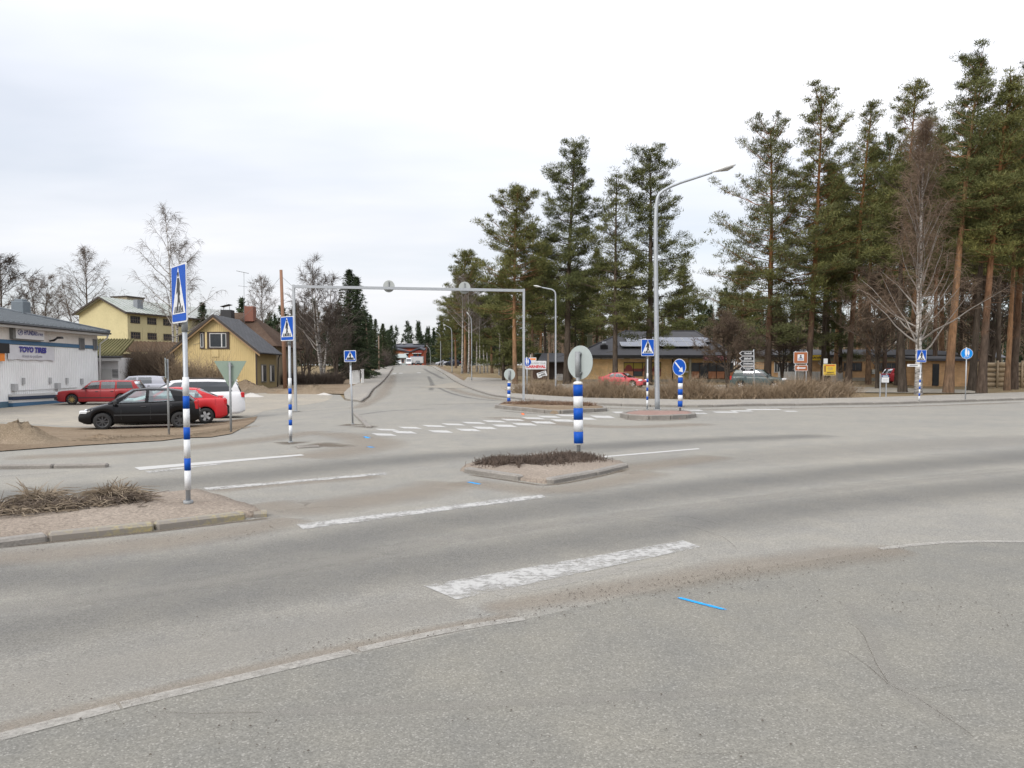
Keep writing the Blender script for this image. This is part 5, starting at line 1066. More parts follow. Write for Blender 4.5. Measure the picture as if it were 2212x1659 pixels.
    if full:
        for side in (-1, 1):
            xm = C[0][0] + .28; MB().bbox((X(xm), side * (half(xm) + .09), ip(T, xm) + .06), (.11, .20, .13), .03).box((X(xm), side * (half(xm) - .04), ip(T, xm) + .03), (.05, .16, .03)).obj('mirror', TRIM if S.get('mb', 1) else col, t)
            for xd in S['doors']: MB().tube([(X(xd), side * (half(xd) * f + .002), z) for f, z in ((.985, .34), (1.0, .5), (1.0, .7), (.965, ip(T, xd) - .03))], .007, 4, False).obj('door_gap', TRIM, t)
            for xh in S['handles']: MB().bbox((X(xh), side * (half(xh) * .99 + .006), ip(T, xh) - .13), (.17, .03, .035), .008).obj('door_handle', TRIM if S.get('hb', 1) else col, t)
            zt = S.get('strip', .52); MB().box((X((S['xf'] + S['xr']) / 2), side * (hw + .004), zt), (S['xr'] - S['xf'] - 2 * ar - .02, .02, S.get('sh', .05))).obj('side_strip', S.get('sm', TRIM), t)
        MB().bbox((X(.02), 0, S.get('bz', .42)), (.10, W * .60, .12), .03).obj('grille', TRIM, t)
        MB().box((X(Lc) - .014, 0, S.get('pz', .62)), (.012, .50, .11)).obj('number_plate', PLATE, t)
        if S.get('bump'): MB().bbox((X(.05), 0, .40), (.22, W * .92, .22), .05).bbox((X(Lc - .05), 0, .42), (.20, W * .94, .22), .05).obj('bumper', S['bump'], t)
        if S.get('rail'):
            for side in (-1, 1): MB().tube([(X(C[0][1] + .3), side * yr(2) * .93, ip(rz, C[0][1] + .3) + .02), (X(C[0][1] + .5), side * yr(2) * .93, ip(rz, C[0][1] + .5) + .075), (X(C[-1][1] - .5), side * yr(2) * .93, ip(rz, C[-1][1] - .5) + .085), (X(C[-1][1] - .25), side * yr(2) * .93, ip(rz, C[-1][1] - .25) + .02)], .016, 6).obj('roof_rail', TRIM, t)
        if S.get('spoil'): MB().bbox((X(C[-1][S.get('spx', 1)] + .02), 0, S['spoil']), (.22, W * .66, .035), .012).obj('spoiler', col, t)
    return t
HATCH = dict(L=3.83, W=1.65, H=1.43, wr=.29, xf=.74, xr=3.18, T=[(0, .50), (.05, .58), (.30, .71), (.6, .80), (.9, .875), (1.3, .90), (2.3, .92), (3.2, .97), (3.62, .96), (3.74, .92), (3.81, .78), (3.83, .6)],
    cols=[(.88, 1.72, 'p'), (1.20, 1.84, 'g'), (2.06, 2.12, 'p'), (2.18, 2.22, 'g'), (3.02, 2.86, 'p'), (3.66, 3.24, 'p')], roof=[(1.72, 1.36), (2.15, 1.40), (2.8, 1.385), (3.24, 1.31)], seats=(2.2, 3.0), rim=STRIM, nsp=8, lamp=(.17, .62, .26, .10), tail=(.10, .83, .14, .30), doors=(1.32, 2.24), handles=(2.02, 2.86), strip=.5, tt=.16)
RHATCH = dict(L=4.15, W=1.70, H=1.42, wr=.30, xf=.85, xr=3.36, T=[(0, .56), (.06, .66), (.5, .78), (1.1, .90), (1.35, .94), (2.4, .95), (3.4, 1.0), (3.86, 1.0), (4.04, .97), (4.12, .8), (4.15, .6)],
    cols=[(1.15, 1.95, 'p'), (1.42, 2.05, 'g'), (2.25, 2.28, 'p'), (2.36, 2.38, 'g'), (3.30, 2.98, 'p'), (3.90, 3.05, 'p')], roof=[(1.95, 1.35), (2.3, 1.385), (2.9, 1.36), (3.05, 1.33)], seats=(2.35, 3.05), rim=ALLOY, nsp=5, lamp=(.2, .66, .3, .14), tail=(.06, .86, .12, .20), doors=(1.45, 2.36), handles=(2.15, 3.0), spoil=1.04, spx=0, strip=.48, pz=.74)
VAN = dict(L=4.85, W=1.90, H=1.72, wr=.33, xf=.95, xr=3.87, T=[(0, .62), (.06, .74), (.5, .88), (.95, 1.0), (1.2, 1.06), (2.5, 1.09), (4.0, 1.14), (4.6, 1.15), (4.76, 1.05), (4.83, .8), (4.85, .65)],
    cols=[(.95, 2.0, 'p'), (1.35, 2.12, 'g'), (2.25, 2.35, 'p'), (2.33, 2.42, 'd'), (3.35, 3.38, 'd'), (4.35, 4.12, 'p'), (4.66, 4.45, 'p')], roof=[(2.0, 1.60), (2.5, 1.66), (3.6, 1.66), (4.3, 1.62), (4.45, 1.60)], seats=(2.5, 3.4), rim=ALLOY, nsp=10, lamp=(.25, .8, .42, .16), tail=(.10, 1.02, .16, .22), doors=(1.5, 2.38, 3.5), handles=(2.2, 2.6), rail=1, hb=0, mb=0, strip=.5, rg=GL_DRK, tum=.80, pz=.85, sm=None or TRIM, sh=.03, spoil=1.645)
WAGON = dict(L=4.84, W=1.75, H=1.46, wr=.31, xf=.95, xr=3.72, T=[(0, .60), (.03, .74), (.3, .80), (1.0, .86), (1.45, .90), (3.0, .93), (4.6, .95), (4.76, .93), (4.82, .8), (4.84, .55)],
    cols=[(1.42, 2.02, 'p'), (1.60, 2.10, 'g'), (2.45, 2.50, 'p'), (2.56, 2.60, 'g'), (3.35, 3.36, 'p'), (3.46, 3.46, 'd'), (4.40, 4.25, 'p'), (4.70, 4.36, 'p')], roof=[(2.02, 1.37), (2.4, 1.42), (4.0, 1.43), (4.36, 1.40)], seats=(2.5, 3.3), rim=GOLD, nsp=10, lamp=(.08, .68, .16, .16), tail=(.06, .78, .12, .34), doors=(1.75, 2.55, 3.4), handles=(2.35, 3.2), bump=TRIM, clr=.17, strip=.42, tum=.80)
SUV = dict(HATCH, L=4.3, W=1.78, wr=.33, xf=.85, xr=3.45, T=[(0, .66), (.05, .8), (.5, .93), (1.15, 1.02), (1.4, 1.05), (3.4, 1.10), (4.1, 1.10), (4.22, .95), (4.3, .7)], cols=[(1.15, 1.85, 'p'), (1.4, 1.95, 'g'), (2.3, 2.35, 'p'), (2.4, 2.45, 'g'), (3.3, 3.25, 'p'), (4.1, 3.85, 'p')], roof=[(1.85, 1.56), (2.3, 1.6), (3.4, 1.6), (3.85, 1.55)], seats=(2.3, 3.2), rim=ALLOY, nsp=5, doors=(1.5, 2.4, 3.3), handles=(2.2, 3.1), lamp=(.2, .84, .3, .16), tail=(.08, .95, .14, .3))
COUPE = dict(RHATCH, L=4.0, T=[(0, .5), (.05, .58), (.5, .72), (1.2, .84), (1.45, .87), (2.6, .9), (3.4, .95), (3.85, .93), (3.97, .75), (4.0, .55)], cols=[(1.2, 1.95, 'p'), (1.45, 2.05, 'g'), (2.45, 2.42, 'p'), (2.55, 2.5, 'g'), (3.1, 2.75, 'p'), (3.6, 2.85, 'p')], roof=[(1.95, 1.24), (2.3, 1.27), (2.85, 1.23)], xr=3.25, spoil=None, doors=(1.5, 2.6), handles=(2.45,))
BLK = paint('black_car_paint', (.006, .006, .007), .2, spec=.25); RDP = paint('bright_red_paint', (.50, .022, .028), .3); WHP = paint('white_car_paint', (.66, .67, .68), .3); DRP = paint('dark_red_paint', (.27, .020, .024), .35); SLV = paint('silver_car_paint', (.38, .39, .44), .35); GRN = paint('green_grey_paint', (.045, .066, .066), .35); PNK = paint('faded_red_paint', (.45, .05, .065), .4)
def at(x, y): return Vector((x, y, gz(x, y)))
hd = R(-158)
car('hatchback', 'black five-door hatchback with bare steel wheels beside the dirt verge', at(-13.25, 27.5), hd, HATCH, BLK, GL_CLR); car('hatchback', 'bright red hatchback parked between the black car and white van', at(-13.35, 30.0), hd, RHATCH, RDP, GL_CLR)
car('minivan', 'white minivan with tinted rear windows and roof rails', at(-14.2, 33.4), hd, VAN, WHP, GL_MID); car('estate_car', 'dark red boxy estate car with gold wheels by the garage wall', at(-24.75, 46.6), R(-172), WAGON, DRP, GL_MID); car('hatchback', 'pale silver hatchback half hidden behind the red estate car', at(-25.4, 52.0), R(-166), SUV, SLV, GL_MID)
g2 = 'cars parked at the hotel'
car('coupe', 'small faded red coupe parked behind the hotel hedge', at(9.5, 65.5), R(-32), COUPE, PNK, GL_CLR, g2); car('hatchback', 'green-grey hatchback behind the black direction signs', at(19.7, 61.5), R(-22), SUV, GRN, GL_MID, g2); car('estate_car', 'faded red estate car in front of the brick annex', at(39.3, 76.5), R(6), WAGON, PNK, GL_MID, g2)
g3 = 'vehicles at the far end of the side road'
def atq(u, Y): p = GX(u, Y); return p
car('suv', 'white car far up the side road at the school', atq(860, 255), R(-70), SUV, WHP, GL_DRK, g3, False); car('van', 'white delivery van far up the side road', atq(883, 250), R(-82), dict(VAN, roof=[(2.0, 2.1), (2.5, 2.3), (4.3, 2.3), (4.45, 2.25)]), WHP, GL_DRK, g3, False)
car('hatchback', 'dark car driving at the far end of the side road', atq(903, 245), R(-80), HATCH, BLK, GL_DRK, g3, False); car('hatchback', 'silver car parked by the blue stall up the side road', atq(960, 190), R(200), RHATCH, SLV, GL_DRK, g3, False); car('hatchback', 'dark car parked in front of the blue stall', atq(977, 178), R(190), HATCH, paint('dark_blue_paint', (.02, .025, .04), .3), GL_DRK, g3, False)
b = GX(901, 268); t = thing('box_trailer', 'long white box trailer across the end of the side road', 'trailer', b); MB().bbox((0, 0, 1.9), (4.4, 2.4, 2.3), .04).obj('box', M('trailer_white', (.46, .46, .46), .5), t)
for x in (-1.4, -.4, 1.5): wheel(t, x, -1.05, .42, .26, ALLOY, 0, -1)
MB().box((0, 0, .62), (4.3, 1.8, .2)).obj('chassis', TRIM, t); MB().box((0, -1.212, 2.98), (4.3, .02, .12)).obj('top_rail', M('trailer_blue', (.03, .05, .2), .5), t)
# ------------------------------------------------------------------ buildings
def FX(o, ang):
    c, s = math.cos(ang), math.sin(ang); o = Vector(o)
    return lambda a, d, z: Vector((o.x + a * c + d * s, o.y + a * s - d * c, o.z + z))
BOXF = [(0, 2, 3, 1), (4, 5, 7, 6), (0, 1, 5, 4), (2, 6, 7, 3), (0, 4, 6, 2), (1, 3, 7, 5)]
def fb(m, fn, a0, a1, d0, d1, z0, z1): return m.add([fn(a, d, z) for z in (z0, z1) for d in (d0, d1) for a in (a0, a1)], BOXF)
def fbo(name, mat, par, fn, a0, a1, d0, d1, z0, z1): return fb(MB(), fn, a0, a1, d0, d1, z0, z1).obj(name, mat, par)
def slab(name, mat, par, pts, th):            # roof plane with thickness
    pts = [Vector(p) for p in pts]; n = (pts[1] - pts[0]).cross(pts[2] - pts[0]).normalized(); n = n if n.z > 0 else -n; k = len(pts); m = MB().add(pts + [p - n * th for p in pts], [tuple(range(k)), tuple(range(2 * k - 1, k - 1, -1))] + [(i, k + i, k + (i + 1) % k, (i + 1) % k) for i in range(k)]); return m.obj(name, mat, par)
def ribs(name, mat, par, a0, a1, b0, b1, n, w=.04, h=.04):   # seams from line a to line b on a roof plane
    a0, a1, b0, b1 = map(Vector, (a0, a1, b0, b1)); nn = (a1 - a0).cross(b0 - a0).normalized(); nn = nn if nn.z > 0 else -nn; m = MB()
    for i in range(n + 1):
        t = i / n; p, q = a0.lerp(a1, t), b0.lerp(b1, t); sd_ = (a1 - a0).normalized() * w / 2; vs = [p - sd_, p + sd_, q + sd_, q - sd_]; m.add(vs + [v + nn * h for v in vs], [(4, 5, 6, 7), (0, 1, 5, 4), (1, 2, 6, 5), (2, 3, 7, 6), (3, 0, 4, 7)])
    o = m.obj(name, mat, par); o['kind'] = 'stuff'; return o
WGL = glass_mat('window_glass', (.10, .115, .12), .22); WDARK = M('window_dark', (.035, .04, .045), .2, .3, 3)
def window(par, fn, a0, a1, z0, z1, fm, nv=2, nh=1, trim=.07, proud=.05, d=0.0, sill=True):
    m = MB(); t = trim; fb(m, fn, a0 - t, a1 + t, d, d + proud, z1, z1 + t); fb(m, fn, a0 - t, a1 + t, d, d + proud, z0 - t, z0); fb(m, fn, a0 - t, a0, d, d + proud, z0, z1); fb(m, fn, a1, a1 + t, d, d + proud, z0, z1); w = m.obj('window', fm, par)
    for i in range(nv):
        for j in range(nh): fbo('pane', WDARK, w, fn, a0 + (a1 - a0) * i / nv + .02, a0 + (a1 - a0) * (i + 1) / nv - .02, d, d + .015, z0 + (z1 - z0) * j / nh + .02, z0 + (z1 - z0) * (j + 1) / nh - .02)
    m = MB()
    for i in range(nv + 1): x = a0 + (a1 - a0) * i / nv; fb(m, fn, x - .025, x + .025, d, d + .032, z0, z1)
    for j in range(1, nh): z = z0 + (z1 - z0) * j / nh; fb(m, fn, a0, a1, d, d + .030, z - .02, z + .02)
    m.obj('glazing_bars', M('window_white', (.50, .50, .49), .5, .1) if fm is not WBR else M('window_brownish', (.16, .12, .09), .6, .2), w); return w
WBR = M('window_trim_brown', (.045, .030, .024), .7, .2, 3)
def boards(name, col, var=.12, period=.18, dark=.55):
    m, n, b = nodes(name); c = coord(n); a = noise(n, c, .5, 3); f = noise(n, c, 5, 4, .6, (3, 3, .35)); col2 = mixc(n, 1, col, ramp(n, mixc(n, .5, a, f), [(.3, (1 - var,) * 3), (.7, (1 + var,) * 3)]), 'MULTIPLY')
    n.links.new(col2, b.inputs['Base Color']); b.inputs['Roughness'].default_value = .75; MATS[name] = m; return m
WHB = boards('white_boards', (.80, .80, .79), .12); WHU = boards('cream_upper_boards', (.68, .64, .59), .14); BLB = M('blue_band_paint', (.055, .135, .235), .5, .12, 2); BLD = M('blue_plinth_paint', (.075, .14, .19), .7, .25, 2); ROOFB = M('blue_grey_metal', (.12, .135, .148), .5, .16, 1.5, spec=.4); TRW = M('white_trim', (.55, .54, .52), .6, .1, 2)
# --- tyre garage
o = Vector((-28.6, 34, -.33)); t = thing('garage', 'white boarded garage with blue band and blue-grey metal roof', 'building', o); g = FX((0, 0, 0), R(90)); Z = .33
w_ = fbo('wall', WHB, t, g, -6, 19.2, -13, 0, -.3, 3.28 + Z); fbo('upper_wall', WHU, t, g, -6, 19.2, -13, .02, 3.53 + Z, 4.55 + Z); fbo('blue_band', BLB, t, g, -6, 19.22, -.05, .06, 3.30 + Z, 3.52 + Z); fbo('plinth', BLD, t, g, -6, 19.25, -.05, .05, -.4, .36)
m = MB()
for i in range(126): s = -6 + .2 * i; fb(m, g, s, s + .05, 0, .022, .36, 3.28 + Z)
m.obj('wall_battens', WHB, t)['kind'] = 'stuff'
m = MB()
for i in range(126): s = -6 + .2 * i; fb(m, g, s, s + .012, .02, .026, 3.53 + Z, 4.5 + Z)
m.obj('upper_battens', WHU, t)['kind'] = 'stuff'
ez = 4.5 + Z; rz_ = 6.35 + Z; e = [(.6, 19.8, ez), (.6, -6.6, ez), (-13.4, -6.6, ez), (-13.4, 19.8, ez)]; r1, r2 = (-6.4, 12.8, rz_), (-6.4, .4, rz_)
ro = slab('roof', ROOFB, t, [e[0], e[1], r2, r1], .12); slab('roof', ROOFB, t, [e[0], r1, e[3]], .12)
ribs('roof_seams', ROOFB, t, e[0], e[1], (-6.4, 19.8, rz_), (-6.4, -6.6, rz_), 44, .05, .05) if False else None
m = MB(); a0, a1 = Vector(e[0]), Vector(e[1])
for i in range(1, 60):
    y = 19.8 - i * .45; k = min(1, (19.8 - y) / 7.0); q = Vector((.6 - 7 * k, y, ez + 1.85 * k)); p = Vector((.62, y, ez)); m.tube([p + Vector((0, 0, .03)), q + Vector((0, 0, .03))], .035, 4, False, False)
for i in range(1, 30):
    x = .6 - i * .45; k = min(1, i * .45 / 7.0, (14 - i * .45) / 7.0); m.tube([(x, 19.82, ez + .03), (x, 19.8 - 7 * k, ez + 1.85 * k + .03)], .035, 4, False, False)
m.obj('roof_seams', ROOFB, t)['kind'] = 'stuff'
MB().tube([Vector(e[0]) + Vector((0, 0, .05)), Vector(r1) + Vector((0, 0, .05))], .09, 6).obj('hip_cap', ROOFB, t)
fbo('fascia', TRW, t, g, -6.6, 19.75, .50, .56, ez - .30, ez - .06); fbo('soffit', TRW, t, g, -6.6, 19.6, 0.03, .5, ez - .29, ez - .24); MB().tube([(.66, -6.6, ez - .12), (.66, 19.75, ez - .12)], .065, 8).obj('gutter', TRIM, t)
for i in range(22): 
    pass
MB().tube([(.62, 19.5, ez - .2), (.5, 19.55, ez - .45), (.1, 19.35, ez - .85), (.08, 19.3, .1)], .055, 8).obj('downpipe', TRW, t)
v_ = MB().bbox((-3.4, 16.4, 5.75 + Z), (.8, .8, 1.1), .03).bbox((-3.4, 16.4, 6.37 + Z), (.55, .55, .14), .03).obj('roof_vent', M('vent_steel', (.13, .155, .175), .6, .15, 3), t)
for s0, s1 in ((16.9, 17.5), (18.6, 19.05)):
    lv = fbo('vent_louver', M('louver_grey', (.20, .20, .20), .6, .1, 3), t, g, s0, s1, 0, .09, 3.2 + Z, 3.96 + Z)
    for k in range(9): fbo('louver_slat', TRIM, lv, g, s0 + .08, s1 - .08, .09, .10, 3.26 + Z + k * .075, 3.29 + Z + k * .075)
MB().tube([(.02, 13.7, 3.62 + Z), (.35, 13.6, 3.66 + Z), (.6, 13.6, 3.82 + Z)], [.05, .07, .06], 8).bbox((.72, 13.6, 3.82 + Z), (.35, .22, .14), .04).obj('wall_lamp', TRIM, t)
for z0, z1, mt in ((.16, .36, BLB), (.37, .53, TRW), (.54, .72, M('dark_blue_guard', (.025, .04, .075), .5)), (.73, .86, TRW)): fbo('guard_board', mt, t, g, 9.6, 14.6, .05, .30 - .04 * (mt is TRW), z0 - .1, z1 - .1)
for s, z in ((10.9, 1.33), (13.5, 1.33), (15.3, 1.3), (17, 1.25)): fbo('socket_box', M('box_grey', (.42, .42, .42), .6), t, g, s, s + .2, 0, .10, z, z + .36)
for s in (9.9, 14.1): fbo('meter_box', M('box_grey', (.42, .42, .42), .6), t, g, s, s + .32, 0, .22, .95, 1.35)
MB().tube([(.05, 10.1, .95), (.05, 16.5, 1.02)], .02, 6).obj('wall_pipe', TRW, t)
sg = thing('garage_sign', 'white illuminated car service sign above the blue band', 'sign', o + Vector((.02, 10.12, 3.62 + Z))); fbo('sign_box', M('sign_box_side', (.16, .16, .15), .6), sg, g, -.22, 2.65, 0, .22, -.05, .78); fbo('sign_face', M('sign_white', (.62, .62, .62), .4, .04, 2), sg, g, 0, 2.65, .22, .24, 0, .70)
text_obj('lettering', 'HYUNDAI', .38, NAVY, sg, (.246, 1.30, .36), (R(90), 0, R(90)), width=1.15, bold=.012); text_obj('lettering', 'Service', .34, NAVY, sg, (.246, 2.22, .34), (R(90), 0, R(90)), width=.62)
MB().tube([(.25, .38 + .22 * math.cos(a), .36 + .15 * math.sin(a)) for a in [k * math.pi / 10 for k in range(21)]], .016, 5, False).obj('emblem_ring', NAVY, sg); text_obj('emblem_letter', 'H', .24, NAVY, sg, (.246, .38, .36), (R(90), 0, R(90)), width=.22, shear=.35, bold=.01)
bn = thing('tyre_banner', 'white tyre maker banner hanging on the garage wall', 'banner', o + Vector((.05, 9.6, 2.42 + Z))); m = MB(); nx, nz = 26, 8
m.add([(.03 + .018 * math.sin(i * 1.1 + j * .5) * (1 - j / nz), 4.45 * i / nx, .83 * j / nz - .02 * math.sin(i * .8) * (1 - j / nz)) for j in range(nz + 1) for i in range(nx + 1)], [(j * (nx + 1) + i, j * (nx + 1) + i + 1, (j + 1) * (nx + 1) + i + 1, (j + 1) * (nx + 1) + i) for j in range(nz) for i in range(nx)], True); m.obj('cloth', M('banner_white', (.60, .60, .62), .7, .05, 2), bn)
text_obj('lettering', 'TOYO TIRES', .42, M('lettering_blue', (.045, .04, .26), .5), bn, (.062, 2.28, .58), (R(90), 0, R(90)), width=2.6, bold=.025, shear=.12); text_obj('lettering', 'driven to perform', .26, M('lettering_pale', (.30, .30, .36), .5), bn, (.062, 2.2, .22), (R(90), 0, R(90)), width=1.9)
dk = thing('wall_screen', 'black display screen on the garage wall beside the banner', 'screen', o + Vector((0, 8.5, 2.75 + Z))); fbo('housing', BLACK, dk, g, -.4, .95, .02, .3, 0, .55); ob_ = thing('orange_box', 'orange box under the black display screen', 'box', o + Vector((0, 8.5, 2.3 + Z))); fbo('housing', ORANGE, ob_, g, -.4, .6, .02, .25, 0, .43)
# --- low annex with mossy roof
MOSS = earth('mossy_tiles', [(.085, .075, .035), (.135, .125, .06), (.17, .145, .075)], 1.5); RUST = earth('rusty_sheet', [(.10, .065, .04), (.15, .10, .065), (.19, .14, .095)], .8)
o = Vector((-35, 55, .0)); t = thing('garage_annex', 'low white annex with louvred door under a mossy roof', 'building', o); f = FX((0, 0, 0), 0); ANW = boards('annex_white', (.66, .64, .63), .1); fbo('wall', ANW, t, f, 0, 6.9, -5, 0, -.4, 2.75)
rf = slab('roof', MOSS, t, [(-.4, -.8, 2.85), (7.4, -.8, 2.85), (6.0, 4.2, 4.25), (-.4, 4.2, 4.25)], .14); ribs('roof_ridges', MOSS, t, (-.4, -.8, 2.86), (7.4, -.8, 2.86), (-.4, 4.2, 4.26), (6.0, 4.2, 4.26), 30, .08, .05); fbo('fascia', TRW, t, f, -.4, 7.5, .72, .80, 2.5, 2.72); MB().tube([(-.4, -.86, 2.78), (7.65, -.86, 2.78)], .07, 6).obj('gutter', TRIM, t)
d = fbo('door', TRW, t, f, 5.75, 6.42, 0, .05, -.3, 1.95)
for k in range(6): fbo('louver_slat', TRIM, t, f, 6.48, 6.88, .01, .04, 1.35 + k * .10, 1.39 + k * .10)
o = GX(290, 70); t = thing('rusty_shed', 'long low shed with rusty sheet roof below the factory', 'shed', o); fbo('wall', M('shed_wall', (.12, .10, .085), .9, .2, 2), t, f, -4.2, 3.6, -5, 0, -.3, 2.9); slab('roof', RUST, t, [(-4.6, -.5, 3.25), (4.2, -.5, 3.1), (4.2, 5, 4.1), (-4.6, 5, 4.3)], .1); ribs('roof_ridges', RUST, t, (-4.6, -.5, 3.26), (4.2, -.5, 3.11), (-4.6, 5, 4.31), (4.2, 5, 4.11), 24, .06, .05)
# --- yellow factory
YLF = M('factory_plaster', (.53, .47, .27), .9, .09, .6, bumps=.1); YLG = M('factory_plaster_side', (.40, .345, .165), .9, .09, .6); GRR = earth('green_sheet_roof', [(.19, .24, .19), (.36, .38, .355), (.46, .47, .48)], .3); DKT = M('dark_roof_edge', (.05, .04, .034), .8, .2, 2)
o = Vector((-42.3, 85, .8)); t = thing('factory', 'pale yellow three-storey factory with green sheet roof', 'building', o); fa = FX((0, 0, 0), R(70.2)); fg = FX((0, 0, 0), R(-19.9)); Wd = 7.1; ev = 7.6; pk = 9.25
m = MB(); G5 = [(-Wd, -1), (0, -1), (0, ev), (-Wd / 2, pk - .1), (-Wd, ev)]; m.add([fg(a, 0, z) for a, z in G5] + [fg(a, -18, z) for a, z in G5], [(0, 1, 2, 3, 4), (9, 8, 7, 6, 5), (0, 4, 9, 5), (1, 6, 7, 2)]); m.obj('wall', YLF, t)
for s in range(6):
    for z0 in (6.45, 4.72, 2.9): window(t, fa, .45 + s * 2.36, 1.68 + s * 2.36, z0, z0 + .68, WBR, 4, 2, .05, .04)
L0 = lambda a, d, z: fg(a, d, z)
rf = slab('roof', GRR, t, [L0(.35, .5, ev - .05), L0(.35, -18.3, ev - .05), L0(-Wd / 2, -18.3, pk + .1), L0(-Wd / 2, .5, pk + .1)], .16); slab('roof', GRR, t, [L0(-Wd - .35, .5, ev - .05), L0(-Wd - .35, -18.3, ev - .05), L0(-Wd / 2, -18.3, pk + .1), L0(-Wd / 2, .5, pk + .1)], .16); ribs('roof_seams', GRR, t, L0(.35, .5, ev - .04), L0(.35, -18.3, ev - .04), L0(-Wd / 2, .5, pk + .11), L0(-Wd / 2, -18.3, pk + .11), 30, .05, .05)
for a0, a1 in ((-Wd - .4, -Wd / 2), (-Wd / 2, .4)): 
    z0, z1 = (ev - .12, pk + .06) if a0 < -Wd / 2 else (pk + .06, ev - .12); m = MB(); m.add([fg(a, d_, z + h) for d_ in (.45, .58) for a, z in ((a0, z0), (a1, z1)) for h in (-.16, .06)], [(0, 2, 3, 1), (4, 5, 7, 6), (0, 1, 5, 4), (2, 6, 7, 3), (0, 4, 6, 2), (1, 3, 7, 5)]); m.obj('verge_board', DKT, t)
fbo('eaves_board', DKT, t, fa, -.4, 18, .28, .42, ev - .22, ev - .04); fbo('plinth_band', M('factory_grey', (.22, .21, .16), .9, .15, 1), t, fa, -.02, 18, 0, .04, 2.2, 2.7)
fbo('stair_tower', M('tower_plaster', (.24, .205, .145), .9, .15, 1), t, fg, -6.6, -4.2, -6.5, -4.0, ev - 1, pk + .5); fbo('tower_cap', DKT, t, fg, -6.7, -4.1, -6.6, -3.9, pk + .5, pk + .64); fbo('chimney', M('chimney_grey', (.20, .215, .235), .7, .1, 2), t, fg, -1.6, -1.0, -3.2, -2.4, ev + .5, ev + 1.6)
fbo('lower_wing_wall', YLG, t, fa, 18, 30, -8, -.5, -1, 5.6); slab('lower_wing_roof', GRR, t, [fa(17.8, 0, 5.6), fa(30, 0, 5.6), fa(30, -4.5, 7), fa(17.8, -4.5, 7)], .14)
# --- yellow house
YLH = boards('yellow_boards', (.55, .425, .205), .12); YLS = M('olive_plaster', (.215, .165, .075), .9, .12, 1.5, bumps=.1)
def shingle(name, col, sx=3.0, sz=2.6):
    m, n, b = nodes(name); c = coord(n); bt = n.nodes.new('ShaderNodeTexBrick'); bt.inputs['Scale'].default_value = 1; bt.inputs['Brick Width'].default_value = 1 / sx; bt.inputs['Row Height'].default_value = 1 / sz; bt.inputs['Mortar Size'].default_value = .02
    bt.inputs['Color1'].default_value = tuple(x * .85 for x in col) + (1,); bt.inputs['Color2'].default_value = tuple(x * 1.2 for x in col) + (1,); bt.inputs['Mortar'].default_value = tuple(x * .45 for x in col) + (1,)
    n.links.new(c, bt.inputs[0]); n.links.new(bt.outputs[0], b.inputs['Base Color']); b.inputs['Roughness'].default_value = .85; MATS[name] = m; return m
SHG = shingle('dark_shingles', (.062, .064, .070)); BRR = earth('brown_old_roof', [(.055, .037, .028), (.085, .058, .043), (.12, .09, .07)], 1.2)
o = Vector((-23.85, 62, .33)); t = thing('yellow_house', 'yellow boarded house with dark shingle roof and brown-trimmed gable window', 'house', o); ev, pk, hw, dp = 3.35, 6.0, 3.28, 5.2
m = MB(); G5 = [(-hw, -.4), (hw, -.4), (hw, ev), (0, pk - .1), (-hw, ev)]; m.add([f(a, 0, z) for a, z in G5] + [f(a, -dp, z) for a, z in G5], [(0, 1, 2, 3, 4), (9, 8, 7, 6, 5), (0, 4, 9, 5), (1, 6, 7, 2)]); m.obj('wall', YLH, t)
m = MB()
for i in range(44):
    x = -hw + .15 * i; zt = ev + (pk - .12 - ev) * (1 - abs(x) / hw) - .02; fb(m, f, x, x + .045, 0, .022, -.1, zt)
m.obj('wall_battens', YLH, t)['kind'] = 'stuff'
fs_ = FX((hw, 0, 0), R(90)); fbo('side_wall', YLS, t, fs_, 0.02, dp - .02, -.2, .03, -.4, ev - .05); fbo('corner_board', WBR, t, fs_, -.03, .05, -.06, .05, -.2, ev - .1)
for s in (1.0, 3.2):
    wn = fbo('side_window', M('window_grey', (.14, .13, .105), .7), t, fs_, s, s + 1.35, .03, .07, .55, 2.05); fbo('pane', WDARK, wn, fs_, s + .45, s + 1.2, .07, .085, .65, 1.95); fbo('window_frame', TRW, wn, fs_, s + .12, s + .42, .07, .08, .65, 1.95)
for sx_ in (-1, 1): slab('roof', SHG, t, [(sx_ * (hw + .45), -.45, ev - .36), (sx_ * (hw + .45), dp + .4, ev - .36), (0, dp + .4, pk), (0, -.45, pk)], .16)
TAN = M('verge_tan', (.34, .22, .115), .8, .1, 2)
for sx_ in (-1, 1):
    m = MB(); vs = [Vector((sx_ * a, y, z)) for y in (-.40, -.30) for a, z in ((hw + .40, ev - .50), (0, pk - .17), (0, pk - .36), (hw + .40, ev - .68))]; m.add(vs, [(0, 1, 2, 3), (7, 6, 5, 4), (0, 4, 5, 1), (1, 5, 6, 2), (2, 6, 7, 3), (3, 7, 4, 0)]); m.obj('verge_board', TAN, t)
    m = MB(); vs = [Vector((sx_ * a, y, z)) for y in (-.47, -.40) for a, z in ((hw + .46, ev - .36), (0, pk + .01), (0, pk - .20), (hw + .46, ev - .54))]; m.add(vs, [(0, 1, 2, 3), (7, 6, 5, 4), (0, 4, 5, 1), (1, 5, 6, 2), (2, 6, 7, 3), (3, 7, 4, 0)]); m.obj('verge_edge', DKT, t)
w0 = A(434, 750.5, 62) - o; w1 = A(494, 719.5, 62) - o; zb_, zt_ = w0.z, w1.z
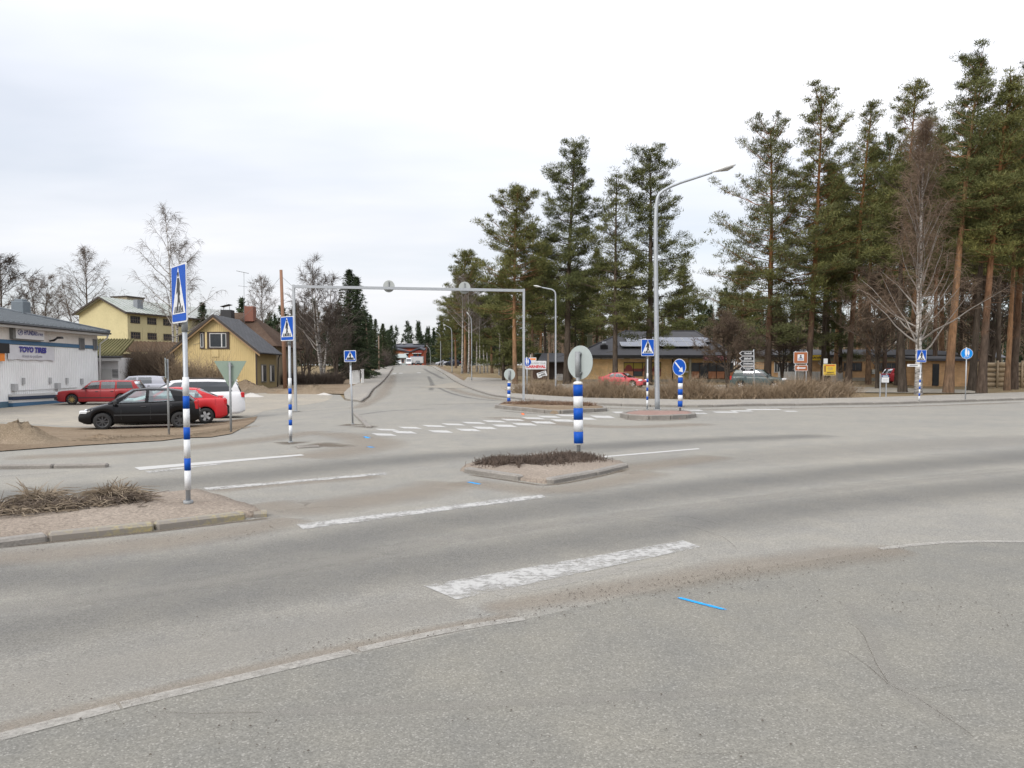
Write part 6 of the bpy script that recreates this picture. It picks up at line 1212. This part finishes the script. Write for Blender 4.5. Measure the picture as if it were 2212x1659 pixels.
fr = fbo('window', WBR, t, f, w0.x - .05, w1.x + .05, 0, .07, zb_ - .12, zt_ + .10); fbo('mullion_panel', YLH, fr, f, -.78, -.62, .07, .09, zb_ - .1, zt_ + .08); fbo('white_frame', TRW, fr, f, -.42, .92, .07, .085, zb_, zt_ - .02); fbo('pane', WDARK, fr, f, -.36, .50, .085, .10, zb_ + .05, zt_ - .07); fbo('pane', WDARK, fr, f, .60, .87, .085, .10, zb_ + .05, zt_ - .07); fbo('white_frame', TRW, fr, f, -1.15, -.92, .07, .085, zb_, zt_ - .02); fbo('pane', WDARK, fr, f, -1.1, -.97, .085, .10, zb_ + .05, zt_ - .07); fbo('vent_hatch', YLH, t, f, -.25, .28, .02, .06, zb_ - .75, zb_ - .2)
MB().tube([(hw + .4, dp, ev - .3), (hw + .2, dp, ev - .8), (hw + .1, dp, 0)], .05, 6).obj('downpipe', TRIM, t); MB().tube([(hw + .45, -.4, ev - .42), (hw + .45, dp + .4, ev - .42)], .06, 6).obj('gutter', TRIM, t)
p0 = A(527, 692, 67) - o; p1 = A(527, 589, 67) - o; an = MB().tube([p0 - Vector((0, 0, .6)), p1], .022, 6).tube([p1 + Vector((-.55, -.3, .12)), p1 + Vector((.35, .2, -.04))], .02, 5).tube([p1 + Vector((-.45, -.2, -1.15)), p1 + Vector((.25, .1, -1.2))], .015, 5)
for k in range(6): c = p1 + Vector((-.5 + .16 * k, -.27 + .09 * k, .11 - .03 * k)); an.tube([c + Vector((-.08, .16, 0)), c + Vector((.08, -.16, 0))], .010, 4)
an.obj('antenna', STEELD, t)
# --- brown-roofed house behind
o = GX(545, 72); o = Vector((-25.2, 70, .5)); t = thing('brown_roof_house', 'old house with brown hipped roof and brick chimney behind the yellow one', 'house', o); fbo('wall', M('old_wall', (.22, .18, .12), .9, .2, 1.5), t, f, -4, 3.6, -7.5, 0, -.3, 3.7)
e4 = [(-4.5, -.5, 3.6), (4.1, -.5, 3.6), (4.1, 8, 3.6), (-4.5, 8, 3.6)]; ra, rb = (-2.4, 3.6, 6.9), (.2, 3.6, 6.9)
slab('roof', BRR, t, [e4[0], e4[1], rb, ra], .14); slab('roof', BRR, t, [e4[1], e4[2], rb], .14); slab('roof', BRR, t, [e4[3], e4[0], ra], .14)
MB().bbox((.62, 2.6, 6.7), (.85, .85, 1.4), .03).obj('brick_chimney', M('chimney_brick', (.20, .085, .06), .9, .2, 8), t); MB().bbox((-1.0, 1.2, 6.4), (1.0, .9, 1.1), .03).obj('black_chimney', M('chimney_black', (.025, .025, .028), .7, .2, 4), t); MB().box((-1.1, 1.2, 7.35), (.85, .9, .04), M_=Matrix.Rotation(R(-14), 3, 'Y')).tube([(-1.35, 1.2, 6.9), (-1.35, 1.2, 7.3)], .02, 5).tube([(-.8, 1.2, 6.9), (-.8, 1.2, 7.4)], .02, 5).obj('chimney_cowl', BLACK, t)
# --- hotel
def brick(name, c1, c2, mort):
    m, n, b = nodes(name); c = coord(n); mp = n.nodes.new('ShaderNodeMapping'); mp.inputs['Rotation'].default_value = (R(90), 0, 0); n.links.new(c, mp.inputs[0]); bt = n.nodes.new('ShaderNodeTexBrick'); bt.inputs['Scale'].default_value = 1; bt.inputs['Brick Width'].default_value = .28; bt.inputs['Row Height'].default_value = .085; bt.inputs['Mortar Size'].default_value = .012
    for k, v in (('Color1', c1), ('Color2', c2), ('Mortar', mort)): bt.inputs[k].default_value = tuple(v) + (1,)
    n.links.new(mp.outputs[0], bt.inputs[0]); nz = noise(n, c, 1.2, 3); n.links.new(mixc(n, 1, bt.outputs[0], ramp(n, nz, [(.3, (.8,) * 3), (.7, (1.2,) * 3)]), 'MULTIPLY'), b.inputs['Base Color']); b.inputs['Roughness'].default_value = .9; MATS[name] = m; return m
YBR = brick('yellow_brick', (.60, .37, .15), (.68, .45, .20), (.48, .38, .25)); OBR = brick('orange_brick', (.54, .30, .13), (.62, .37, .17), (.45, .34, .23)); HRF = M('hotel_roof_felt', (.048, .047, .051), .8, .22, .8, bumps=.2); CRM = M('cream_fascia', (.36, .345, .26), .85, .1, 2); OLV = M('olive_panel', (.26, .205, .04), .8, .12, 2); REDW = M('red_window_panel', (.16, .03, .025), .5, .3, 4); ORP = M('orange_panel', (.42, .19, .10), .7, .15, 3)
o = Vector((7, 80, prof(80))); t = thing('hotel', 'yellow brick hotel with dark hipped roof and solar panels', 'building', o); hx = lambda q: (q - 1106) * 80 / F - 7; hz_ = lambda v: CAMZ + (HOR - v) * 80 / F - o.z; XR = 15.3; EV = hz_(768)
fbo('wall', YBR, t, f, 0, XR, -14, 0, .25, EV - .38); fbo('plinth', M('hotel_plinth', (.27, .25, .20), .9, .15, 2), t, f, -.02, XR + .02, -14, .03, -.4, .25); fbo('cornice', CRM, t, f, -.02, XR + .02, -14, .06, EV - .38, EV)
e4 = [(-.7, -.8, EV), (XR + .7, -.8, EV), (XR + .7, 16, EV), (-.7, 16, EV)]; ra, rb = (5.9, 8, EV + 2.95), (14.0 - 0.1, 8, EV + 2.95)
for nm_, pts in (('roof', [e4[0], e4[1], rb, ra]), ('roof', [e4[1], e4[2], rb]), ('roof', [e4[3], e4[0], ra])): slab(nm_, HRF, t, pts, .22)
for a_, b_ in ((ra, rb), (ra, e4[0]), (rb, e4[1])): MB().tube([Vector(a_) + Vector((0, 0, .03)), Vector(b_) + Vector((0, 0, .03))], .08, 6).obj('ridge_cap', HRF, t)
fbo('fascia', TRIM, t, f, -.7, XR + .7, .78, .84, EV - .28, EV + .02)
for q0, q1, tx in ((1273, 1296, ''), (1300, 1325, 'x'), (1328, 1347, ''), (1360, 1415, 'x'), (1416, 1428, ''), (1431, 1453, 'x'), (1461, 1484, 'x')):
    s_ = fbo('sign_strip', TRW, t, f, hx(q0), hx(q1), .06, .14, EV - .38, EV - .10)
    if tx:
        for k in (-.22, .2): MB().box(((hx(q0) + hx(q1)) / 2 + k * (hx(q1) - hx(q0)), -.142, EV - .24), ((hx(q1) - hx(q0)) * .26, .004, .09)).obj('printed_line', GREYT, s_)
fn_ = fbo('neon_sign', M('neon_back', (.10, .035, .04), .6), t, f, hx(1514), hx(1570), .86, .95, EV - .55, EV - .02); text_obj('lettering', 'RAVINTOLA', .44, M('neon_letters', (.42, .20, .21), .5), fn_, ((hx(1514) + hx(1570)) / 2, -.96, EV - .28), width=2.4, bold=.004)
for q0, q1, arch in ((1348, 1367, 1), (1368.5, 1386, 0), (1388, 1406, 1), (1408, 1426, 1)):
    a0, a1 = hx(q0), hx(q1); z0, z1 = .62, 1.95; wn = fbo('shop_window', WBR, t, f, a0 - .06, a1 + .06, 0, .05, z0 - .05, z1 + .07); fbo('upper_panel', OLV, wn, f, a0, a1, .05, .065, z0 + .75, z1); fbo('lower_panel', ORP if arch else WDARK, wn, f, a0, a1, .05, .065, z0, z0 + .45); fbo('middle_pane', REDW, wn, f, a0, a1, .05, .07, z0 + .47, z0 + .75)
    if arch: m = MB(); c = (a0 + a1) / 2; m.prism([(c + .36 * math.cos(k * math.pi / 10), z0 + .75 + .40 * math.sin(k * math.pi / 10)) for k in range(11)], lambda p, q, d: (p, -d, q), .066, .085); m.obj('arched_pane', REDW, wn)
MB().tube([(hx(1452), -.08, -.2), (hx(1452), -.08, EV - .3)], .06, 8).obj('downpipe', TRIM, t)
en = fbo('entrance', OLV, t, f, hx(1461), hx(1487), 0, .03, 0, 1.98); fbo('entrance_post', CRM, t, f, hx(1487), hx(1491), 0, .35, -.1, EV - .3)
for a_ in (.35, .85): 
    for z in (1.05, 1.45): fbo('notice', BLACK, en, f, hx(1461) + a_ - .13, hx(1461) + a_ + .13, .03, .045, z, z + .22)
fbo('notice', TRW, en, f, hx(1475), hx(1486), .03, .05, .95, 1.12)
for k in range(5):
    a0 = hx(1493) + k * .88; wn = fbo('shop_window', WBR, t, f, a0 - .04, a0 + .84, 0, .05, .3, 1.98); fbo('upper_pane', WDARK, wn, f, a0, a0 + .78, .05, .065, 1.12 if k != 1 else 1.0, 1.92); fbo('lower_panel', ORP if k % 5 != 1 else WDARK, wn, f, a0, a0 + .78, .05, .065, .35, 1.05)
PVC = M('solar_cell', (.10, .115, .16), .30, .15, 1.0, spec=1.0); PVF = M('solar_frame', (.36, .37, .38), .4, .1, 4, metal=.4)
sl_ = Vector((0, 8.8, 2.95)).normalized(); nv_ = Vector((0, -sl_.z, sl_.y)); b0 = Vector((3.4, .55 + .35, EV + .46))
for r_ in range(2):
    for c in range(9):
        p = Vector((4.55 + c * 1.02 + .85 * r_, 1.4, EV + .80)) + sl_ * (r_ * 1.72) + nv_ * .22; x = Vector((.98, 0, 0)); y = sl_ * 1.66; m = MB(); vs = [p, p + x, p + x + y, p + y]; m.add(vs + [v - nv_ * .05 for v in vs], [(0, 1, 2, 3), (7, 6, 5, 4), (0, 4, 5, 1), (1, 5, 6, 2), (2, 6, 7, 3), (3, 7, 4, 0)]); pn = m.obj('solar_panel', PVF, t); i_ = .06; MB().add([p + x.normalized() * a + sl_ * b + nv_ * .006 for a, b in ((i_, i_), (.98 - i_, i_), (.98 - i_, 1.66 - i_), (i_, 1.66 - i_))], [(0, 1, 2, 3)]).obj('cells', PVC, pn)
MB().box((hx(1308), 1.6, EV + .75), (.75, .75, .75)).obj('vent_box', BLACK, t); MB().tube([(hx(1308), 1.6, EV + 1.1), (hx(1308), 1.6, EV + 1.5)], .22, 12).obj('vent_pipe', STEEL, t); MB().box((hx(1283), 4.5, EV + 1.7), (.5, .5, 1.1)).box((hx(1283), 4.5, EV + 2.3), (.65, .65, .14)).obj('small_chimney', M('chimney_olive', (.12, .12, .075), .8), t); MB().tube([(hx(1427) + .9, 9.5, EV + 2), (hx(1427) + .9, 9.5, EV + 3.9)], .38, 14).obj('round_chimney', M('round_chimney_brick', (.21, .12, .095), .9, .2, 5), t); MB().bbox((hx(1361), 2.2, EV + 1.15), (.75, .35, .16), .04).obj('roof_light', TRW, t)
# --- brick annex
o = Vector((28, 84, prof(84))); t = thing('brick_annex', 'long low brick annex with dark flat roof behind the pines', 'building', o); ax = lambda q: (q - 1106) * 84 / F - 28; EV = CAMZ + (HOR - 768) * 84 / F - o.z
fbo('wall', OBR, t, f, 0, 21.5, -9, 0, .3, EV - .65); fbo('upper_wall', M('annex_cream', (.33, .31, .23), .85, .12, 2), t, f, -.02, 21.5, -9, .03, EV - .65, EV); fbo('plinth', M('annex_plinth', (.30, .285, .24), .9, .15, 2), t, f, -.03, 21.5, -9, .04, -.4, .3); slab('roof', HRF, t, [(-.6, -.7, EV + .05), (22, -.7, EV + .05), (22, 8, EV + .9), (-.6, 8, EV + .9)], .25); fbo('fascia', TRIM, t, f, -.6, 22, .66, .73, EV - .2, EV + .06)
for q0, q1, nv in ((1822, 1859, 3), (1889, 1936, 4), (1955, 1985, 3)): window(t, fn_ if False else f, ax(q0), ax(q1), 1.05, 1.9, WBR, nv, 1, .06, .05, .03)
window(t, f, ax(1672), ax(1700), .9, 1.9, TRW, 5, 1, .06, .05, .03)
fbo('doorway', WDARK, t, f, ax(1700), ax(1716), 0, .04, 0, 1.9); MB().bbox((ax(1884), -.25, .95), (.45, .3, .5), .02).obj('air_conditioner', M('ac_unit', (.42, .42, .38), .6), t)
bn = thing('yellow_banner', 'yellow banner over the white terrace', 'banner', o + Vector((ax(1758), -.8, EV - .1))); fbo('cloth', YELLOW, bn, f, -.62, .72, 0, .03, -.45, .12); text_obj('lettering', 'AVE', .28, BLACK, bn, (.0, -.036, -.18), width=1.0, bold=.01)
TW = M('terrace_white', (.50, .50, .49), .7, .08, 3); tr = thing('terrace_fence', 'white board terrace fence in front of the brick annex', 'fence', o + Vector((0, -2.2, 0)))
for k in range(19): fbo('board', TW, tr, f, ax(1665) + k * .262, ax(1665) + k * .262 + .25, 0, .03, .05, .95)
for k in range(20): fbo('board', TW, tr, f, ax(1765) - .9 + k * .13, ax(1765) - .9 + k * .13 + .10, .3, .33, -.1, .85 + .1 * math.sin(k))
for k in range(9): a = R(25 + k * 14); MB().box((ax(1762) + .55 * math.cos(a), -.1, 1.25 + .55 * math.sin(a) * 1.0), (.8, .03, .07), M_=Matrix.Rotation(-a, 3, 'Y')).obj('fan_slat', TW, tr)
for k in range(5): MB().box((ax(1706), -.1, 1.05 + .12 * k), (1.1, .03, .05), M_=Matrix.Rotation(R(12 + 5 * k), 3, 'Y')).obj('fan_slat', TW, tr)
pa = thing('folded_parasol', 'folded dark parasol by the white terrace', 'parasol', o + Vector((ax(1764), -3.4, 0))); MB().tube([(0, 0, 0), (0, 0, 2.3)], .03, 6).obj('pole', TRIM, pa); MB().tube([(0, 0, .95), (0, 0, 1.1), (0, 0, 2.2)], [.22, .24, .03], 8).obj('canopy', INT, pa)
# --- sheds, log wall and far buildings
o = GX(2040, 70); t = thing('brick_shed', 'small brick shed with dark door among the pine stems', 'shed', o); fbo('wall', OBR, t, f, -2, 2.4, -4, 0, -.3, 2.3); fbo('door', WDARK, t, f, -1.1, -.5, 0, .04, 0, 2.0); slab('roof', HRF, t, [(-2.5, -.6, 2.45), (2.9, -.6, 2.45), (2.9, 4.4, 2.8), (-2.5, 4.4, 2.8)], .2)
o = GX(2130, 66); t = thing('log_wall', 'beige stacked log wall behind the right-hand pines', 'log wall', o); LOGM = M('peeled_log', (.34, .26, .165), .9, .3, 2, stretch=(.5, 3, 3)); END = M('log_post', (.30, .23, .15), .9, .25, 3)
for r_ in range(5):
    for c in range(4): MB().tube([(-1.2 + c * 2.1, .04 * ((r_ + c) % 2), .26 + r_ * .42), (.85 + c * 2.1, .03, .25 + r_ * .42)], [.22, .20], 10).obj('log', LOGM, t)
for c in range(5): MB().tube([(-1.25 + c * 2.1, -.2, -.2), (-1.25 + c * 2.1, -.2, 2.3)], .09, 8).obj('post', END, t)
o = GX(2141, 108); t = thing('far_cabin', 'small cream cabin beyond the log wall', 'cabin', o); fbo('wall', CRM, t, f, -1.2, 1.6, -3, 0, -.3, 2.2); slab('roof', M('cabin_roof', (.12, .12, .13), .7), t, [(-1.5, -.4, 2.2), (1.9, -.4, 2.2), (1.9, 1.6, 2.9), (-1.5, 1.6, 2.9)], .12); slab('roof', MATS['cabin_roof'], t, [(-1.5, 3.4, 2.2), (1.9, 3.4, 2.2), (1.9, 1.6, 2.9), (-1.5, 1.6, 2.9)], .12); window(t, f, -.5, .4, 1, 1.7, TRW, 2, 1)
o = GX(1188, 88); t = thing('grill_shed', 'dark shed with green and black gabled roof behind the billboard', 'shed', o); fbo('wall', M('shed_brown', (.06, .045, .04), .8, .2, 3), t, f, -1.2, 1.9, -3.5, 0, -.3, 2.0); fbo('brick_front', M('shed_brick', (.16, .10, .08), .9, .2, 4), t, f, -2.2, -.4, .0, .4, -.3, 1.2); SGR = M('green_roof', (.05, .085, .065), .7, .15, 2)
slab('roof', SGR, t, [(-1.7, 1.8, 3.0), (1.6, 1.8, 3.0), (1.9, 4.4, 2.2), (-1.9, 4.4, 2.2)], .12); slab('roof', M('shed_black_roof', (.055, .055, .06), .7, .2, 2), t, [(-1.5, -.9, 1.95), (2.3, -.9, 1.95), (1.6, 1.8, 3.0), (-.8, 1.8, 3.0)], .12)
pf = thing('picket_fence', 'short white picket fence beside the dark shed', 'fence', GX(1210, 84))
for k in range(9): MB().box((-.36 + k * .09, 0, .35), (.06, .03, .75 - .12 * (k % 2))).obj('picket', TW, pf)
MB().box((0, .03, .45), (.8, .03, .06)).obj('rail', TW, pf)
o = GX(1107, 96); t = thing('timber_wall', 'long low grey timber wall at the yard entrance', 'wall', o)
for k in range(5): fbo('plank', M('grey_planks', (.145, .118, .09), .9, .25, 2, stretch=(.4, 3, 3)), t, f, -1.5, 3.4, 0, .06, .02 + k * .20, .20 + k * .20)
for k in range(4): fbo('post', WOOD, t, f, -1.5 + k * 1.58, -1.4 + k * 1.58, -.1, 0, -.2, 1.1)
o = GX(1190, 128); t = thing('white_low_building', 'low white building behind the dark shed', 'building', o); fbo('wall', TW, t, f, -3.2, 2.6, -5, 0, -.4, 2.0); slab('roof', SNOW, t, [(-3.4, -.4, 2.0), (2.8, -.4, 2.0), (2.8, 5.3, 2.6), (-3.4, 5.3, 2.6)], .2); fbo('dark_door', WDARK, t, f, 1.2, 2.2, 0, .05, 0, 1.8)
for q_, vt, lab in ((1690.5, 689, 'taller white flagpole by the terrace'), (1722, 728, 'shorter white flagpole behind the bathing-place sign')):
    b = GX(q_, 76); t = thing('flagpole', lab, 'flagpole', b, 0, 'white flagpoles'); h_ = htop(vt, 76, b.z); MB().tube([(0, 0, -.1), (0, 0, h_)], [.07, .035], 10).obj('mast', TW, t); MB().tube([(0, 0, h_), (0, 0, h_ + .1)], [.06, .03], 8).obj('finial', TW, t)
# school at the end of the side road
SBR = M('school_red_brick', (.36, .085, .04), .85, .15, .5); SDK = M('school_dark_roof', (.045, .048, .06), .7, .15, .5); Ys = 292; o = GX(885, Ys); t = thing('school', 'orange-red brick school with black roof at the end of the side road', 'building', o); k_ = Ys / F; sx2 = lambda q: (q - 885) * k_; sz2 = lambda v: CAMZ + (HOR - v) * k_ - o.z
fbo('upper_wall', SBR, t, f, sx2(851.5), sx2(914), -14, 0, sz2(765), sz2(748.5)); slab('roof', SDK, t, [(sx2(849), -.8, sz2(749)), (sx2(917), -.8, sz2(749)), (sx2(913), 7, sz2(740.5)), (sx2(852), 7, sz2(740.5))], .5)
fbo('lower_wall', SBR, t, f, sx2(854), sx2(919), -2, 5.5, -.5, sz2(757)); RDK = M('school_dark_red', (.17, .03, .02), .85, .2, .5); fbo('balcony', RDK, t, f, sx2(900), sx2(918), 5.5, 6, sz2(763.5), sz2(757.5))
slab('lower_roof', SDK, t, [(sx2(852), -6.4, sz2(753)), (sx2(890), -6.4, sz2(760)), (sx2(890), 0, sz2(757)), (sx2(852), 0, sz2(750))], .4); slab('lower_roof', SDK, t, [(sx2(890), -6.4, sz2(760)), (sx2(911), -6.4, sz2(752.5)), (sx2(911), 0, sz2(749)), (sx2(890), 0, sz2(757))], .4); slab('lower_roof', SDK, t, [(sx2(911), -6.4, sz2(752.5)), (sx2(921), -6.4, sz2(757)), (sx2(921), 0, sz2(753)), (sx2(911), 0, sz2(749))], .4)
for q0, q1, v0 in ((889, 901.5, 735), (866, 873, 738), (853, 861, 739.5)): fbo('roof_unit', TW, t, f, sx2(q0), sx2(q1), -8, -4, sz2(742), sz2(v0))
for q0, q1 in ((880, 886), (897, 905), (908, 913)): w = fbo('window', WDARK, t, f, sx2(q0), sx2(q1), 5.5, 5.65, sz2(772), sz2(765)); fbo('canopy', TW, w, f, sx2(q0) - .3, sx2(q1) + .3, 5.5, 6.4, sz2(765), sz2(763.8))
fbo('light_band', ORP, t, f, sx2(855), sx2(877), 5.5, 5.62, sz2(765), sz2(762))
o = GX(862, 262); t = thing('grey_pavilion', 'pale grey hip-roofed pavilion left of the white trailer', 'building', o); GP = M('pavilion_grey', (.30, .33, .32), .8, .1, .6); fbo('wall', GP, t, f, -1.8, 2.4, -4, 0, -.3, 2.6); slab('roof', GP, t, [(-2.4, -.6, 2.5), (2.8, -.6, 2.5), (2.0, 2, 3.9), (-1.0, 2, 3.9)], .15); slab('roof', GP, t, [(2.8, -.6, 2.5), (2.8, 4.6, 2.5), (2.0, 2, 3.9)], .15); window(t, f, -.6, .2, .9, 2.0, SBR, 1, 1); window(t, f, .9, 1.7, .9, 2.0, SBR, 1, 1)
o = GX(924, 330); t = thing('far_grey_block', 'distant grey flat-roofed block right of the school', 'building', o); GB = M('far_block_grey', (.30, .29, .275), .85, .1, .5); fbo('wall', GB, t, f, -1, 3.4, -8, 0, -.5, 11.2); slab('roof', TW, t, [(-3, -1, 11.2), (3.8, -1, 11.2), (3.8, 8, 11.8), (-3, 8, 11.8)], .4)
for z in (3, 6, 9): window(t, f, 0, 1, z, z + 1.2, TRW, 1, 1); window(t, f, 1.8, 2.8, z, z + 1.2, TRW, 1, 1)
o = GX(980, 182); t = thing('blue_stall', 'dark roadside stall with blue cloth panels under the pines', 'stall', o); fbo('frame', M('stall_dark', (.03, .035, .04), .8), t, f, -1.15, 1.15, -2, 0, -.2, 2.3); fbo('blue_panel', M('stall_blue', (.03, .07, .24), .7, .3, 2), t, f, -.9, .95, 0, .05, .4, 1.9); fbo('light_panel', M('stall_sky', (.12, .38, .70), .7, .2, 2), t, f, .35, .9, .05, .07, 1.0, 1.6); fbo('top_board', ORP, t, f, -1.2, .2, -.1, .06, 2.32, 2.5)
